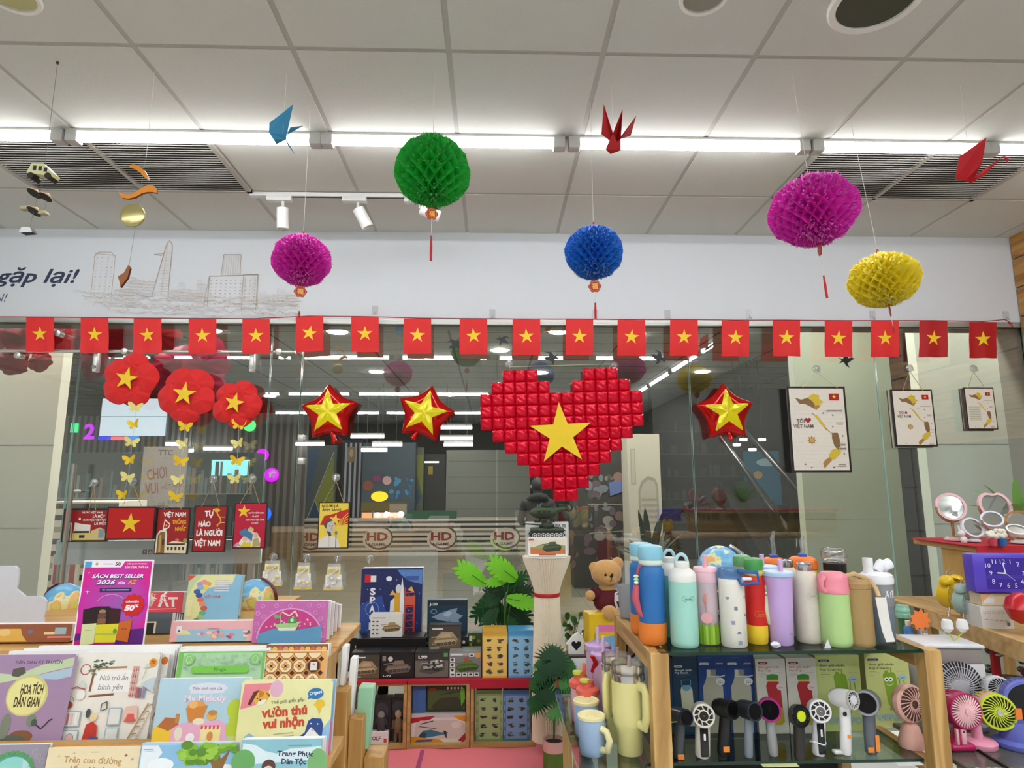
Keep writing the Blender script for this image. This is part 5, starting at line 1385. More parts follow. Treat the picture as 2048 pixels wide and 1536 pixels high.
def nest(A):
 A.r(94,1313,290,1500, C('efece2')); br = C('8a5a3c'); rd = C('c8504c'); bl = C('9cb8c4'); gr = C('3e5a3c'); pk = C('e4b0a8'); lg = C('d8dcd4')
 A.l([(160,1345),(162,1340),(226,1338)],4, C('a8845c')); A.l([(160,1345),(158,1386)],4.5, br); A.l([(158,1396),(208,1392)],4.5, br)
 A.r(164,1344,238,1388, C('f6f5f0')); ink = C('8a8f96'); A.t('Nơi trú ẩn', 203,1359,11.5, ink, b=.005, sh=.1, w=58); A.t('bình yên', 199,1377,11.5, ink, b=.005, sh=.1, w=50)
 A.ring(142,1342,10,10,2, rd); r_ = random.Random(8)
 for k in range(30): A.e(r_.uniform(157,196), r_.uniform(1322,1338),3,1.7, gr if k % 3 else C('7a9468'),8)
 for k in range(8): A.e(r_.uniform(150,172), r_.uniform(1340,1352),2.5,1.7, C('7a9468'),8)
 for j in range(10): A.r(239,1336 + 6.3 * j, 252,1339 + 6.3 * j, rd if j % 2 else pk)
 for j in range(3): A.r(240 + 4.5 * j, 1336,242 + 4.5 * j, 1398, pk)
 A.e(279,1329,8,8.5, C('e8962c'),20); A.t('70', 279,1328,6, C('7a3a10'), b=.03)
 A.e(122,1412,9,7, C('a85a34')); A.ring(124,1405,7,9,1, br, 14,180,360)
 A.p([(130,1378),(140,1362),(152,1378)], lg); A.l([(122,1380),(132,1376),(150,1382)],2, rd); A.e(143,1392,9,10, C('f4f2ec')); A.p([(262,1340),(276,1338),(268,1330)], C('d8d8c8')); A.l([(268,1342),(262,1364)],1, C('a8a86a'))
 for j in range(5): A.r(254 + 4 * j, 1378 + j % 3,257 + 4 * j, 1400, C(['c8505c', '8a5a6a', '6a7aa0', 'b08a9a', '7a94b8'][j]))
 for (x, y, w, h) in ((107,1424,44,30),(103,1460,50,30),(206,1418,26,34),(206,1456,26,36)): A.r(x, y, x + w, y + h, bl); A.r(x + 2, y + 2, x + w - 2, y + h - 2, C('e2e6e2'))
 for k in range(5): A.r(109 + 8 * k, 1428,113 + 8 * k, 1450, C(['e0a8a0', 'f2e4dc', 'd87a70', 'e8c4b8', 'f6eee8'][k]))
 A.e(116,1476,8,9, C('e0b4b0')); A.e(137,1476,8,9, C('e0b4b0')); A.ring(116,1476,8,9,1, C('7a8a94')); A.ring(137,1476,8,9,1, C('7a8a94'))
 A.l([(190,1410),(200,1406),(202,1420),(190,1424)],2, C('4a5054'), True); A.p([(240,1416),(262,1414),(266,1440),(236,1442)], C('e8c0b4')); A.p([(246,1430),(258,1430),(262,1446),(240,1446)], C('d8605a')); A.e(178,1436,7,8, C('ead8a4')); A.p([(162,1486),(166,1450),(178,1444),(188,1452),(192,1486)], C('c4382c')); A.p([(176,1472),(194,1474),(196,1480),(178,1480)], C('4a5a90')); A.e(166,1428,5,9, C('4a4e50'))
 A.l([(250,1486),(284,1410)],3, C('b09068')); A.l([(266,1488),(290,1428)],2, C('c8b090'))
 for j in range(5): A.l([(256 + 7 * j, 1470 - 14 * j),(270 + 6 * j, 1468 - 14 * j)],2, C('b09068'))
 A.p([(262,1372),(280,1360),(290,1358),(290,1390)], C('c4d4dc')); A.l([(234,1478),(240,1488)],3, C('3a3a40')); A.e(246,1482,6,5, C('e8d8d4')); A.l([(272,1478),(278,1488)],3, C('3a3a40'))
for k in (1,0):
 bk('picture_book', ['cream picture book of a cosy room with red checked curtain', 'second copy tucked behind the cosy room book'][k],(96 + 24 * k, 1309 + 3 * k, 288 + 22 * k, 1494), YB2 + .02 * k, .014, 'efece2', nest if k == 0 else (lambda A: (A.r(118,1314,310,1500, C('ecebe4')), A.e(302,1326,7,8.5, C('d87828'),16), A.l([(290,1460),(308,1410)],3, C('b09068')), A.p([(294,1370),(310,1356),(310,1390)], C('c4d4dc')))), 'e8e6e0', 10, z2)
def green(A):
 A.r(332,1307,511,1420, C('7cc45c')); A.r(342,1310,505,1400, C('b4dcb0')); r_ = random.Random(12)
 for k in range(90): A.ring(r_.uniform(346,502), r_.uniform(1313,1352),3,2.4,.7, C(r_.choice(['7fb890', '9cc8a8', 'd0e8cc'])),8)
 for x in (356,492): A.e(x, 1323,11,11, C('8fd07a'),20); A.ring(x, 1323,5,7,1, C('d8ecd0'))
 A.r(368,1337,476,1351, C('7ccc4c')); A.e(368,1344,5,7, C('7ccc4c')); A.e(476,1344,5,7, C('7ccc4c')); A.t('Từ ngọc', 422,1344,6.5, C('3c7a34'), b=.01, w=26)
for k in range(3):
 bk('picture_book', ['green patterned picture book with small title band', 'white edged copy just behind the green patterned book', 'white edged copy farthest behind the green patterned book'][k],(331 + 2 * k, 1305 - 4 * k, 512 + 8 * k, 1496), YB2 - .005 + .03 * k, .026, 'f2f2f0', green if k == 0 else None, 'e8e8e4', 9, z2)
def patt(A):
 br, cr, og, dk = C('d98a3c'), C('f6e2b4'), C('f0b060'), C('4c1c12')
 A.r(514,1308,637,1420, og)
 for j in range(4):
  for i in range(5):
   x, y = 527 + 29 * i, 1336 + 29 * (j - .9) + 26 * .0
   y = 1308 + 29 * j - .5
   if x > 640: continue
   last = (i == 3 and j == 1)
   o8 = [(x + 14 * math.cos(R(22.5 + 45 * k)), y + 14.5 * math.sin(R(22.5 + 45 * k))) for k in range(8)]
   o8 = [(min(637, max(514, a)), max(1308, b_)) for a, b_ in o8]; A.p(o8, dk if last else cr)
   A.l(o8,1.6, C('a8642a'), True)
   if y > 1312:
    if last: A.r(x - 7, y - 9, x + 7, y + 9, C('ece6dc')); A.p([(x - 3, y - 2),(x, y - 6),(x + 3, y - 2)], C('8a8478'))
    else:
     for k in range(4): A.e(x + 5 * math.cos(R(90 * k)), y + 5 * math.sin(R(90 * k)),3.4,3.4, og, 10); A.ring(x + 5 * math.cos(R(90 * k)), y + 5 * math.sin(R(90 * k)),3.4,3.4,.6, dk, 10)
     A.r(x - 2, y - 2, x + 2, y + 2, dk)
   if x + 14.5 < 637: A.p([(x + 14.5, y + 9),(x + 20, y + 14.5),(x + 14.5, y + 20),(x + 9, y + 14.5)], dk)
def scal(A):
 A.r(514,1292,641,1308, C('8a5a3a'))
 for i in range(11): A.e(520 + 11.3 * i, 1303,5.4,6, C(['e8a078', 'f0c848', 'd86a50'][i % 3]),14)
bk('picture_book', 'orange and brown octagon patterned book with thick white pages', (513,1305,638,1496), YB2 + .0,.016, 'f0b060', patt, 'e8d8c0', 9, z2)
bk('picture_book', 'book with a scalloped strip of coloured dots behind the octagon patterned book', (516,1291,643,1496), YB2 + .045,.02, 'f4f2ee', scal, 'e8e4dc', 9, z2)
for k in range(3):
 bk('picture_book', ['white edged book row behind the cosy room book, front one', 'white edged book row behind the cosy room book, middle one', 'white edged book row behind the cosy room book, rear one'][k],(-20 + 30 * k, 1303 - 5 * k, 322 + 4 * k, 1490), YB2 + .042 + .016 * k, .014, 'f4f4f2', None, 'f0f0ee', 9, z2)
# ---- third row
def bake(A):
 A.r(300,1363,484,1500, C('b8d8e6')); A.e(400,1377,40,10, C('e0e4f0'),20); A.r(365,1370,434,1386, C('e0e4f0')); A.t('Tiệm bánh ngọt của', 399,1377,5.2, C('8a6a8a'), b=.01, w=60); A.t('My Melody', 398,1395,12, C('d8b4d8'), b=.05, w=84); A.t('My Melody', 397.4,1394.4,12, C('f4ecf4'), b=.02, w=84)
 A.p([(300,1490),(300,1448),(312,1440),(318,1436),(336,1448),(340,1490)], C('f0c83c')); A.p([(308,1444),(322,1428),(345,1430),(352,1444),(330,1452)], C('b8703c')); A.r(342,1422,350,1438, C('c88a50'))
 for (x, y, r_) in ((460,1415,16),(470,1435,20),(476,1460,22),(462,1450,16)): A.e(x, y, r_, r_ * 1.1, C('c4d838'),16)
 A.r(452,1462,484,1490, C('d4dc88')); A.p([(335,1488),(338,1448),(352,1440),(430,1434),(446,1442),(450,1488)], C('eab0cc')); A.e(352,1457,8,12, C('e8e2cc')); A.r(396,1446,436,1472, C('f2e49c')); [A.r(396 + 8 * k, 1443,400 + 8 * k, 1450, C('d8506a')) for k in range(5)]
 A.e(382,1412,20,13, C('e8a04c')); A.p([(361,1412),(404,1408),(396,1436),(370,1438)], C('d88a3c')); A.e(375,1406,9,7, C('f2bc74')); A.e(415,1427,11,7, C('e8b458')); A.e(416,1421,9,5, C('c88a4c')); A.e(390,1436,12,6, C('f4e8c8')); A.e(416,1462,6,8, C('d89050')); A.e(404,1462,5,7, C('f4e6b8')); A.e(377,1464,9,8, C('f6f0f2')); A.r(340,1476,448,1480, C('d890b4')); A.e(432,1486,7,6, C('a8506a'))
 A.p([(300,1486),(484,1482),(484,1500),(300,1500)], C('e8c0a8'))
bk('picture_book', 'pale blue picture book with a pink bakery van on its cover', (300,1359,484,1494), YB3,.012, 'b8d8e6', bake, 'e8ecf0', 9, z3)
def zoo(A):
 A.r(468,1366,655,1520, C('ece8aa')); A.p([(474,1370),(530,1368),(520,1396),(500,1412),(470,1420)], C('eb8a98')); A.e(540,1380,14,17, C('e4b4c8')); A.p([(640,1460),(655,1440),(655,1520),(612,1520),(618,1480)], C('94c0e2')); A.p([(640,1490),(655,1480),(655,1520),(636,1520)], C('e898b0'))
 A.p([(498,1390),(508,1380),(524,1384),(528,1394),(520,1408),(503,1412),(494,1402)], C('eab448')); A.p([(494,1385),(505,1382),(490,1412),(484,1410)], C('6a2f1e')); A.p([(512,1382),(528,1392),(526,1396),(518,1386)], C('8a4424')); A.p([(505,1382),(516,1386),(514,1394),(506,1398)], C('d87838')); A.p([(506,1403),(522,1400),(518,1410),(502,1413)], C('f6efe4')); A.e(509,1402,2,1.6, C('2a1c14')); A.e(503,1399,1.4,1.4, C('2a1c14'))
 A.t('Thế giới giấy gấp', 565,1404,6, C('6a7a5a'), b=.01, w=68, rot=-5); rd = C('cf4a30'); A.t('vườn thú', 560,1424,18, rd, b=.045, w=92, rot=-4); A.t('vui nhộn', 560,1446,18, rd, b=.045, w=84, rot=-3); A.l([(542,1469),(582,1466)],1.5, C('a8a898')); A.l([(540,1475),(584,1472)],1.5, C('a8a898'))
 A.e(621,1390,16,11, C('2f7ab0'),24); A.p([(607,1394),(605,1402),(614,1398)], C('2f7ab0')); A.t('Origami', 621,1388,6.5, C('f4f8fc'), b=.02, sh=.2, w=26, rot=-10)
 A.p([(619,1412),(626,1402),(638,1404),(642,1412),(634,1418),(632,1432),(627,1420)], C('ecc030')); A.p([(605,1466),(610,1444),(618,1438),(636,1440),(641,1452),(640,1474),(646,1482),(640,1486),(634,1480),(636,1500),(602,1500),(600,1480),(592,1476)], C('2a4a8c')); A.p([(604,1474),(617,1456),(634,1472),(634,1500),(600,1500)], C('eef0f2')); A.p([(616,1460),(624,1460),(620,1465)], C('e8b0a0')); A.e(616,1449,1.4,1.4, C('e8f0f8')); A.e(630,1450,1.4,1.4, C('e8f0f8')); A.p([(484,1474),(494,1466),(504,1472),(506,1478),(484,1480)], C('8ab8d4'))
for k in (1,0):
 bk('picture_book', ['pale yellow origami zoo book with penguin and dog, right end of its row', 'second copy behind the origami zoo book'][k],(472 + 8 * k, 1362,650 + 10 * k, 1514), YB3 - .02 + .02 * k, .012, 'ece8aa' if k == 0 else '9cc4e0', zoo if k == 0 else (lambda A: A.r(652,1450,660,1520, C('e898b0'))), 'd8dce0', 9, z3)
# ---- fourth row, cut by the lower edge of the photo
def teal(A):
 A.r(-40,1497,74,1600, C('9a92a0')); A.e(10,1548,46,44, C('5aa08c'),30); A.e(12,1550,38,36, C('8fd4c8'),30); A.p([(30,1518),(42,1530),(30,1560)], C('b4dcd8')); [A.ring(50 + (k % 3) * 9,1505 + 9 * k, 5,5,.8, C('b8b2bc'),10) for k in range(4)]
 [A.e(10 + 44 * math.cos(R(a)),1548 + 42 * math.sin(R(a)),5,5, C('5a9a58'),8) for a in range(180,360,14)]
bk('picture_book', 'grey book with teal wreath disc at the lower left corner', (-40,1490,76,1600), YB4 + .02,.012, '9a92a0', teal, 'e8e6ea', 9)
def road(A):
 A.r(80,1500,262,1620, C('ead9b0')); A.t('Trên con đường', 170,1521,13, C('b88a50'), b=.012, w=118, rot=3); A.t('lấp lánh', 165,1540,13, C('b88a50'), b=.012, w=76, rot=3)
 for (x, y, c) in ((100,1512, 'd8c070'),(236,1512, '9a4a50'),(130,1506, 'c8b898'),(250,1520, 'b8a0a0')): A.st(x, y, 4, C(c),0,4,.4)
 A.r(163,1504,181,1505.4, C('b8a888'))
bk('picture_book', 'cream book with wavy tan handwritten title at the lower edge', (76,1494,264,1610), YB4 - .0,.016, 'ead9b0', road, 'c98a3c', 9)
def skyt(A):
 A.r(268,1490,462,1620, C('8cbcdc')); A.p([(268,1490),(300,1490),(310,1505),(300,1520),(320,1540),(268,1560)], C('e4ecf0')); A.e(310,1530,26,14, C('eef2f4')); A.e(440,1540,20,10, C('e8eef0')); g = C('7cae30'); r_ = random.Random(3)
 A.p([(420,1600),(424,1560),(412,1530),(398,1515),(416,1522),(424,1500),(430,1520),(448,1500),(436,1540),(446,1600)], C('8a6434'))
 for k in range(40): A.e(r_.uniform(348,420), r_.uniform(1490,1526), r_.uniform(6,13), r_.uniform(5,10), C(r_.choice(['6c9e2a', '8aba38', '9cc848', '5a8c28'])),10)
 for k in range(14): A.e(r_.uniform(430,460), r_.uniform(1490,1504),8,5, C(r_.choice(['6c9e2a', '8aba38'])),10)
 A.r(272,1497,292,1498.4, C('6a8aa8'))
for k in (1,0):
 bk('picture_book', ['sky blue book with a green tree on its cover at the lower edge', 'second copy just behind the green tree book'][k],(266 + 8 * k, 1486,452 + 10 * k, 1610), YB4 - .005 + .018 * k, .012, 'a4c8e0', skyt, 'd0d8e0', 9)
def cost(A):
 A.r(474,1484,634,1620, C('8cc0cc')); A.p([(474,1486),(500,1490),(520,1502),(545,1508),(570,1498),(634,1494),(634,1520),(474,1530)], C('d8e8ec')); A.e(478,1524,24,26, C('6aa860')); A.e(628,1528,20,30, C('7ab070')); A.r(566,1491,614,1492.6, C('6a98a4'))
 A.t('Trang Phục', 582,1508,10, C('24304e'), b=.03, w=74, rot=2); A.t('Dân Tộc', 580,1524,10.5, C('24304e'), b=.03, w=50, rot=2); A.e(530,1534,14,15, C('5a3c34'),20); A.e(530,1544,11,12, C('f0d0b8'),16); A.e(500,1545,16,10, C('8ab4d8'))
for k in (1,0):
 bk('picture_book', ['blue-green costume book with dark handwritten title at the lower edge', 'second copy right behind the costume book'][k],(470 + 4 * k, 1479 - k, 634 + 4 * k, 1610), YB4 - .02 + .03 * k, .02, '8cc0cc', cost if not k else None, 'e8eef0', 8)
# ---- books on the right-hand steps
def sidebook(label, px0, px1, py0, py1, Y, d, col, step_z=None):
 x0, x1 = xat(px0,(py0 + py1) / 2, Y), xat(px1,(py0 + py1) / 2, Y); z0, z1 = zat(px0, py1, Y), zat(px0, py0, Y)
 m = MB(); m.rbox(0, x1 - x0,0, d, 0, z1 - z0, C(col, .5),.002,1); m.box(.002, x1 - x0 - .002,-.0005,0,.003, z1 - z0 - .003, pagemat() if col != '9cd0ac' else C(col, .5))
 tag(m.build('picture_book', None, (x0, Y, z0),(0, R(3),0)), label, 'book', 'books on the side steps')
sidebook('white edged book on the highest side step of the rack', 679,690,1292,1372,1.655,.03, 'ececec')
sidebook('white edged book on the middle side step of the rack', 693,706,1316,1432,1.665,.03, 'f2f2f2')
sidebook('thick mint green book on the lowest side step of the rack', 709,739,1374,1498,1.68,.04, '9cd0ac')
# ================================================================== TOY SHELVES by the glass
YC = 3.22; ZP = zat(900,1497, YC); ZC = zat(880,1364, YC)     # platform and shelf-top heights
m = MB(); m.box(xat(640,1500, YC), xat(1128,1500, YC),2.72,3.75,0, ZP - .004, C('8a6a4a', .7)); 
tag(m.build('low_platform'), 'low wooden platform under the pink cloth', 'platform')
m = MB(); x0, x1 = xat(640,1500, YC), xat(1128,1500, YC); vs, fs = [],[]
nx, ny = 30,20; r_ = random.Random(2)
for j in range(ny + 1):
 for i in range(nx + 1): vs.append((x0 + (x1 - x0) * i / nx, 2.71 + (3.7 - 2.71) * j / ny, ZP - .001 + .003 * math.sin(i * .9 + j * .3) * (.5 + .5 * math.sin(j * .8))))
fs = [(j * (nx + 1) + i, j * (nx + 1) + i + 1,(j + 1) * (nx + 1) + i + 1,(j + 1) * (nx + 1) + i) for j in range(ny) for i in range(nx)]
m.add(vs, fs, C('f4808a', .85, bump=.4, sc=120)); xs = xat(833,1520,2.95)
m.add([(xs - .01,2.71, ZP + .003),(xs + .01,2.71, ZP + .003),(xs + .01,3.2, ZP + .003),(xs - .01,3.2, ZP + .003)],[(0,1,2,3)], C('b04a78', .8))
tag(m.build('pink_cloth'), 'pink cloth spread over the low platform', 'cloth')
ws = C('c9a36a', .5)
WC = wood('a9874f', 'c6a468', 3, 'X')
def cubby(px0, px1, label, cloth, py_top=1364):
 x0, x1 = xat(px0,1430, YC), xat(px1,1430, YC); zt = ZC; d = .42; th = .016
 t = thing('cube_shelf', label, 'shelf', ((x0 + x1) / 2, YC, ZP), group='low cube shelves by the glass'); w = (x1 - x0) / 2; h = zt - ZP
 for nm, a in (('side_panel', (-w, -w + th, 0, d, 0, h)),('side_panel', (w - th, w, 0, d, 0, h)),('top_panel', (-w + th, w - th, 0, d, h - th, h)),('bottom_panel', (-w + th, w - th, 0, d, 0, th))):
  m = MB(); m.box(*a, WC); m.build(nm, t)
 m = MB(); m.rbox(-w - .003, w + .003,-.006, d, h, h + .012, C('b3142e', .7),.004); m.box(-w - .003, w + .003,-.008,-.003, h - cloth, h + .008, C('b3142e', .7)); m.build('red_cloth', t)
cubby(690,813, 'left cube shelf holding the black figure boxes', .006); cubby(814,939, 'middle cube shelf holding the helicopter box', .006); cubby(941,1071, 'right cube shelf holding the green and blue block boxes', .03)
ZS = ZC + .0125
def bx(label, q, Y, t_, face, art, edge=None, sit=None, tilt=0, yaw=0, group='toy boxes on the cube shelves', name='toy_box'):
 return slab(name, label, 'toy box', q, Y, t_, C(face, .35), C(edge or face, .4), art, tilt, yaw, group, 'box', sit=sit)
def tank(A, x, y, s, c1, c2, turret=1):
 k, w = C(c1), C(c2)
 A.p([(x - 26 * s, y + 8 * s),(x - 20 * s, y - 2 * s),(x + 18 * s, y - 5 * s),(x + 27 * s, y + 2 * s),(x + 22 * s, y + 12 * s),(x - 14 * s, y + 16 * s)], w)
 A.p([(x - 22 * s, y + 2 * s),(x + 20 * s, y - 1 * s),(x + 24 * s, y + 4 * s),(x - 20 * s, y + 8 * s)], k)
 A.p([(x - 10 * s, y - 3 * s),(x - 6 * s, y - 11 * s),(x + 10 * s, y - 12 * s),(x + 14 * s, y - 4 * s)], k); A.l([(x - 6 * s, y - 7 * s),(x - 28 * s, y - 4 * s)],2 * s, k)
 for j in range(5): A.e(x - 14 * s + 8 * s * j, y + 10 * s - j * .8 * s, 3.4 * s, 3.2 * s, C('2a2824'),10); A.e(x - 14 * s + 8 * s * j, y + 10 * s - j * .8 * s, 1.5 * s, 1.5 * s, w, 8)
TX = C('e8e8e4')
def desert(x0, y0, x1, y1, name):
 def f(A):
  A.r(x0, y0, x1, y1, C('4a453e')); A.r(x0, y0 + (y1 - y0) * .55, x1, y1, C('6a5a46')); A.r(x0, y0, x1, y0 + 2, C('28262a'))
  x, y, s = (x0 + x1) / 2,(y0 + y1) / 2 + 4,(x1 - x0) / 62; A.p([(x - 26 * s, y + 10 * s),(x - 16 * s, y - 6 * s),(x - 6 * s, y - 16 * s),(x + 14 * s, y - 15 * s),(x + 26 * s, y),(x + 20 * s, y + 12 * s)], C('b09a78')); tank(A, x, y, s * .95, 'c4ae8a', '8f7a5c'); A.r(x0 + 6, y0 + 5.5, x0 + 28, y0 + 8, TX)
  A.r(x0 + 2, y1 - 4, x0 + 20, y1 - 2, TX)
 return f
bx('desert tank toy box at the left end of the front row', (701,1305,759,1357),3.24,.1, '2c2a2c', desert(702,1308,758,1356, 'BRICKS'), sit=ZS)
def darkt(A):
 A.r(761,1308,827,1356, C('1b1a1c')); tank(A, 795,1333,1.0, '8a7a6c', '6c6058'); A.t('L-72', 774,1352,3.6, TX, b=.03, w=16); A.e(780,1318,5,5, C('cfccc6')); A.r(764,1312,771,1322, C('8a8884'))
bx('black toy box with a brown tank, second in the front row', (760,1304,828,1358),3.24,.1, '1b1a1c', darkt, sit=ZS)
def l99(A):
 A.r(830,1308,896,1356, C('6f6a60')); A.r(830,1308,896,1322, C('3a3836')); A.p([(838,1345),(846,1326),(870,1318),(890,1326),(888,1342),(860,1350)], C('4c4c4a')); tank(A, 865,1332,.9, 'b0b0aa', '54544f'); r_ = random.Random(3); [A.e(r_.uniform(848,886), r_.uniform(1320,1344),3,2, C(r_.choice(['d0d0cc', '2a2a28'])),8) for k in range(16)]; A.t('L99', 845,1314,6, TX, b=.05, w=18); A.r(887,1306,895,1314, C('5aa050'))
bx('grey toy box with a camouflage tank, third in the front row', (829,1304,897,1358),3.24,.1, '34322f', l99, sit=ZS)
def grn(A):
 A.r(899,1306,961,1356, C('7c7d7c')); A.r(899,1306,961,1312, C('a8aaa8')); A.r(901,1308,925,1311, C('e8e8e8')); tank(A, 934,1332,.9, '5a7a2c', '46602a'); A.e(932,1320,4,4, C('c03a30'))
 for k in range(3): A.r(900,1316 + 11 * k, 909,1325 + 11 * k, C('ecebe6')); A.e(904.5,1320 + 11 * k, 3,3, C('2a2a26'),8)
 for k in range(5): A.r(900 + 12 * k, 1347,910 + 12 * k, 1355, C('ecebe6')); A.e(905 + 12 * k, 1351,3.6,2, C('2a2a26'),8)
 A.r(938,1307,948,1314, C('f0f0ec')); A.e(943,1311,3,2, C('2a2a26'),8); A.r(951,1306,960,1316, C('e8a030'))
bx('grey toy box with a green tank and small picture squares, right in front row', (898,1303,962,1358),3.24,.1, '8a8c8a', grn, sit=ZS)
def blocks(q, base, lite, n=5, side=False):
 def f(A):
  x0, y0, x1, y1 = q; A.r(x0, y0 + 8, x1, y1, C(base)); w = (x1 - x0) / 2 - 3; r_ = random.Random(int(x0))
  pad = 5 if side else 1
  A.r(x0 + pad, y0 + 12, x1 - pad, y1 - 4, C(lite))
  h = (y1 - y0 - 18) / n
  for j in range(n):
   for i in range(2):
    cx, cy = x0 + (x1 - x0) * (.28 + .44 * i), y0 + 13 + h * (j + .5)
    for k in range(4): A.e(cx + r_.uniform(-4,4), cy + r_.uniform(-2,3), r_.uniform(2,4.5), r_.uniform(1.3,3), C(r_.choice(['3a4038', '2e3238', '55584e', '6a6c62', '4a4234'])),8)
    A.l([(cx - 6, cy - 2),(cx + r_.uniform(2,6), cy - r_.uniform(1,5))],1.1, C('33362f'))
   if side:
    for xx in (x0 + 1, x1 - 4): A.r(xx, y0 + 14 + h * j, xx + 3, y0 + 14 + h * j + h * .6, C(lite))
 return f
bx('yellow block toy box with rows of small models on the shelf top', (965,1261,1014,1356),3.23,.12, 'd8a83c', blocks((965,1261,1014,1356), 'e8b23c', 'f0cc6c'), sit=ZS)
bx('sky blue block toy box with rows of small models on the shelf top', (1017,1261,1069,1356),3.23,.12, '4a98cc', blocks((1017,1261,1069,1356), '5aa8dc', '8cc4e8'), sit=ZS)
# second, higher layer standing behind
zb2 = ZS + .001
def m1070(A): A.r(693,1279,760,1330, C('141414')); A.t('M1070', 720,1291,6.5, C('f0f0ee'), b=.05, w=23)
bx('long black toy box with white letters and number behind the front row', (690,1276,760,1330),3.36,.12, '141416', m1070, sit=zb2)
def blk2(A): A.r(762,1279,845,1330, C('17181b')); A.e(786,1293,5,5, C('e8e8e6')); A.r(764,1287,772,1298, C('8a8a8c')); A.p([(798,1300),(812,1286),(822,1292),(830,1288),(834,1300)], C('6a88a4')); A.r(762,1276,845,1279, C('34343a'))
bx('long black toy box with a white disc mark behind the front row', (761,1274,847,1330),3.36,.12, '17181b', blk2, sit=zb2)
bx('dark toy box with a white disc mark right of the rock tank box', (848,1274,936,1330),3.37,.12, '1e2020', lambda A: (A.e(927,1283,3,3, C('e0e0dc')), A.r(852,1282,858,1286, C('3a8a4a'))), sit=zb2)
bx('small green and yellow camouflage toy box left of the yellow block box', (937,1266,964,1330),3.37,.1, '3c4a26', lambda A: ([A.e(942 + 5 * (k % 4),1274 + 6 * (k // 2),4,3, C(['7a8a2c', '9a9a34', '2a3a20'][k % 3]),8) for k in range(8)], A.r(938,1271,944,1280, C('d8e8d0'))), sit=zb2)
def rocket(A):
 A.r(718,1140,841,1290, C('17265e')); r_ = random.Random(6)
 A.p([(790,1140),(841,1140),(841,1163),(815,1158),(798,1148)], C('5a86c8')); A.p([(718,1195),(760,1180),(780,1230),(760,1290),(718,1290)], C('2a4a98')); [A.e(r_.uniform(720,838), r_.uniform(1144,1280),.8,.8, C('b8c8e8'),6) for k in range(40)]
 A.r(725,1147,737,1160, C('c8202a')); A.r(737,1149,748,1159, C('e8e4e4')); A.t('SPACE', 742,1206,13, C('f2f4f8'), b=.04, w=66, rot=90) if False else [A.t(c, 742,1174 + 13.5 * k, 10.5, C('f2f4f8'), b=.04, w=11) for k, c in enumerate('SPACE')]
 A.ring(742,1202,13,11,1, C('8aa8d8'))
 A.e(774,1154,6,4, C('e8ecf2')); A.r(808,1150,834,1156, C('3a5aa0'))
 A.p([(776,1240),(778,1190),(786,1184),(790,1240)], C('dfe4ea')); A.p([(785,1240),(786,1180),(792,1172),(800,1182),(801,1240)], C('e0a828')); A.p([(798,1240),(797,1176),(801,1152),(805,1176),(806,1240)], C('eceef2')); A.e(794,1170,6,7, C('d8dce4')); A.p([(768,1240),(770,1210),(786,1204),(790,1240)], C('9cc4e4'))
 for y in range(1176,1270,11): A.l([(808, y),(826, y)],1.5, C('c84030')); A.l([(808, y),(826, y + 11)],1, C('a83028'))
 A.r(806,1168,809,1272, C('c84030')); A.r(824,1180,828,1272, C('c84030')); A.r(806,1182,828,1196, C('d85a40')); A.p([(776,1180),(782,1172),(790,1180)], C('e8b060')); A.p([(812,1172),(820,1166),(826,1176)], C('e8b060'))
 A.p([(802,1244),(812,1240),(820,1250),(834,1264),(838,1290),(804,1290)], C('8a3a1c')); A.e(836,1262,8,6, C('c8ccd8'))
o = bx('tall blue space toy box with white upright letters and a rocket', (718,1137,842,1285),3.50,.07, '16245a', rocket, 'd8dce4', sit=zb2, tilt=2)
zb3 = zat(800,1277,3.40)
for nm, q, Y, face, art, lab in (
 (0,(740,1228,804,1277),3.365, 'e6e4de', lambda A: (A.r(742,1230,803,1276, C('e6e4de')), A.r(744,1235,770,1237, C('9a9894')), tank(A, 782,1253,.72, 'b09468', '8a7450'),[A.e(746 + 8 * (k % 2),1243 + 8 * (k // 2),2.4,1.6, C('4a4844'),8) for k in range(8)]), 'white toy box with a sand coloured wheeled tank in front of the space box'),
 (1,(854,1200,934,1275),3.44, '173448', lambda A: (A.r(856,1204,932,1274, C('15384e')), A.r(856,1204,932,1211, C('1c2a36')), A.t('J-20', 866,1208,5, TX, b=.04, w=16), A.p([(862,1234),(880,1226),(898,1220),(914,1216),(912,1226),(926,1232),(916,1240),(920,1246),(900,1244),(876,1240)], C('8aa0b8')), A.p([(884,1230),(896,1222),(904,1226),(896,1234)], C('b4c4d4')), A.p([(890,1246),(900,1240),(906,1252),(896,1250)], C('6a829c')), A.ring(867,1223,6,4,1, C('9ab0c0'))), 'dark teal toy box with a grey jet aircraft'),
 (2,(857,1249,922,1300),3.30, '3a3834', desert(858,1251,921,1299, 'BRICKS'), 'desert tank toy box stacked on top below the jet box')):
 zb = zat((q[0] + q[2]) / 2, q[3], Y)
 bx(lab, q, Y, .055 if nm != 2 else .05, face, art)
# a black lower box that carries the upper ones
bx('flat black toy box on the second layer under the white tank box', (712,1277,852,1300),3.345,.012, '101012', None, sit=zb2)
bx('flat dark toy box lying under the topmost desert tank box', (857,1300,922,1309),3.29,.06, '26262a', None, sit=ZS) if False else None
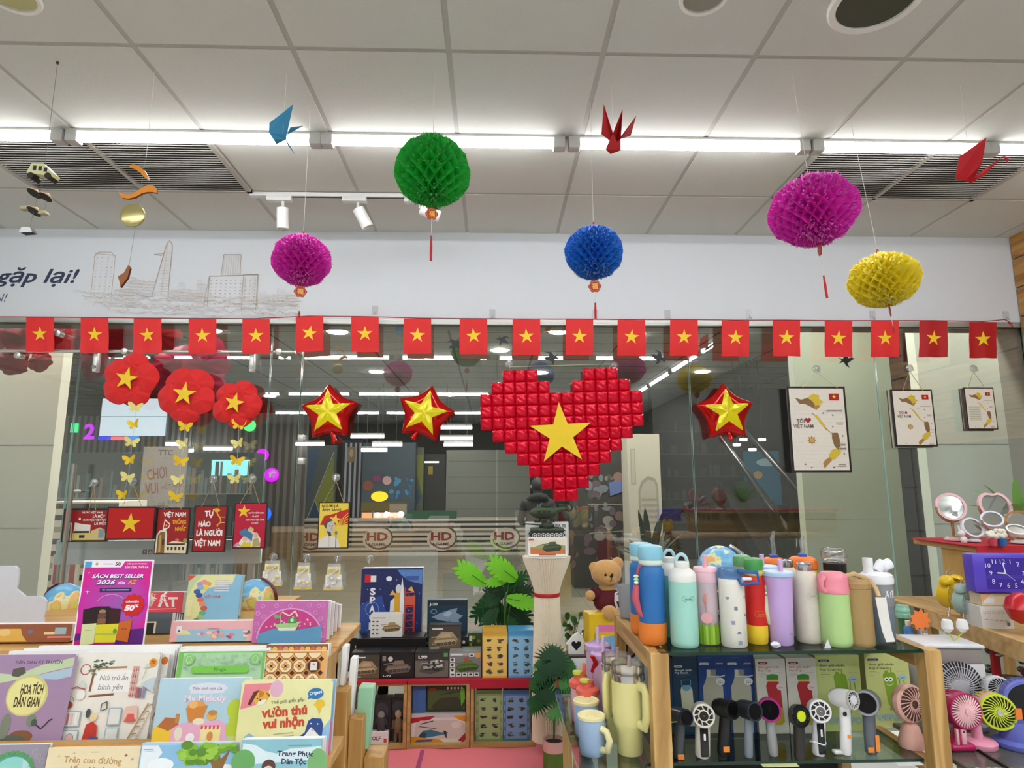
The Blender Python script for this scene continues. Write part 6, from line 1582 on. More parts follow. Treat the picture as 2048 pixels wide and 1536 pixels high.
# inside the cubes
def heli(A):
 A.r(822,1432,931,1490, C('e9e9e4')); A.r(822,1428,931,1436, C('c8ccd0')); A.p([(822,1436),(870,1432),(860,1440),(822,1448)], C('b81f28')); A.p([(905,1432),(931,1432),(931,1446),(915,1440)], C('e8a020')); A.p([(822,1478),(840,1474),(880,1484),(890,1492),(822,1492)], C('e0a020')); A.p([(830,1489),(833,1484),(866,1483),(863,1488)], C('3a5aa8'))
 A.p([(828,1476),(832,1448),(840,1442),(912,1442),(928,1450),(932,1474),(920,1482),(860,1482)], C('d4d2ca'))
 A.p([(838,1474),(846,1464),(862,1462),(880,1468),(896,1468),(894,1472),(872,1476),(850,1480)], C('3a7a94')); A.p([(836,1478),(842,1468),(852,1470),(850,1480)], C('1e4a60')); A.l([(840,1450),(866,1443)],2, C('2a2c30')); A.l([(838,1455),(872,1460)],1.6, C('2a2c30')); A.p([(886,1464),(892,1466),(894,1482),(890,1478)], C('2a2c30')); A.e(912,1452,10,8, C('e8e6de')); A.p([(916,1486),(930,1470),(931,1484),(926,1490)], C('b02838'))
bx('white window box with a toy helicopter in the middle cube', (822,1427,931,1490), YC + .03,.14, 'd8d6ce', heli, sit=ZP + .0165)
zc2 = zat(880,1427, YC + .03) + .001
bx('dark green window box with a jungle vehicle in the middle cube', (853,1369,931,1427), YC + .05,.12, '2a3320', lambda A: (A.r(854,1370,930,1424, C('2b3420')), A.r(856,1380,929,1422, C('4c5c34')), A.p([(862,1416),(880,1398),(914,1396),(928,1412),(924,1422),(868,1422)], C('333c28')), A.p([(920,1382),(928,1376),(930,1400),(922,1416)], C('6ac030')), A.r(858,1376,872,1380, C('b82a2a')),[A.e(895 + 7 * k, 1377,2,3, C('d8dcd8'),8) for k in range(5)], A.l([(880,1390),(920,1384)],2, C('22281a'))), sit=zc2)
bx('plain blue toy box end at the left of the middle cube', (826,1369,851,1427), YC + .04,.12, '36609c', lambda A: (A.r(825,1370,851,1426, C('3e6cae')), A.l([(829,1376),(829,1420)],.8, C('6a90c4'))), sit=zc2)
bx('pale green block toy box with rows of models in the right cube', (952,1380,1005,1489), YC + .04,.14, '7a9c5c', blocks((952,1380,1005,1489), '86a868', 'a8c488', 5, True), sit=ZP + .0165)
bx('mid blue block toy box with rows of models in the right cube', (1007,1380,1059,1489), YC + .04,.14, '4a7cb8', blocks((1007,1380,1059,1489), '5086c4', '84b0dc', 5, True), sit=ZP + .0165)
def fig(label, q, face, word):
 o = bx(label, q, YC + .05,.07, '1a1b1d', lambda A: (A.r(q[0] + 1, q[1] + 2, q[2] - 1, q[3] - 1, C('24262a')), A.e((q[0] + q[2]) / 2, q[1] + 20,13,14, C('3a4248'))), sit=ZP + .0165)
 b_ = (xat(q[2],1430, YC + .05) - xat(q[0],1430, YC + .05)) / (q[2] - q[0])
 zz = [(x, zat(800, y, YC + .05) - o.location.z) for x, y in ((0, q[3]),)][0][1]
 m = MB(); u = b_
 H = zat(800, q[1] + 30, YC + .05) - o.location.z; L = zat(800, q[3] - 4, YC + .05) - o.location.z
 m.ball((0,-.012, H),(7 * u, .012,8 * u), C(face),12,8); m.ball((0,-.012,(H * .62 + L * .38)),(9 * u, .014,16 * u), C('7a6a50' if word else '3e464c'),12,8)
 for s_ in (-1,1):
  m.tube([(s_ * 4 * u, -.012, H * .45 + L * .55),(s_ * 5 * u, -.012, L)],[4 * u, 3 * u], C('6a5c48' if word else '343a40'),8); m.tube([(s_ * 8 * u, -.012, H * .8 + L * .2),(s_ * 11 * u, -.014, H * .5 + L * .5)],[3 * u, 2.4 * u], C('6a5c48' if word else '343a40'),8)
 m.build('soldier_figure', o)
fig('black figure box with a dark soldier in the left cube', (744,1398,781,1468), '8a8478', 0); fig('black figure box with a tan soldier beside the cube wall', (783,1396,809,1489), 'a89878', 1)
bx('small white toy box with black letters at the foot of the left cube', (733,1464,776,1489), YC + .02,.03, 'eeeeec', lambda A: (A.t('WOLF', 747,1477,8, C('1c1c1c'), b=.02, w=28), A.r(767,1478,773,1486, C('c84a4a'))), sit=ZP + .0165)
bx('white cluttered toy box edges left of the figure boxes', (712,1385,743,1489), YC + .06,.1, 'd4d6d4', lambda A: [A.p([(714,1390 + 12 * k),(742,1386 + 12 * k),(738,1396 + 12 * k),(716,1398 + 12 * k)], C('e8eae8' if k % 2 else 'b8bcba')) for k in range(7)], sit=ZP + .0165)
# ---- plants
strap_plant('artificial_plant', 'dark small leaved plant behind the figure boxes in the left cube', (xat(764,1440, YC + .26), YC + .26, ZP + .017),14,.2,.05, C('26301e', .6),(.04,.08, C('3a3834', .5)),12,.22)
def leafmat(c): return paper(c, .25)
def lobed(m, base, tip, w, col, n=7, up=(0,0,1), droop=.15):
 """split leaf with finger lobes between base and tip"""
 base, tip = Vector(base), Vector(tip); d = tip - base; L = d.length; d.normalize(); s = d.cross(Vector(up)).normalized(); nn = s.cross(d)
 vs, fs = [],[]
 for k in range(n + 1):
  f = k / n; vs.append(base + d * (L * f * .92) - nn * (droop * L * (f * f)))
 for sd in (-1,1):
  for k in range(n):
   f0, f1 = k / n, (k + 1) / n; fm = (f0 + f1) / 2
   ww = w * math.sin(PI * (.12 + .80 * fm)) ** .7
   o = len(vs)
   def pt(f, x): return base + d * (L * f) + s * (sd * x) - nn * (droop * L * (f * f) + droop * x * x / max(w, .001) * 1.2)
   vs += [pt(f0 + .02, ww * .52), pt(fm + .07, ww * .97), pt(fm + .16, ww), pt(f1 + .06, ww * .6)]
   a, b_ = k, k + 1; q = (a, o, o + 1, o + 2, o + 3, b_)
   fs.append(q if sd > 0 else q[::-1])
 o = len(vs); vs.append(tip - nn * droop * L); fs.append((n, 5 + n + 1, o)) if False else None
 m.add(vs, fs, col)
def splitplant():
 Y = 3.42; base = Vector((xat(1005,1250, Y), Y, ZS))
 t = thing('artificial_plant', 'leafy plant with four lime leaves and many dark split leaves behind the block boxes', 'plant', base)
 m = MB(); m.lathe([(.045,0),(.06,.1),(.055,.1),(.05,.085),(.001,.085)], C('3a3a38', .5),20); m.build('pot', t)
 def at(px, py, y): return AY(px, py, y) - base
 root = Vector((0,0,.09)); lime = leafmat('7ed42c'); dk = [leafmat('16481f'), leafmat('1d5a28'), leafmat('12381a')]
 L_ = [((975,1165),(918,1138),3.36,32, lime),((1010,1152),(985,1120),3.34,0, None)]
 def leaf(b, tp, yb, yt, wpx, col):
  s = MP(tp[0], tp[1], yt); bb, tt = at(b[0], b[1], yb), at(tp[0], tp[1], yt); m = MB()
  lobed(m, bb, tt, wpx * s, col, 7,(0,-1,.25)); m.tube([root, root.lerp(bb, .6) + Vector((0,0,.03)), bb, bb.lerp(tt, .5)],.0022, C('4a7a2a' if col is lime else '1c3a1c', .5),5); m.build('leaf', t, ang=60)
 leaf((970,1168),(918,1132),3.40,3.34,21, lime); leaf((1034,1160),(982,1122),3.38,3.33,22, lime); leaf((1018,1158),(974,1166),3.4,3.36,11, lime); leaf((1012,1196),(1068,1208),3.38,3.3,16, lime)
 r_ = random.Random(11)
 for (b, tp, w) in (((985,1190),(962,1218),15),((990,1195),(945,1240),20),((1005,1180),(968,1185),14),((1010,1180),(1050,1150),15),((1020,1185),(1062,1180),14),((1000,1205),(985,1250),18),((1015,1205),(1060,1235),18),((1010,1215),(1068,1262),16),((995,1215),(965,1252),14),((1005,1170),(1020,1150),12),((1012,1190),(1058,1205),16),((1000,1190),(970,1205),17),((1005,1225),(1030,1262),16),((998,1200),(1000,1172),14)):
  leaf(b, tp, 3.42 + r_.uniform(-.03,.03),3.40 + r_.uniform(-.06,.05), w, dk[r_.randrange(3)])
splitplant()
def palm(px, py_pot, Y, label, z, pot_r, pot_h, top_py, seed, spread_px):
 base = Vector((xat(px, py_pot, Y), Y, z)); r_ = random.Random(seed); s = MP(px, py_pot, Y)
 t = thing('artificial_plant', label, 'plant', base)
 m = MB(); m.lathe([(pot_r * .92,0, C('5a7a2c', .9, bump=.5)),(pot_r, pot_h * .12),(pot_r, pot_h * .68, C('d8a8a0', .8)),(pot_r * 1.02, pot_h),(pot_r * .9, pot_h),(pot_r * .88, pot_h * .9, C('3a2a1c', .9)),(.001, pot_h * .9)], C('5a7a2c', .9),24); m.build('pot', t, label='green felt pot with pink rim')
 H = zat(px, top_py, Y) - z
 m = MB(); m.tube([(0,0, pot_h * .85),(.004,0, pot_h + (H - pot_h) * .5),(0,0, H * .85)],.004, C('2a4a24'),6); m.build('stem', t)
 cols = [paper('1c5a2a', .2), paper('2a6a30', .2), paper('4a8a44', .2), paper('143f1e', .2)]
 for k in range(17):
  a = k * 2.4; f = k / 16; zc = pot_h + (H - pot_h) * (.35 + .6 * f); R_ = spread_px * s * (.75 - .3 * f + .2 * r_.random()) * .6
  c = Vector((R_ * math.cos(a), R_ * math.sin(a) * .8, zc)); nrm = Vector((math.cos(a) * .7, math.sin(a) * .5 - .5,.7)).normalized(); u = nrm.cross(Vector((0,0,1))).normalized(); v = u.cross(nrm)
  m = MB(); N = 26; rad = spread_px * s * .5 * r_.uniform(.85,1.1)
  vs = [c]; fs = []
  for i in range(N):
   b_ = 2 * PI * i / N * .9 + .3
   d = u * math.cos(b_) + v * math.sin(b_); e = u * -math.sin(b_) + v * math.cos(b_)
   o = len(vs); vs += [c + d * rad * .5 + e * rad * .075 - nrm * rad * .05, c + d * rad * .5 - e * rad * .075 - nrm * rad * .05, c + d * rad - nrm * rad * .3]; fs += [(0, o, o + 1),(o, o + 2, o + 1)]
  m.add(vs, fs, cols[k % 4]); m.tube([(0,0, zc - .02), c],.0018, C('2a4a24'),5); m.build('frond', t, ang=60)
palm(1108,1492,2.95, 'small fan palm in a green felt pot in front of the pleated pedestal', ZP, .048,.135,1300,3,78)
# ---- pleated paper pedestal and the things on it
def pedestal():
 Y = 3.18; px = 1097; base = AY(px, 1478, Y); base.z = ZP; s = MP(px, 1250, Y)
 t = thing('pleated_pedestal', 'cream pleated paper pedestal tied with a red band', 'pedestal', (base.x, Y, ZP))
 prof = [(1478,33),(1400,31.5),(1300,29),(1215,26.5),(1196,26),(1188,24.5),(1180,26),(1160,32),(1140,40),(1122,47),(1112,49)]
 m = MB(); N = 92; vs, fs = [],[]
 for py, r in prof:
  z = zat(px, py, Y) - ZP
  for i in range(N):
   a = 2 * PI * i / N; q = r * s * (1 if i % 2 == 0 else .87); vs.append((q * math.cos(a), q * math.sin(a), z))
 for k in range(len(prof) - 1):
  for i in range(N): j = (i + 1) % N; fs.append((k * N + i, k * N + j, (k + 1) * N + j, (k + 1) * N + i))
 m.add(vs, fs, C('fdf3de', .7)); m.build('pleats', t, ang=8)
 m = MB(); z = zat(px, 1188, Y) - ZP; m.lathe([(25.5 * s, z - .009),(26.3 * s, z),(25.5 * s, z + .009)], C('c41f24', .45),40, cap=False); m.build('red_band', t)
 zt = zat(px, 1112, Y) - ZP; m = MB(); m.lathe([(.001, zt - .004),(47 * s, zt - .004),(48 * s, zt),(.001, zt)], C('e0dccf', .4),40); m.build('top_disc', t)
 return ZP + zt
zpd = pedestal()
def tk1(A):
 A.r(1052,1046,1136,1112, C('e4e4e0')); A.t('USA 95', 1120,1052,6.5, C('5a6a6a'), b=.04, w=26); A.r(1053,1060,1092,1075, C('c8d0c8'))
slab('toy_box', 'white toy box standing on the pedestal behind the tank models', 'toy box', (1052,1044,1138,1112),3.24,.04, C('e4e4e0', .4), None, tk1, group='boxes on the pleated pedestal', sit=zpd)
def tk2(A):
 A.r(1057,1077,1134,1113, C('ecebe4')); A.r(1061,1080,1131,1109, C('e8e0c8')); A.r(1061,1095,1131,1109, C('c8743c')); A.p([(1061,1098),(1080,1090),(1110,1088),(1131,1092),(1131,1098)], C('9aa070')); tank(A, 1104,1093,.75, '4a5a3a', '3a4830'); A.r(1058,1078,1068,1081, C('c84a50')); A.r(1078,1109,1112,1111.5, C('b84a3a'))
slab('toy_box', 'flat white toy box with an orange tank picture at the pedestal front', 'toy box', (1056,1075,1135,1114),3.145,.012, C('ecebe4', .4), None, tk2, group='boxes on the pleated pedestal', tilt=4, sit=zpd)
def tankmodel(px, py, Y, zb, s, label, rot):
 t = thing('toy_tank', label, 'toy tank', (xat(px, py, Y), Y, zb),(0,0, R(rot)), group='model vehicles on the pedestal')
 g, d, k = C('3d4b35', .5), C('2a3326', .5), C('17181a', .5)
 m = MB(); m.rbox(-34 * s, 34 * s, -13 * s, 13 * s, 12 * s, 20 * s, g, 2 * s); m.prism([(-36 * s, 12 * s),(-30 * s, 20 * s),(30 * s, 20 * s),(38 * s, 14 * s)],-8 * s, 8 * s, g); m.build('hull', t)
 m = MB(); m.lathe([(15 * s, 20 * s),(16 * s, 25 * s),(10 * s, 30 * s),(4 * s, 31 * s)], d, 20); m.ball((3 * s, 0,31 * s),4 * s, g, 10,6); m.build('turret', t)
 m = MB(); m.tube([(-12 * s, 0,26 * s),(-44 * s, 0,28 * s)],1.6 * s, g, 10); m.tube([(-44 * s, 0,28 * s),(-49 * s, 0,28.2 * s)],2.4 * s, d, 10); m.build('gun_barrel', t)
 for sd in (-1,1):
  m = MB(); pts = [(x * s, z * s) for x, z in ((-30,1),(28,1),(36,7),(30,13),(-32,13),(-38,7))]
  m.prism(pts, sd * 13 * s - 4 * s, sd * 13 * s + 4 * s, k); tr = m.build('track', t)
  for j in range(7):
   m = MB(); m.T = T3((-27 * s + 9 * s * j, sd * 13 * s - 4.2 * s, 6 * s)) @ Matrix.Rotation(R(90),4, 'X'); m.lathe([(5 * s, 0, k),(5 * s, 1 * s, C('d8d8d4', .4)),(3.8 * s, 1.2 * s, k),(2 * s, 1.4 * s, C('d8d8d4', .4)),(.001,1.6 * s)], k, 14); m.build('wheel', tr)
s = MP(1095,1070,3.2) * .98
zk = zat(1095,1076,3.19)
slab('toy_box', 'hidden white base box between the tank models and the front box', 'toy box', (1060,1077,1132,1112),3.165,.07, C('dcdcd6', .4), None, None, group='boxes on the pleated pedestal', sit=zpd)
tankmodel(1094,1060,3.20, zk, s, 'dark green model tank with pale wheels on the pedestal boxes', 0)
def helimodel():
 Y = 3.26; zb = zat(1095,1044,3.26); s = MP(1095,1030, Y)
 t = thing('toy_helicopter', 'dark green model helicopter on top of the pedestal boxes', 'toy helicopter', (xat(1092,1040, Y), Y, zb)); g = C('3a4a2e', .5); d = C('232b20', .5)
 m = MB(); m.ball((-4 * s, 0,18 * s),(28 * s, 13 * s, 13 * s), g, 20,12); m.tube([(16 * s, 0,22 * s),(40 * s, 0,26 * s),(46 * s, 0,26 * s)],[6 * s, 3 * s, 2.4 * s], g, 10); m.build('fuselage', t)
 m = MB()
 for x in (-18,-8,2): m.box(x * s, (x + 7) * s, -13.5 * s, -12 * s, 16 * s, 23 * s, d)
 m.build('windows', t)
 m = MB(); m.ball((0,0,31 * s),(10 * s, 8 * s, 5 * s), d, 12,8); m.tube([(0,0,32 * s),(0,0,36 * s)],2 * s, d); m.build('engine_housing', t)
 m = MB(); [m.box(*q, d) for q in ((-26 * s, 46 * s, -1.2 * s, 1.2 * s, 35 * s, 35.8 * s),(-1.2 * s, 1.2 * s, -34 * s, 34 * s, 35 * s, 35.8 * s))]; m.build('main_rotor', t)
 m = MB(); m.T = T3((46 * s, -2 * s, 28 * s)) @ Matrix.Rotation(R(90),4, 'X'); m.lathe([(6 * s, -1 * s),(8 * s, 0),(6 * s, 1 * s),(4.5 * s, 0),(6 * s, -1 * s)], d, 18, cap=False); m.build('tail_rotor', t)
 for sd in (-1,1):
  m = MB(); m.tube([(-24 * s, sd * 10 * s, 1 * s),(14 * s, sd * 10 * s, 1 * s),(18 * s, sd * 10 * s, 3 * s)],1.2 * s, d, 6); m.tube([(-12 * s, sd * 10 * s, 1 * s),(-10 * s, sd * 8 * s, 8 * s)],1 * s, d, 6); m.tube([(8 * s, sd * 10 * s, 1 * s),(6 * s, sd * 8 * s, 8 * s)],1 * s, d, 6); m.build('skid', t)
helimodel()
# ---- things between the pedestal and the bottle stand
YK = 3.1
t0 = thing('display_table', 'low wooden display table behind the tumblers, mostly hidden', 'table', (xat(1180,1440, YK), YK, 0)); zk = zat(1150,1352,3.0)
wk = .26
m = MB(); m.rbox(-.1,.42,-.14,.4, zk - .02, zk, WC, .003); m.build('top', t0)
for sx in (-.097,.39):
 for sy in (-.12,.38): m = MB(); m.box(sx, sx + .02, sy - .01, sy + .01,0, zk - .02, WC); m.build('leg', t0)
def pframe(A): A.r(1140,1316,1175,1350, C('e6e8e6')); A.r(1145,1322,1170,1346, C('dde4ea')); A.r(1158,1326,1168,1344, C('e8d8c8'))
slab('photo_frame', 'small dark photo frame under the white house ornament', 'photo frame', (1138,1312,1178,1352),3.0,.1, C('3a2e26', .4), None, pframe, sit=zk)
Y = 3.03; p = AY(1153,1312, Y); s = MP(1153,1290, Y); m = MB()
o_ = [(-16,0),(-16,22),(-20,22),(-6,38),(4,44),(10,38),(10,42),(14,42),(14,34),(19,24),(15,22),(15,0)]
t = thing('house_ornament', 'white cut-out house ornament with a dark heart hole', 'ornament', p)
m.prism([(x * s, z * s) for x, z in o_],0,.02, C('e8e8e4', .5)); m.build('house_block', t)
m = MB(); m.prism([(11 * s * x, 20 * s - 11 * s * y) for x, y in ((0,.9),(-.9,-.1),(-.8,-.6),(-.35,-.75),(0,-.4),(.35,-.75),(.8,-.6),(.9,-.1))],-.001,.0, C('16181a', .4)); m.build('heart_hole', t)
m = MB(); m.box(-18 * s, 18 * s, -.004,.03,-.004,0, C('c8b088')); m.build('base', t)
# ivy behind
base = Vector((xat(1150,1300,3.3),3.3, zk)); t = thing('artificial_plant', 'pot of round green ivy leaves between pedestal and yellow boxes', 'plant', base); m = MB(); m.lathe([(.04,0),(.05,.09),(.045,.09),(.04,.08),(.001,.08)], C('c8c0b0', .6),18); m.build('pot', t)
r_ = random.Random(21)
for k in range(26):
 q = AY(r_.uniform(1128,1170), r_.uniform(1228,1292),3.28 + r_.uniform(-.06,.06)) - base; s = MP(1150,1260,3.3) * r_.uniform(5,9); a = r_.uniform(-60,60); m = MB(); m.T = T3(q) @ Matrix.Rotation(R(a),4, 'Y') @ Matrix.Rotation(R(r_.uniform(-40,40)),4, 'Z')
 n = 10; vs = [(s * math.cos(2 * PI * i / n) * .8,-.002 * math.sin(4 * PI * i / n), s * math.sin(2 * PI * i / n)) for i in range(n)] + [(0,.004,0)]
 m.add(vs, [(i, (i + 1) % n, n) for i in range(n)], paper(r_.choice(['2c5a28', '3c7030', '20401e', 'a8a878']),.2)); m.T = Matrix(); m.tube([(0,0,.08), q * .5 + Vector((0,0,.05)), q],.0014, C('3a4a24'),5); m.build('leaf', t, ang=60)
for k in range(3):
 slab('toy_box', ['bright yellow box with pink and blue pattern in front of the teddy bear', 'yellow box second behind the patterned yellow box', 'yellow box farthest behind under the teddy bear'][k], 'toy box', (1180 - 4 * k, 1228 - 2 * k, 1236,1330),2.98 + .055 * k, .05, C('e8c020', .4), None, (lambda A: (A.r(1184,1236,1236,1330, C('ecc420')), A.p([(1186,1270),(1236,1262),(1236,1290),(1186,1284)], C('7ab0dc')), A.r(1198,1246,1236,1258, C('e878b0')), A.e(1194,1264,5,6, C('b8a030')), A.p([(1186,1284),(1236,1290),(1236,1330),(1186,1330)], C('e0a8c8')))) if k == 0 else None, group='yellow boxes under the teddy bear', sit=zk)
# ---- teddy bear
def teddy():
 Y = 3.08; base = AY(1215,1234, Y); s = MP(1213,1160, Y)
 t = thing('teddy_bear', 'light brown teddy bear in a maroon sweater sitting on yellow boxes', 'teddy bear', base)
 fur = C('c9995a', .95, var=.18, sc=160, bump=1.0, sheen=.5)
 m = MB()
 def B(px, py, y, rx, ry, rz): m.ball(((px - 1215) * s, y, (1234 - py) * s),(rx * s, ry * s, rz * s), fur, 18,12)
 B(1215,1150,0,31,28,26); B(1191,1139,.0,11,7,11); B(1238,1132,.0,12,7,13); B(1217,1160,-.045,15,12,11); B(1215,1178,0,16,15,12)
 B(1216,1206,0,26,24,26); B(1180,1191,-.03,10,10,10); B(1252,1196,-.02,10,10,10)
 B(1215,1222,-.06,15,17,15); B(1240,1226,-.05,15,17,14); B(1212,1218,-.11,13,8,14)
 o = m.build('plush_body', t); rm = o.modifiers.new('Remesh', 'REMESH'); rm.mode = 'VOXEL'; rm.voxel_size = .0045; rm.use_smooth_shade = True
 sm = o.modifiers.new('Smooth', 'SMOOTH'); sm.iterations = 4
 m = MB(); sw = C('5a1420', .9, bump=.6, sc=200)
 m.ball(((1216 - 1215) * s, 0,(1234 - 1203) * s),(28.5 * s, 27 * s, 25 * s), sw, 24,16); m.tube([((1198 - 1215) * s, -.01,44 * s),((1186 - 1215) * s, -.025,44 * s)],[12 * s, 12.5 * s], sw, 16); m.tube([((1234 - 1215) * s, -.01,44 * s),((1250 - 1215) * s, -.02,40 * s)],[12 * s, 12.5 * s], sw, 16); m.build('sweater', t)
 for px, py in ((1207,1149),(1220,1149)): m = MB(); m.ball(((px - 1215) * s, -.086 + (0 if px < 1215 else .002),(1234 - py) * s),2.6 * s, C('140e0a', .15),12,8); m.build('eye', t)
 m = MB(); m.ball(((1219 - 1215) * s, -.079,(1234 - 1152) * s),(3.6 * s, 2 * s, 2.6 * s), C('1c120c', .4),12,8); m.tube([((1219 - 1215) * s, -.079,80 * s),((1219 - 1215) * s, -.078,74 * s),((1216 - 1215) * s, -.076,72 * s)],.8 * s, C('2a1a10'),5); m.build('nose', t)
 m = MB(); m.rbox(10 * s, 20 * s, -.092,-.09,36 * s, 48 * s, C('e8e0e0'),.0005,1); m.tube([(12 * s, -.09,47 * s),(8 * s, -.085,50 * s)],.0008, C('c8c8c8'),5); m.build('paper_tag', t)
teddy()
# ================================================================== BOTTLE STAND (right foreground)
ZG1 = 1.10                                   # upper glass shelf
F_ = AZ(1575,1301, ZG1); YF = F_.y          # its front edge
XL, XRR = xat(1304,1302, YF), xat(1852,1302, YF)
YBk = AZ(1228,1226, ZG1).y
ZG2 = .838                                   # lower glass shelf
wv_, wh_ = wood('a97f45', 'd6ad6c', 2.6, 'Z'), wood('a97f45', 'd6ad6c', 2.6, 'Y')
t = thing('display_stand', 'light wooden stand with two glass shelves of bottles and fans', 'display stand', (0,0,0))
pw = xat(1333,1400, YF) - xat(1300,1400, YF)
m = MB(); m.rbox(XL - .004, XL + pw, YF - .004, YF + .035,0, ZG1 - .002, wv_, .002,1); m.build('post', t)
m = MB(); m.rbox(XRR - .006, XRR + pw * .9, YF - .004, YF + .035,0, ZG1 - .002, wv_, .002,1); m.build('post', t)
for x0 in (XL - .004, XRR - .006):
 m = MB(); m.rbox(x0, x0 + .03, YBk - .035, YBk, 0, ZG1 - .002, wv_, .002,1); m.build('post', t)
 m = MB(); m.rbox(x0, x0 + .026, YF + .036, YBk - .036, ZG1 - .05, ZG1 - .0015, wh_, .002,1); m.build('rail', t)
 m = MB(); m.rbox(x0, x0 + .026, YF + .036, YBk - .036, ZG2 - .035, ZG2 - .002, wh_, .002,1); m.build('rail', t)
gl = clear('c8dcd0', .14,.6,.0); ge = C('12301f', .12)
def gshelf(x0, x1, y0, y1, z, nm):
 m = MB(); vs = [(x, y, zz) for zz in (z - .008, z - .0005) for y in (y0, y1) for x in (x0, x1)]
 m.add(vs, [(0,2,3,1),(4,5,7,6)], gl); m.add(vs, [(0,1,5,4),(2,6,7,3),(0,4,6,2),(1,3,7,5)], ge); m.build(nm, t)
gshelf(XL + .02, XRR - .008, YF - .003, YBk - .01, ZG1, 'glass_shelf')
gshelf(XL - .02 - .0, XRR - .008, YF + .036, YBk - .01, ZG2, 'glass_shelf')
m = MB(); m.box(XL + .03, XRR, YBk - .012, YBk - .002,.3, ZG1 - .06, C('1d1a17', .8)); m.build('dark_back_panel', t)
# low side table for the tumblers on the left of the stand
t2 = thing('side_table', 'glass topped low wooden side table of tumblers left of the bottle stand', 'table', (0,0,0))
xa = xat(1150,1536,1.66)
def pt2(nm, *a, mat=wv_): m = MB(); m.rbox(*a, mat, .002,1); m.build(nm, t2)
Yb2 = 2.14
m = MB(); x0, x1 = xa, XL - .024; vs = [(x, y, zz) for zz in (ZG2 - .008, ZG2 - .0005) for y in (1.57, Yb2) for x in (x0, x1)]
m.add(vs, [(0,2,3,1),(4,5,7,6)], gl); m.add(vs, [(0,1,5,4),(2,6,7,3),(0,4,6,2),(1,3,7,5)], C('a8c8c0', .15)); m.build('glass_top', t2)
pt2('leg', xa + .02, xa + .045,1.6,1.63,0, ZG2 - .009); pt2('leg', x1 - .03, x1 - .006,1.6,1.63,0, ZG2 - .009); pt2('leg', xa + .02, xa + .045, Yb2 - .04, Yb2 - .01,0, ZG2 - .009); pt2('leg', x1 - .03, x1 - .006, Yb2 - .04, Yb2 - .01,0, ZG2 - .009)
pt2('apron', xa + .02, xa + .045,1.64, Yb2 - .05, ZG2 - .05, ZG2 - .009, mat=wh_)
m = MB(); m.add([(xa, 1.58, ZG2),(xa, Yb2, ZG2),(xa, Yb2, ZG2 + .05),(xa, 1.58, ZG2 + .05),(xa + .004,1.58, ZG2),(xa + .004, Yb2, ZG2),(xa + .004, Yb2, ZG2 + .05),(xa + .004,1.58, ZG2 + .05)],[(0,1,2,3),(4,7,6,5)], clear('d8e8e4', .2,.3)); m.build('glass_guard', t2)

CHR = C('c6c2bc', .18,.9)
BG = 'bottles on the upper glass shelf'
def place(px, py, z, wpx):
 """centre of a round base whose front rim is seen at px,py on height z, and metres per pixel there"""
 p = AZ(px, py, z); s = MP(px, py, p.y); r = wpx * s / 2
 return Vector((p.x, p.y + r * .9, z)), s
def hgt(px, py, loc): return zat(px, py, loc.y) - loc.z
def pieces(root, lst, n=32):
 for nm, prof, mat in lst:
  m = MB(); m.lathe(prof, mat, n); m.build(nm, root)
def start(name, label, cat, px, py, w, ptop, z=None, g=BG):
 z = ZG1 if z is None else z
 loc, s = place(px, py, z, w); r = w * s / 2; H = hgt(px, ptop, loc)
 loc.z += .0004
 return thing(name, label, cat, loc, group=g), r, H, s, loc
def logo(root, r, z, txt, col, w=.5, ang=0, ring=True, h=.006):
 """small pill-shaped mark wrapped on the front of a round body"""
 m = MB(); vs, fs, a, b_ = glyphs(txt, .02); k = w * r / (b_ - a)
 def W(x, zz, o=.0006): th = x / r + R(ang); return ((r + o) * math.sin(th),-(r + o) * math.cos(th), zz)
 m.add([W((x - (a + b_) / 2) * k, z + (y - .36) * h / .72) for x, y in vs], fs, C(col, .4))
 if ring:
  N = 28; o_ = []
  for q, rr in ((0,1.0),(1,1.14)):
   for i in range(N):
    t_ = 2 * PI * i / N; cx = (w * r * .52) * (1 if math.cos(t_) > 0 else -1); o_.append(W(cx + h * 1.0 * rr * math.cos(t_), z + h * 1.0 * rr * math.sin(t_)))
  m.add(o_, [(i, (i + 1) % N, N + (i + 1) % N, N + i) for i in range(N)], C(col, .4))
 return m.build('brand_mark', root)
PL = lambda c, r=.35: C(c, r, var=.03)
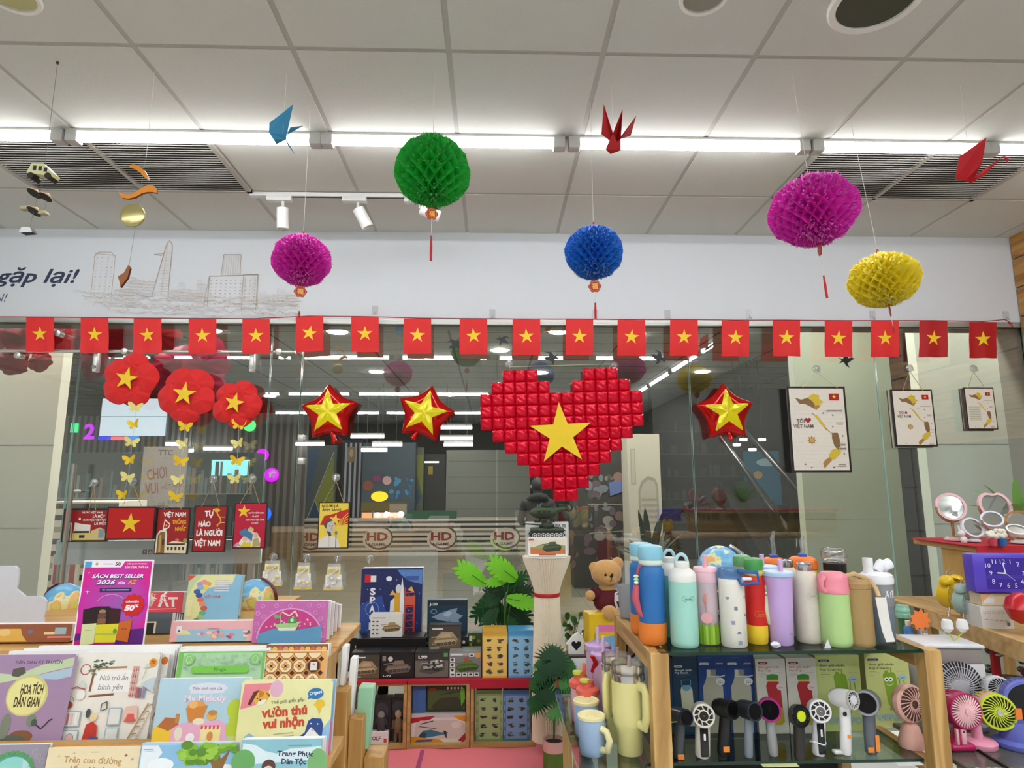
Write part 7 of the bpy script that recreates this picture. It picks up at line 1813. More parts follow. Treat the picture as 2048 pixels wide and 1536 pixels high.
# two blue flasks with orange boots
def flask(label, px, py, w, top, c1, c2, c3, c4, tassel):
 t, r, H, s, loc = start('water_bottle', label, 'bottle', px, py, w, top)
 zc = H * .79
 pieces(t, [('boot', [(r * .9,0),(r * .98,.004),(r * 1.04,.02),(r * 1.04, H * .215),(r * 1.0, H * .215)], PL(c2,.6)),
   ('body', [(r * .98, H * .21),(r, H * .5),(r, H * .70),(r * .95, H * .745),(r * .80, H * .78),(r * .74, zc),(r * .74, zc + .004)], C(c1,.55, var=.04, sc=150, bump=.3)),
   ('collar', [(r * .78, zc),(r * .9, zc + .004),(r * .9, zc + .014),(r * .86, zc + .016)], PL(c4)),
   ('cap', [(r * .92, zc + .015),(r * .95, zc + .02),(r * .95, H * .95),(r * .88, H * .985),(r * .6, H),(.001, H)], PL(c3))])
 if tassel:
  m = MB(); a = -2.75 if px < 1400 else -.45
  q = Vector((r * .95 * math.cos(a) - .004, r * .95 * math.sin(a),0)); pts = [(r * .6 * math.cos(a), r * .6 * math.sin(a), zc + .004),(q.x * 1.05, q.y * 1.05, zc - .004),(q.x * 1.25, q.y * 1.2, zc - .03)]
  m.tube(pts, .003, C('b8485a', .6),8); c = Vector(pts[-1])
  for k in range(3): m.lathe([(.004,0),(.0068,.004),(.004,.008)], C(['d8e8c0', 'b8d8b0', 'e0ecd0'][k],.5),10,(c.x, c.y, c.z - .008 * k))
  m.tube([(c.x, c.y, c.z - .018),(c.x - .004, c.y, c.z - .05),(c.x + .006, c.y, c.z - .085),(c.x + .016, c.y, c.z - .10)],[.007,.010,.007,.002], C(tassel, .7),10); m.build('bead_strap', t)
 return t
flask('tall blue flask with orange boot and pale blue cap, front of the left end', 1313,1292,54,1090, '2a6fb4', 'ee8430', '8cc8dc', 'd4e2d8', 'c85a6a')
flask('tall blue flask with orange boot standing just behind the first one', 1293,1271,50,1085, '2a6fb4', 'ee8430', '8cc8dc', 'd4e2d8', None)
t = flask('red flask with yellow boot and green cap beside the white dotted bottle', 1524,1290,40,1116, 'cf1f16', 'f2cc2c', '4a9a50', 'd8c060', 'd4d8b8'); logo(t, .030,.075, 'inochi', 'd87a20', .6)
flask('red flask with green cap standing second behind the yellow booted one', 1500,1276,38,1110, 'cf1f16', 'f2cc2c', '6aa870', 'd8c060', None)
# mint bottles with a loop
def loopbottle(label, px, py, w, top, c1, cw, lp):
 t, r, H, s, loc = start('water_bottle', label, 'bottle', px, py, w, top)
 z = H * .70
 pieces(t, [('body', [(r * .88,0),(r * .97,.004),(r, .012),(r, z)], PL(c1,.4)),('shoulder', [(r, z),(r, H * .755),(r * .93, H * .79),(r * .60, H * .835),(r * .56, H * .84)], PL(cw)),('cap', [(r * .53, H * .84),(r * .55, H * .845),(r * .55, H * .90),(r * .5, H * .905),(.001, H * .905)], PL(cw))])
 m = MB(); R_ = H * .055; m.tube([(R_ * 1.2 * math.cos(a),0, H * .90 + R_ * 1.7 * math.sin(a) - .002) for a in [PI * i / 16 for i in range(17)]],.0045, PL(lp),10); m.build('carry_loop', t)
 return t, r
t, r = loopbottle('mint green bottle with white shoulder and pale blue carry loop, front row', 1378,1298,56,1106, 'a5dccc', 'ecebe4', 'b4d8e0'); logo(t, r, .118, 'inochi', '5a8a80', .5,6)
loopbottle('teal bottle with carry loop half hidden behind the mint green one', 1350,1276,44,1098, '6ab4a8', 'e4e6e0', 'a4ccd8')
# straw tumblers
def tumbler(label, px, py, w, top, body, lid, lidh, straw, taper=.92, inner=None, lidc=None, sx=0, cat='tumbler'):
 t, r, H, s, loc = start('straw_tumbler', label, cat, px, py, w, top)
 hz = H * .86
 pieces(t, [('body', [(r * taper * .92,0),(r * taper, .004),(r * (taper + (1 - taper) * .6), hz * .6),(r, hz - lidh)], body),('lid', [(r * 1.0, hz - lidh),(r * 1.03, hz - lidh + .002),(r * 1.03, hz - .012),(r * 1.09, hz - .010),(r * 1.09, hz - .003),(r * 1.02, hz),(.001, hz)], lid)])
 m = MB(); m.tube([(sx * r, 0, hz - .002),(sx * r, 0, H)],.0062, straw, 12); m.build('straw', t)
 return t, r, H, hz
t, r, H, hz = tumbler('clear tumbler with pink lid and straw, flower and grass printed inside', 1424,1291,44,1110, clear('f2dce6', .05,.2,.05,.55), PL('ebc0cc'),.036, PL('e8b4c0'),.96)
def wrapart(root, r, items, name):
 m = MB()
 for k, (pts, col) in enumerate(items): m.add([((r + .0004 + .0002 * k) * math.sin(x),-(r + .0004 + .0002 * k) * math.cos(x), z) for x, z in pts],[tuple(range(len(pts)))], col)
 return m.build(name, root)
gr = []
for k in range(14):
 a = -1.3 + .2 * k; gr.append(([(a, .002),(a + .2,.002),(a + .2,.045 + .006 * math.sin(3 * k)),(a + .1,.052 + .005 * math.cos(2.3 * k)),(a, .045 + .006 * math.sin(3 * k - 3))], C(['8cb830', 'a4cc3c', '7aa428'][k % 3])))
for k in range(7):
 a = -1.0 + .18 * k; gr.append(([(-.35,.075),(-.35 + .35 * math.sin(a),.105 + .02 * math.cos(a)),(-.35 + .35 * math.sin(a + .13),.105 + .02 * math.cos(a + .13))], C(['d8847a', 'c86a60', 'e8a090'][k % 3])))
gr.append(([(-.35 + .5 * math.cos(i * .5),.066 + .013 * math.sin(i * .5)) for i in range(12)], C('ecaab0')))
wrapart(t, r * .965, gr, 'printed_flower')
for lab, px, py, w, top in (('lavender straw tumbler with pale blue lid, front row', 1576,1294,56,1119),('lavender straw tumbler standing behind the front lavender one', 1548,1276,50,1109)):
 t, r, H, hz = tumbler(lab, px, py, w, top, PL('c8a8de', .4), PL('b4cdea'),.012, PL('d8b0d8'),.80, sx=.25 if px > 1550 else -.2)
 if px > 1550: m = logo(t, r * .84,.03, 'mi', 'a890c0', .3,25, False)
# white dotted bottle with blue handle
t, r, H, s, loc = start('water_bottle', 'white bottle with grey dots and a blue see-through handle, front row', 'bottle', 1478,1297,51,1135)
pieces(t, [('body', [(r * .93,0),(r, .004),(r, H * .80),(r * .98, H * .81)], PL('e4e0d4', .45)),('rim', [(r * .98, H * .81),(r * .98, H * .86),(r * .92, H * .865)], PL('ecebe4')),('lid', [(r * .96, H * .862),(r * .98, H * .93),(r * .9, H * .99),(.001, H)], clear('7aa8d8', .12,.8,.05,.35))])
bl = clear('3f78c8', .10,.9,.05,.55)
m = MB(); hx = r * .25; m.tube([(hx, -r * .9, H * .97),(hx + .045,-r * 1.25, H * .96),(hx + .047,-r * 1.3, H * .83),(hx + .004,-r * 1.15, H * .81),(hx, -r * 1.0, H * .88)],.0048, bl, 10); m.rbox(hx + .006, hx + .03,-r * 1.35,-r * 1.0, H * .86, H * .90, PL('e8e8e8'),.003); m.build('carry_handle', t, label='blue see-through handle')
it = []
for k, (a, z, sh) in enumerate(((-.7,.80 * .93,0),(.8,.72,0),(-.1,.58,1),(.75,.46,0),(-.35,.37,1),(.05,.21,0),(1.1,.36,1),(.1,.08,1))):
 zz = z * H * .86; g = C(['8a8f98', '9a96b4', '7a8088'][k % 3])
 it.append(([(a + .16 * math.cos(i * PI / 8), zz + .006 * math.sin(i * PI / 8) * (1 if k % 2 else -1)) for i in range(9)] if sh == 0 else [(a - .13, zz - .0045),(a + .13, zz - .0045),(a + .13, zz + .0045),(a - .13, zz + .0045)], g))
wrapart(t, r, it, 'printed_dots')
# cream bottles with steel caps
def steelcap(label, px, py, w, top, c, lg):
 t, r, H, s, loc = start('water_bottle', label, 'bottle', px, py, w, top)
 pieces(t, [('body', [(r * .86,0),(r * .96,.004),(r, .015),(r, H * .74),(r * .92, H * .81),(r * .72, H * .865),(r * .58, H * .90)], C(c, .55, var=.04, sc=120)),('cap', [(r * .56, H * .90),(r * .58, H * .905),(r * .58, H * .99),(r * .5, H),(.001, H)], CHR)])
 if lg: logo(t, r, H * .60, 'inochi', 'b0aa9c', .5,0, True)
steelcap('cream bottle with short steel cap, front row', 1632,1289,52,1125, 'd3cbbb', 1); steelcap('cream bottle with steel cap half hidden behind the lavender tumblers', 1592,1273,48,1119, 'd8d2c4', 0)
# kids' bottles with orange lids
def kids(label, px, py, w, top, tip):
 t, r, H, s, loc = start('kids_bottle', label, 'bottle', px, py, w, top)
 pieces(t, [('body', [(r * .8,0),(r * .86,.004),(r * .9, H * .70)], PL('efd98a')),('neck_ring', [(r * .95, H * .70),(r * .98, H * .71),(r * .98, H * .80),(r * .9, H * .81)], PL('eedc78')),('lid', [(r * .95, H * .81),(r * 1.02, H * .82),(r * 1.02, H * .9),(r * .9, H * .95),(r * .7, H * .975),(.001, H * .98)], PL('ef7a28'))])
 m = MB(); m.rbox(-.010,.010,-.008,.008, H * .97, H * 1.02, PL('2a58c4'),.002); m.build('spout_hinge', t)
 m = MB(); m.tube([(0,0, H * 1.02),(.002,0, H * 1.08),(-.001,0, H * 1.08 + tip * s * .6),(.004,-.004, H * 1.08 + tip * s)],[.006,.006,.0065,.004], clear('e8f0f4', .2,.2,.05,.12),10); m.build('clear_straw', t)
kids('orange lidded kids bottle with tall clear straw, between lavender and cream bottles', 1566,1262,46,1112,38); kids('orange lidded kids bottle with clear straw, right of the steel capped cream bottle', 1628,1262,56,1110,26)
# green bottle with pink lid
t, r, H, s, loc = start('water_bottle', 'light green bottle with big pink lid, front row', 'bottle', 1690,1297,58,1144)
pieces(t, [('body', [(r * .85,0),(r * .95,.004),(r, .014),(r * .99, H * .715)], PL('b4d68c', .45)),('lid', [(r * 1.0, H * .715),(r * 1.03, H * .72),(r * 1.03, H * .79),(r * 1.0, H * .80),(r * 1.0, H * .90),(r * .92, H * .965),(r * .7, H),(.001, H)], PL('eb8c9c'))])
m = MB(); m.tube([(-r * .8,-r * .55, H * .95),(-r * 1.08,-r * .55, H * .90),(-r * 1.1,-r * .55, H * .80),(-r * .85,-r * .6, H * .745)],.0062, PL('eb8c9c'),10); m.build('lid_loop', t)
# brown bottle with strap and tag
t, r, H, s, loc = start('water_bottle', 'brown bottle with strap lid and white paper tag, front row', 'bottle', 1737,1297,52,1156)
bw = C('a98a58', .55, var=.06, sc=140)
pieces(t, [('body', [(r * .88,0),(r * .96,.004),(r, .012),(r, H * .84),(r * .96, H * .85)], bw),('lid', [(r * .96, H * .85),(r * 1.02, H * .86),(r * 1.02, H * .93),(r * .97, H * .94),(r * .9, H * .99),(.001, H)], bw)])
m = MB(); m.tube([(-r * 1.0,-.01, H * .90),(-r * 1.35,-.01, H * .93),(-r * 1.3,-.01, H * 1.02),(-r * .3,-.01, H * 1.07),(r * .6,-.01, H * 1.0),(r * 1.0,-.01, H * .95),(r * 1.25,-.015, H * .85),(r * 1.2,-.028, H * .74)],.004, C('c8a878', .5),8, rz=.006); m.build('strap', t)
m = MB(); vs = []
for k, (x, z) in enumerate(((.92,.74),(1.02,.45),(1.12,.25),(1.3,.10))):
 vs += [(r * (x - .05),-.03 - .003 * k, H * z),(r * (x + .72),-.034, H * z)]
vs2 = [(a, b_ + .001, c) for a, b_, c in vs]
m.add(vs + vs2,[(0,1,3,2),(2,3,5,4),(4,5,7,6),(8,10,11,9),(10,12,13,11),(12,14,15,13),(0,2,10,8),(2,4,12,10),(4,6,14,12),(1,9,11,3),(3,11,13,5),(5,13,15,7)], C('e6e2dc', .6)); m.build('paper_tag', t)
# grey bottle with white flip lid
t, r, H, s, loc = start('water_bottle', 'grey bottle with white spout lid and white letters, right end of the row', 'bottle', 1780,1288,56,1116)
gy, gy2 = C('8f9092', .5), C('75828e', .55, var=.07, sc=120)
pieces(t, [('body', [(r * .80,0),(r * .88,.004),(r * .92, H * .42)], gy2),('upper_body', [(r * .92, H * .42),(r * 1.02, H * .47),(r * 1.02, H * .69)], gy),('lid', [(r * 1.02, H * .69),(r * 1.09, H * .70),(r * 1.12, H * .75),(r * 1.05, H * .80),(r * .8, H * .83),(.001, H * .84)], PL('ecedf0'))])
m = MB(); m.lathe([(.013, H * .82),(.011, H * .90),(.0125, H * .90),(.0125, H),(.001, H)], PL('ecedf0'),16,(-r * .55,0,0)); m.build('spout', t)
m = MB(); m.tube([(r * .1,0, H * .84),(r * .45,0, H * .92),(r * .6,0, H * .94)],[.012,.014,.013], PL('ecedf0'),12); m.T = T3((r * .75,0, H * .91)) @ Matrix.Rotation(R(70),4, 'Y'); m.lathe([(.010,-.012),(.014,-.01),(.014,.014),(.010,.014),(.009,.0)], PL('ecedf0'),16); m.build('flip_cap', t)
m = MB(); vs, fs, a, b_ = glyphs('ATE', .03); k = .85 * r / (b_ - a); q = r * 1.021
m.add([(q * math.sin((x - (a + b_) / 2) * k / q + .3),-q * math.cos((x - (a + b_) / 2) * k / q + .3), H * .585 + (y - .36) * .017 / .72) for x, y in vs], fs, C('eef0f2', .4)); m.build('white_letters', t)
# dark jar with clear dome
t, r, H, s, loc = start('coffee_cup', 'dark cup with a clear square dome lid behind the green bottle', 'cup', 1690,1266,40,1104)
pieces(t, [('body', [(r * .9,0),(r * .95,.004),(r * 1.0, H * .72),(r * 1.08, H * .76),(r * 1.08, H * .86)], PL('1c1c1e'))])
m = MB(); m.rbox(-r * 1.02, r * 1.02,-r * 1.02, r * 1.02, H * .86, H * 1.06, clear('e8eaea', .22,.2,.03,.05),.014,3); m.build('dome_lid', t)
# grey mug and small glass cup at the left end
t, r, H, s, loc = start('coffee_mug', 'plain grey mug standing left of the blue flasks', 'mug', 1258,1238,34,1170)
pieces(t, [('body', [(r * .80,0),(r * .86,.004),(r * 1.05, H),(r * 1.0, H),(r * .8,.006),(.001,.006)], C('9d9fa2', .5))])
m = MB(); m.tube([(-r * .98,0, H * .78),(-r * 1.35,-.004, H * .74),(-r * 1.42,-.006, H * .5),(-r * 1.2,-.004, H * .3),(-r * .88,0, H * .26)],.0035, C('d8d8d4', .3),8); m.build('handle', t)
# globe behind the bottles
def bglobe():
 Y = 2.02; c = AY(1440,1136, Y); r = 43 * MP(1440,1136, Y)
 t = thing('desk_globe', 'bright political desk globe rising behind the bottles', 'globe', (c.x, Y, ZG1), group=None); h = c.z - ZG1
 m = MB(); m.ball((0,0,0), r, GM, 36,24); m.build('globe_ball', t, (0,0, h),(0, R(-22),2.4))
 m = MB(); m.tube([(r * 1.08 * math.cos(R(a)),0, h + r * 1.08 * math.sin(R(a))) for a in range(-80,62,6)],.006, C('55585c', .25,.6),8, rz=.004); m.build('meridian', t)
 m = MB(); m.lathe([(r * .6,0),(r * .6,.006),(.012,.014),(.012, max(.02, h - r * 1.06))], C('55585c', .3),24); m.build('base', t)
 m = MB(); m.tube([(r * .5,-.0, h + r * 1.0),(r * 1.0,-.02, h + r * .62)],.007, clear('d8dce4', .25,.2,.03,.1),10); m.build('clear_tube', t)
bglobe()
# crumpled paper on the shelf
p = AZ(1552,1296, ZG1); m = MB(); r_ = random.Random(4); m.ball((0,0,.007),(.012,.009,.007), C('eef0f4', .7),10,6); m.v = [v + Vector((r_.uniform(-1,1), r_.uniform(-1,1), r_.uniform(0,1))) * .0022 for v in m.v]; tag(m.build('paper_scrap', None, p), 'crumpled scrap of white paper on the shelf below the lavender tumbler', 'paper')
p = AZ(1655,1297, ZG1); m = MB(); m.prism([(-.008,0),(.010,0),(.002,.022)],0,.001, C('e8e8ea', .6)); tag(m.build('price_card', None, p), 'tiny white folded card between the cream and green bottles', 'card')
# ---- bottle boxes on the lower shelf
BB = 'bottle boxes on the lower glass shelf'
def bb(label, q, Y, face, edge, art, top=None):
 o = slab('bottle_box', label, 'box', q, Y, .075, C(face, .4), C(edge, .45), art, 0,0, BB, 'box', sit=ZG2)
 return o
def pill(A, x, y, w, col, tx): A.r(x - w / 2, y - 3, x + w / 2, y + 3, C(col)); A.e(x - w / 2, y, 3,3, C(col),10); A.e(x + w / 2, y, 3,3, C(col),10); A.t('inochi', x, y, 3, C(tx), b=.03, w=w * .8)
def stand(x0):
 def f(A):
  nv = C('173a58'); A.r(x0,1318, x0 + 53,1500, nv); pill(A, x0 + 12,1337,11, 'dfe6ea', '2a4a68'); wt = C('e4ebf0')
  A.t('Bình giữ nhiệt', x0 + 5,1346,4.2, wt, 'l', .02, w=34); A.t('Fuji Stand', x0 + 5,1352,4.2, wt, 'l', .02, w=25); A.r(x0 + 5,1356.5, x0 + 35,1357.5, C('8aa4b8')); A.r(x0 + 8,1361, x0 + 26,1361.8, C('6a88a0'))
  A.p([(x0 + 15,1395),(x0 + 17,1386),(x0 + 36,1386),(x0 + 39,1395),(x0 + 41,1480),(x0 + 19,1480)], C('d8d4b8')); A.p([(x0 + 18,1390),(x0 + 20,1382),(x0 + 34,1382),(x0 + 36,1390),(x0 + 30,1396),(x0 + 24,1396)], C('6aa8cc')); A.l([(x0 + 18,1384),(x0 + 17,1370),(x0 + 36,1370),(x0 + 35,1384)],1.2, C('7aa8cc'))
 return f
bb('navy bottle box half hidden behind the left wooden post', (1318,1316,1350,1494),1.80, '173a58', '10263a', lambda A: (A.t('inochi', 1330,1341,4, C('e4ebf0')), A.t('Fuji', 1334,1354,4, C('e4ebf0'), b=.02)))
bb('dark navy bottle box with a pale bottle and blue cap picture', (1352,1313,1403,1494),1.81, '173a58', '10263a', stand(1351))
def steelbox(x0):
 def f(A):
  A.r(x0,1310, x0 + 56,1494, C('1d3f86')); A.r(x0 + 10,1316, x0 + 27,1317, C('7a90b8')); pill(A, x0 + 12,1331,14, 'dfe4ea', '2a4a88'); A.r(x0 + 36,1329, x0 + 50,1330.5, C('b8c4dc')); A.r(x0 + 34,1333, x0 + 50,1334, C('7a90b8'))
  A.p([(x0 + 8,1494),(x0 + 8,1385),(x0 + 14,1370),(x0 + 16,1360),(x0 + 40,1360),(x0 + 42,1372),(x0 + 48,1386),(x0 + 48,1494)], C('b9b5a2')); A.p([(x0 + 16,1358),(x0 + 44,1360),(x0 + 54,1357),(x0 + 52,1361),(x0 + 40,1363),(x0 + 16,1361)], C('d8d4c4')); A.r(x0 + 16,1345, x0 + 35,1358, C('8f8a80')); A.r(x0 + 17,1345, x0 + 24,1358, C('d4d0c6')); A.r(x0 + 42,1362, x0 + 44,1494, C('8a8878')) if False else None
  A.e(x0 + 43,1373,9,9, C('e6e8ea'),20); A.t('INOX', x0 + 43,1371,3, C('6a7a88'), w=8); A.t('304', x0 + 43,1375.5,4, C('6a7a88'), b=.02, w=10)
 return f
bb('royal blue bottle box with a steel capped bottle picture, left of the pair', (1405,1309,1460,1492),1.805, '1d3f86', '152c60', steelbox(1404)); bb('royal blue bottle box with a steel capped bottle picture, right of the pair', (1462,1309,1517,1492),1.805, '1d3f86', '152c60', steelbox(1461))
def capbox(x0):
 def f(A):
  A.r(x0,1318, x0 + 60,1499, C('ddd8cd')); pill(A, x0 + 15,1328,14, '8a2430', 'e8d0d0'); rd = C('b0595a'); A.t('Bình giữ nhiệt', x0 + 6,1338,4.6, rd, 'l', .01, w=42); A.t('Fuji Cap', x0 + 6,1346,4.8, rd, 'l', .01, w=25); A.r(x0 + 7,1352, x0 + 17,1353, C('b8b0a4')); A.r(x0 + 7,1355, x0 + 22,1356, C('b8b0a4')); A.r(x0 + 7,1360, x0 + 14,1361, C('b8b0a4')); A.r(x0 + 38,1351, x0 + 54,1352, C('c4beb4'))
  A.e(x0 + 33,1360,12,5, C('3f8a38'),20); A.r(x0 + 21,1360, x0 + 45,1369, C('3f8a38')); A.r(x0 + 23,1369, x0 + 45,1373, C('e6cc5a')); A.p([(x0 + 23,1373),(x0 + 44,1373),(x0 + 48,1384),(x0 + 50,1436),(x0 + 26,1436),(x0 + 19,1384)], C('bb2430')); A.p([(x0 + 26,1436),(x0 + 50,1436),(x0 + 52,1470),(x0 + 46,1478),(x0 + 34,1478),(x0 + 28,1470)], C('c8a830'))
  A.e(x0 + 48,1386,8,9, C('ecd4d4'),20); A.t('304', x0 + 48,1388,4, C('8a6a6a'), w=9)
 return f
bb('cream bottle box with a red bottle and green cap picture, left of the pair', (1521,1317,1579,1499),1.79, 'ddd8cd', '9c968a', capbox(1521)); bb('cream bottle box with a red bottle and green cap picture, right of the pair', (1584,1315,1641,1498),1.79, 'ddd8cd', '9c968a', capbox(1583.5))
def charm(x0, face):
 def f(A):
  A.r(x0,1310, x0 + 88,1496, C('cfd88a')); pill(A, x0 + 17,1323,17, '3a3558', 'c8c8d8'); tx = C('4a5a4a'); A.t('Bình giữ nhiệt', x0 + 8,1335,5.6, tx, 'l', .01, w=51); A.t('Fuji Charm', x0 + 8,1345,5.6, tx, 'l', .01, w=40); A.r(x0 + 9,1353, x0 + 21,1354, C('8a9468')); A.r(x0 + 9,1356.5, x0 + 28,1357.5, C('8a9468')); A.r(x0 + 9,1363, x0 + 17,1364, C('8a9468')); A.r(x0 + 64,1353, x0 + 82,1354, C('a8b07a'))
  g = C('86b02c'); A.p([(x0 + 34,1362),(x0 + 38,1356),(x0 + 56,1356),(x0 + 60,1362),(x0 + 66,1436),(x0 + 64,1442),(x0 + 44,1442),(x0 + 41,1436)], g); A.r(x0 + 38,1351, x0 + 45,1357, g); A.r(x0 + 50,1344, x0 + 52.4,1358, g); A.l([(x0 + 62,1372),(x0 + 67,1370),(x0 + 66,1404),(x0 + 72,1408),(x0 + 77,1402),(x0 + 75,1378)],2, g); A.l([(x0 + 48,1442),(x0 + 44,1452)],4, g); A.l([(x0 + 60,1442),(x0 + 64,1452)],4, g)
  if face:
   for x in (41,49): A.e(x0 + x, 1374,5,5.4, C('f4f4ec'),16); A.e(x0 + x, 1374,2,2.2, C('1a1a18'),10)
   A.ring(x0 + 46,1382,8,7,1.4, C('eef0d8'),12,10,160)
  A.e(x0 + 73,1369,8,8, C('a8cce4'),12); A.t('304', x0 + 73,1370,4, C('4a7ab0'), b=.02, w=9); A.t('POPPOPO', x0 + 47,1470,15, C('a4c4c8'), b=.06, w=76)
 return f
bb('lime bottle box with a plain green bottle picture', (1644,1311,1733,1496),1.80, 'cfd88a', 'a8ae70', charm(1644,0)); bb('lime bottle box with a smiling green bottle picture, right end', (1744,1305,1832,1490),1.84, 'cfd88a', 'a8ae70', charm(1744,1))
# ---- hand-held fans on the lower shelf
FG = 'hand fans on the lower glass shelf'
def hfan(label, px, py, top, hw, hpx, hpy, hr, depth, col, rim, disc, yaw, style, hcol=None, panel=None, tag_=None, lean=0):
 """upright handle with a drum-shaped head; hpx,hpy,hr = head centre and radius in the photo"""
 p = AZ(px, py, ZG2); s = MP(px, py, p.y); loc = Vector((p.x, p.y + hw * s * .4, ZG2 + .0004))
 t = thing('hand_fan', label, 'hand fan', loc, group=FG)
 hc = AY(hpx, hpy, loc.y) - loc; r = hr * s; hcm = C(hcol or col, .3) if isinstance(hcol or col, str) else (hcol or col)
 w = hw * s / 2; m = MB(); topz = hc.z - r * .75
 pts = [(hc.x * f * .9,0, topz * f) for f in (0,.06,.5,.94,1)]
 m.tube(pts, [w * .8, w, w, w, w * .85], hcm, 16, rz=w * .8); m.build('handle', t)
 Rm = T3((hc.x, 0, hc.z)) @ Matrix.Rotation(R(yaw),4, 'Z') @ Matrix.Rotation(R(90 - 8),4, 'X')
 m = MB(); m.T = Rm; m.lathe([(r * .55,-depth * .7),(r * .8,-depth * .66),(r * .96,-depth * .4),(r, depth * .1),(r, depth * .42)], C(col, .3),28); m.build('head', t)
 m = MB(); m.T = Rm; m.lathe([(r * .99, depth * .40),(r * 1.02, depth * .44),(r * .98, depth * .52),(r * .84, depth * .52),(r * .80, depth * .44),(.001, depth * .40)], C(rim, .25),28)
 m.m = [m.mi(C(rim, .25))] * len(m.f); m.build('rim', t)
 if style == 'open':
  m = MB(); m.T = Rm; m.lathe([(r * .80, depth * .46),(r * .2, depth * .455),(.001, depth * .45)], C('08080c', .15),28, cap=False); m.build('dark_opening', t)
 else:
  m = MB(); m.T = Rm; m.lathe([(r * .82, depth * .45),(.001, depth * .445)], C('1a1918', .5),28, cap=False); b_ = m.build('dark_opening', t)
  m = MB(); m.T = Rm
  n = 9 if style == 'spoke' else 14
  for i in range(n):
   a = 2 * PI * i / n; c, d = math.cos(a), math.sin(a); c2, d2 = math.cos(a + .35), math.sin(a + .35)
   m.tube([(r * .45 * c, r * .45 * d, depth * .5),(r * .85 * c2, r * .85 * d2, depth * .5)], r * .05, C(rim, .3),6)
  m.build('grille_spokes', t)
  m = MB(); m.T = Rm; m.lathe([(r * .50, depth * .47),(r * .50, depth * .53),(r * .42, depth * .56),(.001, depth * .56)], C(rim if style == 'spoke' else disc, .3),24); m.lathe([(r * .40, depth * .562),(.001, depth * .566)], C(disc, .3),24, cap=False); m.build('hub', t)
 if panel:
  m = MB(); m.rbox(hc.x * .45 - w * .55, hc.x * .45 + w * .55,-w * .92,-w * .62, topz * .06, topz * .92, C(panel, .2),.003); m.build('control_panel', t)
  m = MB(); m.rbox(hc.x * .5 - w * .16, hc.x * .5 + w * .16,-w * .98,-w * .8, topz * .55, topz * .75, C('e8e8e4', .3),.002); m.build('button', t)
 if tag_:
  for (z0, z1, x0, x1) in tag_:
   m = MB(); m.box(x0 * w, x1 * w, -w * .86 - .001,-w * .84, z0 * topz, z1 * topz, C('f09038', .6)); m.build('price_sticker', t)
 return t, w, topz, hc
t, w, tz, hc = hfan('dark grey hand fan with navy lens and white cable, left end', 1359,1519,1400,21,1361,1432,16,.05, '3b4046', '23263a', '10102a', 18, 'open', '41464c', None, [(-.0,.14,-.3,.9)])
m = MB(); m.tube([(-w * 1.9,-w, .05),(-w * 2.3,-w, .09),(-w * 2.0,-w, .108),(-w * 1.5,-w, .10),(-w * 1.6,-w, .06),(-w * 2.3,-w, .02),(-w * 2.0,-w, .004),(-w * 1.4,-w, .02),(-w * 1.5,-w, .05)],.002, C('e6e6e6', .4),8); m.tube([(-w * 1.5,-w, .085),(0,-w, .087),(w, -w * .6,.082)],.001, C('c8d08a', .4),6); m.build('charging_cable', t)
hfan('cream hand fan with black handle panel and spoked round grille', 1409,1519,1395,30,1405,1428,22,.045, 'd6d0c2', 'ded9cc', '26201c', -10, 'spoke', 'd6d0c2', '191614')
hfan('black hand fan with glossy dark opening and orange price sticker', 1450,1514,1385,25,1452,1417,18,.05, '151515', '1c1c1c', '080808', 22, 'open', '141414', None, [(.12,.26,-.2,.8)])
hfan('dark hand fan with steel handle and glossy lens', 1500,1517,1385,17,1497,1420,18,.05, '22262c', '30343a', '0a0a0e', 16, 'open', '7c848c')
hfan('dark hand fan with magenta rim and grey handle', 1551,1514,1395,19,1538,1418,22,.03, '57504c', 'a82a78', '1a1014', -18, 'open', '9a9a98')
hfan('see-through black hand fan with lime sticker in its middle', 1604,1522,1405,22,1597,1431,21,.02, '4a4642', '121212', 'cfe02a', 14, 'ring', '2c2824')
t, w, tz, hc = hfan('white hand fan with black handle panel and spoked grey hub', 1643,1514,1400,26,1637,1420,21,.035, 'e4e2e2', 'eceaea', '6c6862', -12, 'spoke', 'e6e4e4', '141414')
m = MB(); m.tube([(w * 1.15 * math.cos(a), w * 1.0 * math.sin(a),.03 + .003 * math.sin(2 * a)) for a in [2 * PI * i / 20 for i in range(20)]],.0016, C('ececec', .4),6, True); m.build('rubber_loop', t)
t, w, tz, hc = hfan('slim white hand fan with tilted silver head and white foot', 1697,1512,1380,22,1689,1397,18,.05, 'e8e6e4', 'c4c0ba', 'd8d8dc', 24, 'ring', 'e8e6e4', None, [(.36,.43,.1,.7)])
m = MB(); m.rbox(-w * 2.2,0,-w * .4, w * .9,0,.008, C('e8e6e4', .3),.003); m.build('foot', t); m = MB(); m.ball((-w * .05,-w * .84, tz * .86),(.0055,.002,.0055), C('181818', .3),12,8); m.build('button', t)
hfan('slate grey hand fan shaped like a hair dryer with orange stickers', 1749,1512,1385,24,1735,1404,23,.055, '5d646c', '9a9ea2', '101010', -38, 'open', '5f666e', None, [(.1,.48,.35,1.0),(.08,.2,-1.0,.0)])
p = AZ(1848,1510, ZG2); p.x += .016; t = thing('hand_fan', 'peach pink desk fan half hidden behind the right wooden post', 'hand fan', (p.x - .012, p.y + .05, ZG2), group=FG); s = MP(1842,1500, p.y)
m = MB(); m.lathe([(.03,0),(.032,.01),(.02,.05),(.012,.06)], C('eeb8a8', .4),20); m.build('base', t)
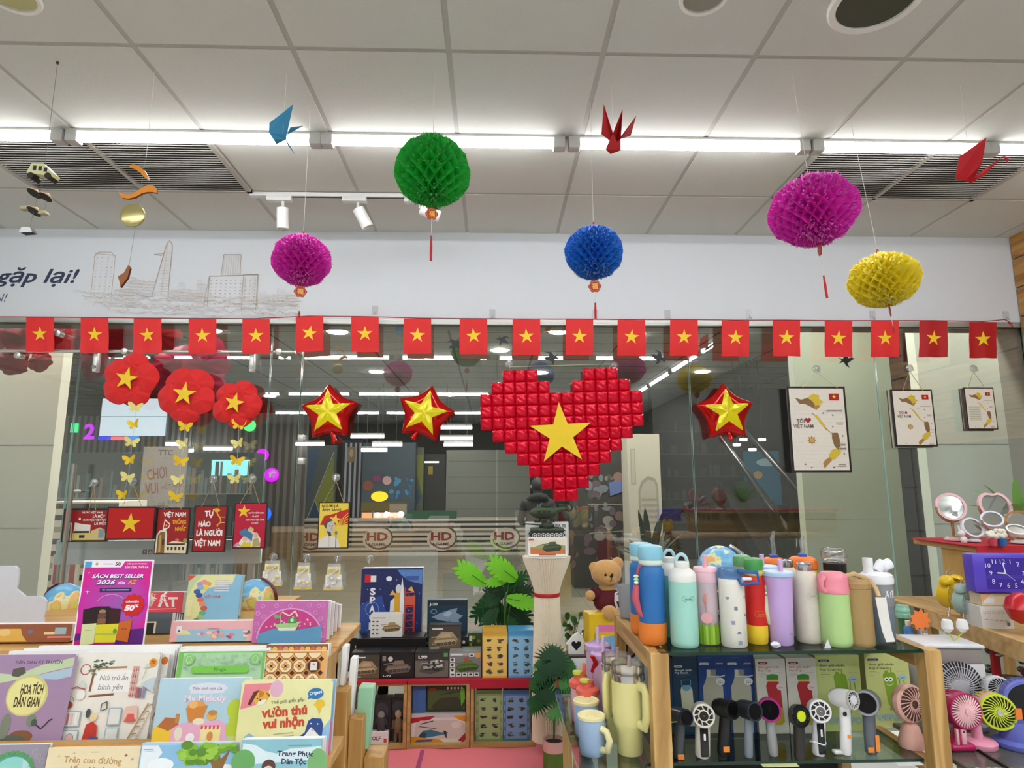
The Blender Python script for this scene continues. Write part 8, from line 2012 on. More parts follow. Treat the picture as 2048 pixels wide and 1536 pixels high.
m = MB(); m.T = T3((0,0,.105)) @ Matrix.Rotation(R(14),4, 'Z') @ Matrix.Rotation(R(85),4, 'X'); m.lathe([(.03,-.02),(.042,-.012),(.046,.0),(.046,.01),(.04,.016)], C('eeb8a8', .4),30); m.lathe([(.04,.0165),(.001,.018)], C('6a4a44', .5),30, cap=False); m.build('head', t)
m = MB(); m.T = T3((0,0,.105)) @ Matrix.Rotation(R(14),4, 'Z') @ Matrix.Rotation(R(85),4, 'X')
for i in range(22): a = 2 * PI * i / 22; m.tube([(.010 * math.cos(a),.010 * math.sin(a),.021),(.028 * math.cos(a + .35),.028 * math.sin(a + .35),.022),(.043 * math.cos(a + .5),.043 * math.sin(a + .5),.014)],.0013, C('f2c4b4', .4),5)
m.build('grille_spokes', t)
for px, py, w, lab, c in ((1560,1531,36, 'long pale yellow price strip on the lower shelf edge', 'dfe4a4'),(1818,1528,26, 'short white price strip on the lower shelf edge near the right post', 'e4e6e4')):
 p = AZ(px, py, ZG2); s = MP(px, py, p.y); m = MB(); m.box(-w * s, w * s, -.008,.008,0,.001, C(c, .5)); tag(m.build('price_strip', None, p), lab, 'price label')
# ---- tumblers and mugs on the side table
SG = 'drinkware on the side table'
def bigtumbler(label, px, py, w, top, hang):
 loc, s = place(px, py, ZG2, w * .74); r = w * s / 2; H = hgt(px, top, loc); t = thing('handled_tumbler', label, 'tumbler', loc, group=SG); c = PL('ebe39a', .4)
 zb = H * .80
 pieces(t, [('body', [(r * .72,0),(r * .76,.004),(r * .77, H * .255),(r * .92, H * .31),(r * .95, H * .34),(r, H * .42),(r, zb)], c),('steel_rim', [(r * 1.0, zb),(r * 1.01, zb + .002),(r * 1.01, H * .875),(r * .97, H * .88)], CHR)],36)
 m = MB(); m.lathe([(r * .97, H * .875),(r * 1.0, H * .885),(r * 1.0, H * .985),(r * .96, H * .985),(r * .94, H * .89),(.001, H * .89)], clear('e8e6e0', .25,.2,.02,.06),36); m.build('clear_lid', t)
 m = MB(); m.lathe([(r * .85, H * .893),(r * .85, H * .91),(.001, H * .915)], PL('ece8c8'),28); m.tube([(r * .1,.0, H * .9),(r * .12,0, H * 1.06)],.005, clear('e8d0d8', .15,.4,.05,.3),10); m.build('slide_lid', t)
 a = R(hang); d = Vector((math.cos(a), math.sin(a),0)); m = MB(); P_ = [d * (r * .98) + Vector((0,0, H * .765)), d * (r * 1.42) + Vector((0,0, H * .77)), d * (r * 1.62) + Vector((0,0, H * .71)), d * (r * 1.60) + Vector((0,0, H * .46)), d * (r * 1.4) + Vector((0,0, H * .345)), d * (r * .96) + Vector((0,0, H * .355))]
 m.tube(P_, .0085, c, 12, rz=.012); m.build('handle', t)
 return t
bigtumbler('pale yellow handled tumbler with clear lid, front one beside the post', 1265,1514,67,1322,-62)
bigtumbler('pale yellow handled tumbler standing behind the front one', 1240,1486,58,1305,-128)
def mug(label, px, py, w, top):
 loc, s = place(px, py, ZG2, w); r = w * s / 2; H = hgt(px, top, loc); t = thing('lidded_mug', label, 'mug', loc, group=SG); c = PL('efe6ae', .4)
 pieces(t, [('body', [(r * .9,0),(r * .97,.004),(r, .012),(r, H * .88)], PL('a9c3e4', .4)),('lid', [(r * 1.03, H * .87),(r * 1.06, H * .88),(r * 1.06, H * .95),(r * 1.0, H * .965),(r * .9, H * .93),(r * .4, H * .93),(r * .36, H * .95),(.001, H * .96)], c)],32)
 m = MB(); a = R(-48); d = Vector((math.cos(a), math.sin(a),0)); m.tube([d * r * .97 + Vector((0,0, H * .68)), d * r * 1.45 + Vector((0,0, H * .64)), d * r * 1.72 + Vector((0,0, H * .44)), d * r * 1.5 + Vector((0,0, H * .2)), d * r * .97 + Vector((0,0, H * .16))],.0085, c, 12); m.build('handle', t)
mug('light blue mug with cream lid and handle, nearest at the lower edge', 1188,1516,53,1425); mug('light blue mug with cream lid behind the nearest one', 1177,1478,50,1396)
def coral(label, px, py, w, top, cut):
 loc, s = place(px, py, ZG2, w); r = w * s / 2; H = hgt(px, top, loc); t = thing('kids_bottle', label, 'bottle', loc, group=SG); co = PL('ef6a5a', .45)
 pieces(t, [('body', [(r * .85,0),(r * .9,.004),(r * .92, H * .66)], PL('f0b8c0', .4)),('lid', [(r * .98, H * .65),(r * 1.06, H * .67),(r * 1.06, H * .76),(r * .9, H * .80),(r * .62, H * .82),(r * .55, H * .93),(.001, H * .94)], co)],28)
 m = MB(); m.lathe([(.010, H * .90),(.014, H * .93),(.014, H * .98),(.001, H)], PL('d8e060'),16,(-r * .3,-r * .3,0)); m.build('spout_cap', t)
 m = MB(); m.rbox(r * .2, r * .55,-r * .3, r * .1, H * .8, H * 1.12 if not cut else H * .96, co, .003); m.build('latch', t)
coral('coral lidded pink kids bottle behind the blue mugs, left one', 1165,1447,44,1338,0); coral('coral lidded pink kids bottle right beside the other coral lid', 1180,1460,45,1354,1)
def lav(label, px, py, w, top):
 loc, s = place(px, py, ZG2, w); r = w * s / 2; H = hgt(px, top, loc); t = thing('straw_tumbler', label, 'tumbler', loc, group=SG); c = PL('d4b4e2', .4)
 pieces(t, [('body', [(r * .85,0),(r * .9,.004),(r * .95, H * .72)], PL('dcb8dc', .4)),('lid', [(r * .98, H * .70),(r * 1.06, H * .72),(r * 1.06, H * .78),(r * .85, H * .80),(r * .8, H * .77),(.001, H * .77)], c)],28)
 m = MB(); m.tube([(0,0, H * .77),(0,0, H)],.005, PL('ead4ea'),10); m.build('straw', t)
lav('lavender straw tumbler behind the yellow tumblers, rear one', 1202,1418,50,1255); lav('lavender straw tumbler behind the yellow tumblers, nearer one', 1214,1436,50,1272)
m = MB(); p = AZ(1190,1440, ZG2); p.y += .0; s = MP(1190,1380,2.0); q = AY(1190,1345, p.y) - p
P_ = [AY(x, y, p.y + .02 * k) - p for k, (x, y) in enumerate(((1184,1312),(1192,1326),(1186,1344),(1200,1330),(1194,1350),(1188,1384)))]
m.tube([(0,0,.0)] + P_[::-1],.008, C('d0181c', .35),8, rz=.002); tag(m.build('ribbon', None, p), 'loose red ribbon between coral bottles and lavender tumblers', 'ribbon')
# portrait card behind the rail
def pc(A): A.r(1252,1262,1316,1350, C('e2e5ea')); A.e(1266,1296,11,18, C('2a211e'),18); A.e(1265,1299,7,10, C('c89a84'),16); A.p([(1256,1350),(1258,1316),(1276,1312),(1300,1340),(1302,1350)], C('eef0f4')); A.l([(1263,1304),(1268,1304)],1, C('a04a44'))
slab('picture_card', 'white card with a dark haired person in white seen under the side rail', 'picture', (1250,1258,1300,1400),2.04,.004, C('e2e5ea', .4), None, pc, sit=ZG2)
# ================================================================== RIGHT-HAND SHELF: mirrors, clocks, fans
ZM = zat(1960,1094,2.25); ZR = zat(1955,1255,1.95); WB = wood('b08a50', 'd8b478', 2.4, 'Y')
t = thing('gift_cabinet', 'light wooden shelf cabinet with red cloth top on the right', 'cabinet', (0,0,0))
x0, x1 = xat(1882,1100,2.46),3.0
m = MB(); m.rbox(x0, x0 + .02,2.26,2.46, ZR + .02, ZM - .02, wood('b8924c', 'd2ae6c', 1.6, 'Z'),.002,1); m.build('side_panel', t)
m = MB(); m.rbox(x0 - .015, x1,2.24,2.60, ZM - .02, ZM, WB, .003,1); m.build('top', t)
m = MB(); m.rbox(x0 + .02, x1,2.44,2.46, ZR + .02, ZM - .02, wood('b8924c', 'd2ae6c', 1.6, 'X'),.002,1); m.build('back_panel', t)
xc = xat(1952,1096,2.23)
m = MB(); m.rbox(xc, x1,2.23,2.58, ZM, ZM + .006, C('b81a2c', .7),.002,1); m.box(xc, x1,2.225,2.23, ZM - .028, ZM + .006, C('b81a2c', .7)); m.build('red_cloth', t)
# long board under the clocks
a, b_ = AY(1856,1222,2.3), AZ(2200,1345, AY(1856,1222,2.3).z)
zb = a.z; P0, P1 = AZ(1856,1222, zb), AZ(2110,1310, zb); dv = (P1 - P0).normalized(); n_ = Vector((-dv.y, dv.x, 0)) * .022
m = MB(); o_ = [P0 + n_, P1 + n_, Vector((x1, P1.y, zb)), Vector((x1,2.6, zb)), Vector((P0.x, 2.6, zb))]; m.add([v + Vector((0,0, k)) for k in (-.004,0) for v in o_],[(4,3,2,1,0),(5,6,7,8,9)] + [(i, (i + 1) % 5,5 + (i + 1) % 5,5 + i) for i in range(5)], WB); m.build('board', t)
m = MB(); o_ = [P0 - dv * .02, P1, P1 + n_, P0 + n_ - dv * .02]; m.add([v + Vector((0,0, k)) for k in (-.052,.004) for v in o_],[(3,2,1,0),(4,5,6,7)] + [(i, (i + 1) % 4,4 + (i + 1) % 4,4 + i) for i in range(4)], wood('b89258', 'd9b780', 2.2, 'X')); m.build('slanting_rail', t)
for (px, Yp) in ((1862,2.33),(2010,2.56)):
 m = MB(); xx = xat(px, 1260, Yp); m.rbox(xx, xx + .03, Yp, Yp + .03,0, zb - .005, wv_, .002,1); m.build('post', t)
m = MB(); m.rbox(x0 + .02, x1,2.3,2.34,.5, zb - .3, C('6a6864', .8),.002,1) if False else None
# mirrors
GOLD = C('c9a070', .25,.7); PKW = PL('e8bcc0', .4); MIR = C('e8ecec', .02,1.0, var=.0)
def mirror(label, px, py, rpx, base_py, Y, tiltx, yaw, base, heart=False, frame=None):
 fr = frame or PKW; c = AY(px, py, Y); s = MP(px, py, Y); r = rpx * s
 t = thing('table_mirror', label, 'mirror', (c.x, Y, ZM + .0065), group='table mirrors on the red cloth'); h = c.z - ZM - .0065
 Rm = T3((0,0, h)) @ Matrix.Rotation(R(yaw),4, 'Z') @ Matrix.Rotation(R(90 - tiltx),4, 'X')
 N = 40
 def out(f):
  o = []
  for i in range(N):
   a = 2 * PI * i / N
   k = 1 - (.22 * max(0, math.cos(a - PI / 2)) ** 14 if heart else 0)
   o.append((r * f * k * math.cos(a), r * f * k * math.sin(a)))
  return o
 m = MB(); m.T = Rm
 o1, o2 = out(1.0), out(.82)
 vs = [(x, y, -.006) for x, y in o1] + [(x, y, .008) for x, y in o1] + [(x, y, .008) for x, y in o2] + [(x, y, .004) for x, y in o2]
 fs = [tuple(range(N))[::-1]] + [(k * N + i, k * N + (i + 1) % N, (k + 1) * N + (i + 1) % N, (k + 1) * N + i) for k in range(3) for i in range(N)]
 m.add(vs, fs, fr); m.build('frame', t)
 m = MB(); m.T = Rm; m.add([(x, y, .0042) for x, y in o2],[tuple(range(N))], MIR); m.build('mirror_glass', t)
 m = MB(); m.tube([Vector((math.cos(a) * r * 1.07,.0, h + math.sin(a) * r * 1.07)) for a in [PI + PI * i / 16 for i in range(17)]],.0035, GOLD, 8); m.build('yoke', t)
 m = MB(); m.lathe([(base * .5,0, fr),(base, .003),(base, .008),(base * .6,.016, GOLD),(.005,.02),(.005, h - r * 1.05),(.008, h - r * 1.06)], fr, 24); m.build('stand', t)
mirror('round pink framed table mirror on a slim stand, leftmost on the cabinet', 1901,1014,27,1083,2.42,12,-14,.034)
mirror('heart shaped pink framed table mirror behind the small cups', 1989,1012,30,1083,2.46,18,-8,.036, True)
mirror('small white framed table mirror tilted beside the leftmost one', 1944,1056,20,1086,2.36,25,-6,.024, frame=C('dcdce2', .3))
mirror('small blue reflecting table mirror tilted in front of the heart shaped one', 1984,1040,19,1086,2.34,40,-30,.024, frame=C('d8e0ea', .3))
mirror('dark round table mirror at the right edge', 2040,1045,24,1086,2.40,30,-35,.03, frame=GOLD)
mirror('flat lying dark table mirror low at the right edge', 2034,1062,18,1088,2.29,60,-20,.026, frame=C('d8d4d0', .3))
for px, c, lab in ((1986, 'd84a68', 'tiny pink cup with white flower top on the red cloth'),(2005, '2a6cb8', 'tiny blue cup with pale top beside the pink one')):
 p = AZ(px, 1092, ZM + .0065); s = MP(px, 1085, p.y); t = thing('trinket_cup', lab, 'ornament', p, group='trinket cups on the red cloth'); pieces(t, [('cup', [(.010,0),(.013,.004),(.016,.026),(.013,.026)], PL(c))],18)
 m = MB(); r_ = random.Random(px); [m.ball((r_.uniform(-.01,.01), r_.uniform(-.01,.01), r_.uniform(.03,.052)),.009, C('e8e4d4', .6),10,8) for k in range(7)]; m.build('flower_top', t)
p = AZ(1929,1090, ZM + .0005); t = thing('trinket_stand', 'small white rabbit trinket stand beside the leftmost mirror', 'ornament', p); m = MB(); m.rbox(-.02,.02,-.012,.012,0,.004, C('e4e4e4', .4),.001); m.build('base', t); m = MB(); m.ball((0,0,.018),(.012,.01,.014), C('ecebe8', .5),14,10); m.ball((-.006,0,.042),(.013,.011,.012), C('ecebe8', .5),14,10); [m.tube([(x, 0,.05),(x - .004,0,.07)],[.004,.003], C('ecebe8', .5),8) for x in (-.012,-.002)]; m.build('rabbit', t)
strap_plant('succulent_plant', 'spiky green succulent plant at the right edge behind the mirrors', (xat(2046,1080,2.55),2.55, ZM + .0005),16,.26,.035, paper('7cae5c', .25),(.04,.07, C('d8d4cc', .5)),8,.9)
# purple clock
def clock():
 Y = 1.99; q = (1958,1109,2120,1186); c = AY(2035,1186, Y); w = xat(2112,1150, Y) - xat(1958,1150, Y); h = zat(2000,1109, Y) - zat(2000,1186, Y)
 t = thing('desk_clock', 'purple rectangular desk clock with white numerals at the right edge', 'clock', (c.x, Y, c.z),(0,0, R(-6)))
 pu, dp, wt = C('5a45c4', .3), C('3f2f9c', .25), C('e6e4f4', .4)
 m = MB(); m.rbox(-w / 2, w / 2,0,.05,0, h, pu, .004); m.build('case', t)
 m = MB(); A = Art(m, 1958,1109,-w / 2, h, w / 154, h / 77,-.0006); A.r(1981,1116,2106,1178, dp); A.r(1981,1150,2106,1158, C('4a3aa8', .25))
 for n_, x, y in (('10', 1986,1131),('11', 1998,1123),('12', 2014,1123),('1', 2028,1123),('2', 2042,1128),('9', 1990,1146),('8', 1993,1163),('7', 2006,1170),('6', 2020,1171),('5', 2034,1171),('4', 2046,1163),('3', 2050,1146)): A.t(n_, x, y, 9, wt, b=.0)
 A.l([(2017,1147),(2014,1126)],2.2, wt); A.l([(2017,1147),(2002,1146)],2.6, wt); A.l([(2014,1144),(2034,1162)],.6, wt); m.build('dial', t)
 return c.z
zc = clock()
def pile(label, q, Y, face, art=None, sit=None, d=.09, yaw=0): return slab('gift_box', label, 'box', q, Y, d, C(face, .5), None, art, 0, yaw, 'pale gift boxes under the purple clock', 'box', sit=sit)
zq = zb + .0005
pile('pale gift box with small round marks under the purple clock', (1966,1212,2030,1262),2.01, 'd8d6d0', lambda A: ([A.ring(1974 + 9 * k, 1226,3,3,.8, C('9a9a96'),10) for k in range(6)],[A.r(1972 + 10 * k, 1240 + k, 1979 + 10 * k, 1242 + k, C('a8a49c')) for k in range(5)], A.r(2016,1248,2022,1255, C('6a5a60'))), zq, .05)
pile('white gift box with grey label left of the round marked one', (1946,1203,1965,1245),2.06, 'dcdcdc', lambda A: [A.r(1947 + 4.5 * (k % 4),1208 + 7 * (k // 4),1949.5 + 4.5 * (k % 4),1213 + 7 * (k // 4), C('b4b4b8')) for k in range(12)], zq, .03)
zz = zat(2000,1212,2.01) + .0006
pile('cream gift box with paper label directly below the clock', (1964,1187,2031,1212),2.01, 'd8c8a8', lambda A: (A.r(1968,1196,1990,1207, C('dcdcdc')), A.p([(1964,1188),(1984,1188),(1976,1196),(1966,1204)], C('e0a878'))), zz, .05)
# alarm clocks
def alarm(label, px, py, r, Y, yaw, col, bpy_):
 c = AY(px, py, Y); s = MP(px, py, Y); r *= s; zc = c.z - zq
 t = thing('alarm_clock', label, 'clock', (c.x, Y, zq),(0,0, R(yaw)), 'twin bell alarm clocks'); cm = PL(col, .3)
 m = MB(); m.T = T3((0,0, zc)) @ Matrix.Rotation(R(90),4, 'X'); m.lathe([(r * .6,-r * .75),(r * .92,-r * .6),(r, -r * .2),(r, r * .2)], cm, 36); m.lathe([(r, r * .2),(r * .97, r * .26),(r * .9, r * .2)], cm, 36, cap=False); m.build('case', t)
 m = MB(); m.T = T3((0,0, zc)) @ Matrix.Rotation(R(90),4, 'X'); m.lathe([(r * .92, r * .19),(.001, r * .2)], C('15161a', .25),36, cap=False); m.build('dial', t)
 m = MB(); A = Art(m, 0,0,0, zc, r / 10, r / 10,-r * .205)
 for k in range(12): A.e(7.3 * math.sin(k * PI / 6),-7.3 * math.cos(k * PI / 6),.7,.7, C('e4e4e4'),8)
 A.l([(0,0),(3,-4)],.6, C('e4e4e4')); A.l([(0,0),(-5,-2)],.5, C('e4e4e4')); m.build('hands', t)
 for sg in (-1,1):
  m = MB(); m.T = T3((sg * r * .55,0, zc + r * .98)) @ Matrix.Rotation(R(sg * 28),4, 'Y'); m.lathe([(r * .1,-r * .1, C('c8c8c4', .2,.8)),(r * .1,0, cm),(r * .48,0),(r * .46, r * .18),(r * .3, r * .36),(.001, r * .42)], cm, 24); m.build('bell', t)
  m = MB(); m.tube([(sg * r * .55,0, zc - r * .8),(sg * r * .75,0,0)], r * .07, C('c8c8c4', .2,.8),8); m.build('foot', t)
 m = MB(); m.tube([(r * .5 * math.cos(a),0, zc + r * 1.25 + r * .5 * math.sin(a)) for a in [PI * i / 12 for i in range(13)]], r * .05, C('c8c8c4', .2,.8),8); m.build('handle', t)
alarm('yellow twin bell alarm clock behind the mint one', 1906,1190,27,2.20,22, 'edc41c', 1220); alarm('mint grey twin bell alarm clock left of the purple clock', 1934,1204,25,2.10,22, 'a9c2b8', 1230)
m = MB(); c = AY(2044,1216,1.93); r = 30 * MP(2044,1216,1.93); m.lathe([(r * .3,-r * .95 , C('c01c24', .25)),(r * .7,-r * .72),(r, 0),(r * .8, r * .6),(r * .3, r * .95),(.001, r)], C('c01c24', .25),32); o = m.build('red_money_box', None, (c.x, 1.93, max(c.z, zq + r * .95))); tag(o, 'glossy red round money box at the right edge below the clock', 'money box')
m = MB(); c = AY(1957,1150,1.9); m.T = Matrix(); m.lathe([(.012,0),(.022,.006),(.026,.04),(.02,.075),(.01,.082)], C('d84880', .35),20); tag(m.build('pink_ornament', None, (xat(1957,1170,2.12),2.12, zq)), 'pink round ornament peeking out left of the purple clock', 'ornament')
# bits on the far side: bottles, star price tag, bow
ZK = zat(1840,1290,2.0)
t = thing('back_table', 'white topped side table behind the bottle stand on the right', 'table', (0,0,0))
xt = XRR + .05
ZF = zat(1920,1520,1.6); xe = xat(1868,1300,1.97)
m = MB(); m.rbox(xt, xe, 1.97,2.24, ZK - .02, ZK, C('d2d2ce', .4),.003); m.build('top', t)
for x in (xt + .01, xe - .03):
 for y in (1.98,2.2): m = MB(); m.box(x, x + .02, y, y + .02, ZF + .0004, ZK - .02, wv_); m.build('leg', t)
def small(label, name, px, py, w, top, prof, cat='bottle'):
 loc, s = place(px, py, ZK, w); r = w * s / 2; H = hgt(px, top, loc); t = thing(name, label, cat, loc, group='small goods behind the bottle stand')
 pieces(t, [(n, [(a * r, b_ * H) for a, b_ in p], m_) for n, p, m_ in prof],20); return t, r, H
small('small blue bottle with cream cap right of the grey bottle', 'small_bottle', 1824,1286,16,1240,[('body', [(.8,0),(1,.05),(1,.65),(.6,.75)], PL('4a86c8')),('cap', [(.55,.75),(.6,.78),(.6,.98),(.001,1)], PL('e8d8b8'))])
small('green jar with wavy teal lid right of the grey bottle', 'small_jar', 1818,1276,26,1210,[('body', [(.7,0),(.75,.04),(.75,.6)], PL('3a6a3c')),('lid', [(.9,.6),(1,.66),(1,.74),(.92,.76),(1,.8),(1,.87),(.9,.9),(.85,1),(.001,1)], PL('8cc4ac'))], 'jar')
small('amber small bottle behind the orange star tag', 'small_bottle', 1836,1284,16,1244,[('body', [(.8,0),(1,.05),(.9,.7),(.5,.85)], PL('9a7a4a')),('cap', [(.5,.85),(.5,1),(.001,1)], PL('3a2a20'))])
t, r, H = small('clear small jar with white rabbit ears under the orange star tag', 'small_jar', 1852,1288,18,1260,[('body', [(.9,0),(1,.05),(1,1)], clear('e8e8e8', .15,.2,.05,.3))], 'jar')
m = MB(); [m.tube([(x * r, -r * 1.05, H * .2),(x * r, -r * 1.05, H * .8)],.003, C('f4f4f4', .4),8) for x in (-.3,.3)]; m.build('rabbit_ears', t)
c = AY(1841,1240,2.0); s = MP(1841,1240,2.0); m = MB(); m.prism([(x, -z) for x, z in starpts(0,0,22 * s, 9,.2,.68)],0,.0015, C('f0803a', .5)); m.tube([(0,.002,-10 * s),(0,.002, ZK - c.z + .001)],.0015, C('d8d8d8', .4),6); tag(m.build('star_price_tag', None, c), 'orange star-shaped price tag on a thin stick', 'price label')
c = AY(1851,1296,1.99); s = MP(1851,1296,1.99); t = thing('ribbon_bow', 'red ribbon bow with a trailing end on the corner of the white table', 'bow', (c.x, 1.99, ZK + .0005)); rd = C('c4161e', .3)
for sg in (-1,1):
 m = MB(); m.tube([(0,0,.008),(sg * 10 * s, -.004,10 * s + .006),(sg * 22 * s, -.002,8 * s + .004),(sg * 19 * s, .002,.004),(sg * 6 * s, .002,.005),(0,0,.008)],.009, rd, 8, rz=.0015); m.build('loop', t)
m = MB(); m.ball((0,-.003,.008),(.006,.006,.006), rd, 10,8); m.build('knot', t)
m = MB(); e_ = AY(1884,1336,1.95) - Vector((c.x, 1.99, ZK)); m.tube([(0,-.004,.006),(.01,-.012,-.004), tuple(e_ * .6), tuple(e_)],.006, rd, 8, rz=.001); m.build('trailing_end', t)
# lower board with the fans
ZF = zat(1920,1520,1.6); t = thing('fan_table', 'dark glass topped table of desk fans right of the bottle stand', 'table', (0,0,0)); xf = xat(1884,1500,1.66) + .01
m = MB(); m.rbox(XRR + pw + .012,1.75,1.56,2.25, ZF - .012, ZF - .0003, C('5d5a52', .12),.002,1); m.build('top', t)
for x in (XRR + pw + .02,1.70):
 for y in (1.58,2.2): m = MB(); m.box(x, x + .03, y, y + .03,0, ZF - .012, wv_); m.build('leg', t)
m = MB(); m.tube([AZ(1884,1452, ZF + .003), AZ(1940,1490, ZF + .003), AZ(2030,1545, ZF + .003)],.003, C('101012', .4),8); tag(m.build('power_cable'), 'black power cable lying across the fan table', 'cable')
FT = 'desk fans on the fan table'
def spokes(m, r0, r1, z0, z1, n, th, mat, tw=.5):
 for i in range(n):
  a = 2 * PI * i / n; m.tube([(r0 * math.cos(a), r0 * math.sin(a), z0),((r0 + r1) / 2 * math.cos(a + tw * .5),(r0 + r1) / 2 * math.sin(a + tw * .5),(z0 + z1) / 2 + .002),(r1 * math.cos(a + tw), r1 * math.sin(a + tw), z1)], th, mat, 5)
def cooler():
 Y = 1.86; q = (1868,1282,1990,1462); c = AY(1926,1458, Y); w = xat(1984,1400, Y) - xat(1870,1400, Y); h = zat(1926,1290, Y) - ZF
 t = thing('air_cooler', 'white and grey box-shaped mini air cooler with round fan grille', 'air cooler', (c.x, Y, ZF),(0,0, R(-4)), None)
 wh = C('d4d4d6', .35); m = MB(); m.rbox(-w / 2, w / 2,0,.13,0, h * .74, wh, .006); m.build('case', t)
 m = MB(); m.rbox(-w / 2 + .003, w / 2 - .003,.002,.13, h * .74, h * .95, C('9b928c', .35),.004); m.rbox(-.012,.012,-.002,.004, h * .755, h * .775, C('4a4642', .4),.001); m.build('water_tank', t)
 m = MB(); m.rbox(-w / 2 - .003, w / 2 + .003,-.004,.135, h * .95, h, C('dfe0e4', .35),.005); m.build('lid', t)
 m = MB(); zc = h * .43; r = w * .42; m.T = T3((0,-.001, zc)) @ Matrix.Rotation(R(90),4, 'X'); m.lathe([(r, 0),(.001,.001)], C('3a3a3e', .4),40, cap=False); m.build('fan_opening', t)
 m = MB(); m.T = T3((0,-.001, zc)) @ Matrix.Rotation(R(90),4, 'X'); spokes(m, r * .3, r, .007,.003,44,.0016, C('c6c6ca', .35),.12)
 for f in (.55,.8): m.tube([(r * f * math.cos(2 * PI * i / 40), r * f * math.sin(2 * PI * i / 40),.006) for i in range(40)],.001, C('c6c6ca', .35),5, True)
 m.lathe([(r * .32,.004),(r * .3,.010),(.001,.012)], C('b9b9bd', .35),28); m.build('grille', t)
 return ZF + h
zcl = cooler()
def deskfan(label, px, py, hx, hy, hr, yaw, tilt, back, rimc, face, basec, depth, hub='d8d4cc', Yoff=0, n=26, opn=False, boot=False):
 p = AZ(px, py, ZF); p.y += Yoff; s = MP(px, py, p.y); t = thing('desk_fan', label, 'fan', (p.x, p.y + .025, ZF + .0004), group=FT); loc = Vector(t.location)
 hc = AY(hx, hy, loc.y) - loc; r = hr * s; Rm = T3((hc.x, 0, hc.z)) @ Matrix.Rotation(R(yaw),4, 'Z') @ Matrix.Rotation(R(90 - tilt),4, 'X'); d = depth
 m = MB(); m.T = Rm; m.lathe([(r * .5,-d),(r * .82,-d * .9),(r * .96,-d * .4),(r, 0),(r, d * .2)], C(back, .35),36); m.build('back_cage', t)
 m = MB(); m.T = Rm
 for i in range(30):
  a = 2 * PI * i / 30; m.tube([(r * 1.0 * math.cos(a), r * 1.0 * math.sin(a),-d * .05),(r * .985 * math.cos(a), r * .985 * math.sin(a),-d * .4),(r * .84 * math.cos(a), r * .84 * math.sin(a),-d * .9)],.0016, C(rimc if not opn else back, .4),5)
 m.build('cage_ribs', t)
 m = MB(); m.T = Rm; m.lathe([(r * .99, d * .18),(r * 1.03, d * .24),(r * 1.0, d * .36),(r * .88, d * .36),(r * .86, d * .26)], C(rimc, .35),36, cap=False); m.build('rim', t)
 m = MB(); m.T = Rm; m.lathe([(r * .9, d * .27),(.001, d * .25)], C('0c0c10' if opn else '55403c' if boot else '2a2c18', .4),36, cap=False); m.build('dark_inside', t)
 if not opn:
  m = MB(); m.T = Rm; spokes(m, r * .16, r * .92, d * .42, d * .34, n, r * .032 if not boot else r * .045, C(face, .4),.6 if not boot else .15); m.lathe([(r * .2, d * .40),(r * .18, d * .5),(.001, d * .52)], C(hub, .25,.5 if hub == 'd8d4cc' else 0),20); m.build('front_grille', t)
 bm = C(basec, .4)
 if boot:
  m = MB(); z1 = hc.z - r * .9; m.tube([(0,0,.012),(hc.x * .3,0, z1 * .4),(hc.x * .8,0, z1)],[.018,.017,.015], bm, 16, rz=.014); m.rbox(-.02,.045,-.02,.02,0,.018, bm, .008,3); m.build('boot_handle', t)
  m = MB(); m.rbox(hc.x * .4 - .002, hc.x * .4 + .011,-.019,-.012, z1 * .3, z1 * .95, C('efb4bc', .4),.003); m.ball((hc.x * .4 + .004,-.019, z1 * .85),(.003,.001,.003), C('6a1438', .4),8,6); m.rbox(hc.x * .4 - .014, hc.x * .4 - .008,-.018,-.010, z1 * .3, z1 * .95, C('efb4bc', .4),.001); m.build('pink_panel', t)
 else:
  m = MB(); m.lathe([(r * .95,0),(r * 1.0,.004),(r * 1.0,.012),(r * .9,.016),(.013,.02),(.011, hc.z - r * .8)], bm, 32); m.build('stand', t)
 return t, loc, hc, r
deskfan('magenta desk fan with pink petal grille on a boot-shaped handle', 1924,1508,1922,1419,33,2,4, 'ad1858', 'b01c5c', 'f2c0c4', 'b4185a', .05, hub='f0b8bc', n=34, boot=True)
deskfan('pink desk fan with lime green swirl grille on a round base', 1972,1500,1990,1421,33,-14,6, 'e59ab8', 'c6d83a', 'cfe03a', 'e89ab4', .055, n=24)
tt, loc, hc, r = deskfan('violet blue drum-shaped desk fan with dark opening at the right edge', 2052,1500,2054,1404,42,-24,2, '5560c0', '6a74c8', '000000', '6670c4', .06, opn=True)
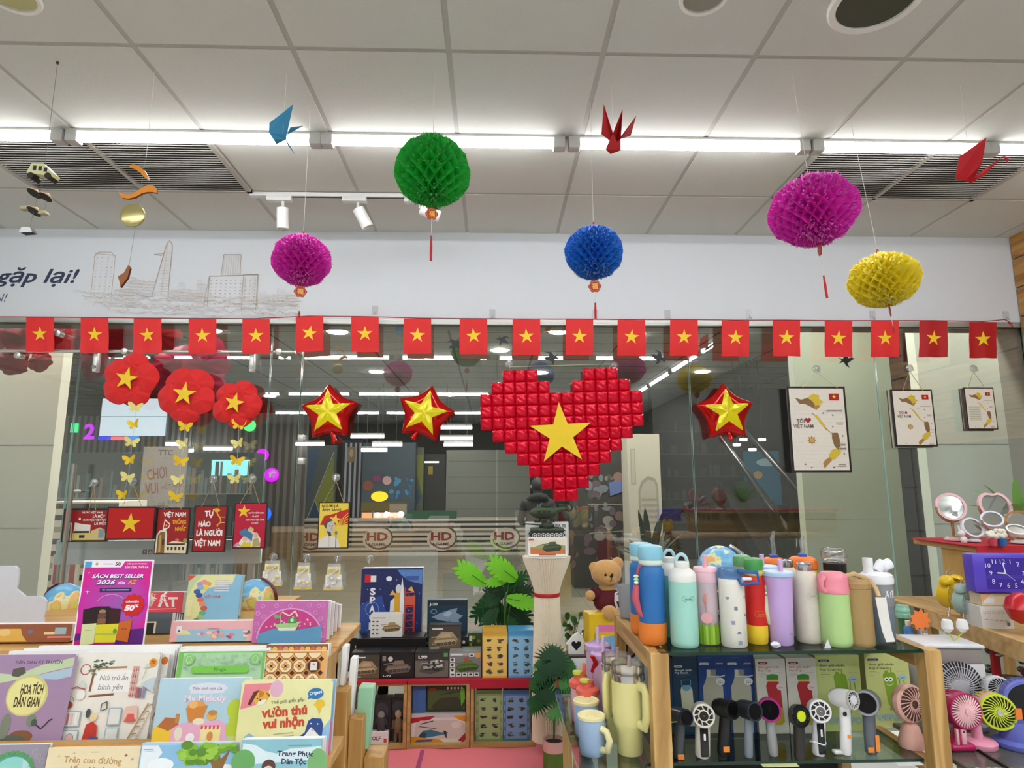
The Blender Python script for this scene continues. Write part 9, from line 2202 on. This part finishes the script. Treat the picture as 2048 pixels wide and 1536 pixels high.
m = MB(); m.lathe([(r * .62,.002),(r * .66,.012),(r * .62, hc.z - r * .75)], C('6a72c4', .4),30); m.build('column', tt); m = MB(); m.box(-r * .45,-r * .15,-r * .66 - .002,-r * .64,.075,.1, C('f0803a', .6)); m.build('price_sticker', tt)
p = AZ(1900,1392, ZF); c = AY(1884,1398,1.74)
deskfan('white small cage fan behind the pink and violet fans', 1992,1478,1996,1378,24,-16,8, 'd4d4d8', 'dcdce0', 'd0d0d4', 'dcdce0', .04, Yoff=.05, n=22)
# shiny ornaments at the right
ZO = ZF; t = thing('gift_basket', 'shiny wrapped gift with plum coloured bow at the right edge', 'gift', (xat(2035,1380,2.05),2.05, ZF)); c = zat(2035,1350,2.05) - ZF
m = MB(); m.lathe([(.06,0),(.07,.01),(.065, c * .75),(.001, c * .78)], C('2a2426', .4),20); m.build('dark_base', t)
m = MB(); r_ = random.Random(5)
for k in range(30): q = (r_.uniform(-.1,.08), r_.uniform(-.07,.03), c + r_.uniform(-.02,.10)); m.ball(q, (r_.uniform(.01,.025),.01, r_.uniform(.006,.014)), C('c0beb8', .12,.9),8,6)
m.build('silver_tinsel', t)['kind'] = 'stuff'
m = MB(); m.ball((-.01,-.085, c + .03),(.04,.02,.02), C('8a1250', .35),16,10); m.ball((-.02,-.085, c - .01),(.03,.02,.028), C('8a1250', .35),16,10); m.build('plum_bow', t)
m = MB(); m.box(0,.022,0,.012,0, zat(1985,1272,2.0) - ZF, C('b01c22', .6)); tag(m.build('red_strip', None, (xat(1984,1300,2.0),2.0, ZF)), 'upright red painted batten behind the air cooler', 'batten')
t = thing('cotton_flowers', 'white cotton tulip ornaments standing under the slanting rail', 'ornament', (xat(1908,1275,1.91),1.91, zcl + .0005))
for k, (px, py) in enumerate(((1895,1256),(1925,1256))):
 q = AY(px, py, 1.91) - Vector(t.location); m = MB(); m.lathe([(.006,-.012),(.016,0),(.015,.016),(.011,.024)], C('e8e8e6', .6),14, tuple(q)); m.tube([(0,0,0),(q.x, q.y, q.z - .012)],.002, C('b8c048', .5),6); m.build('tulip', t)
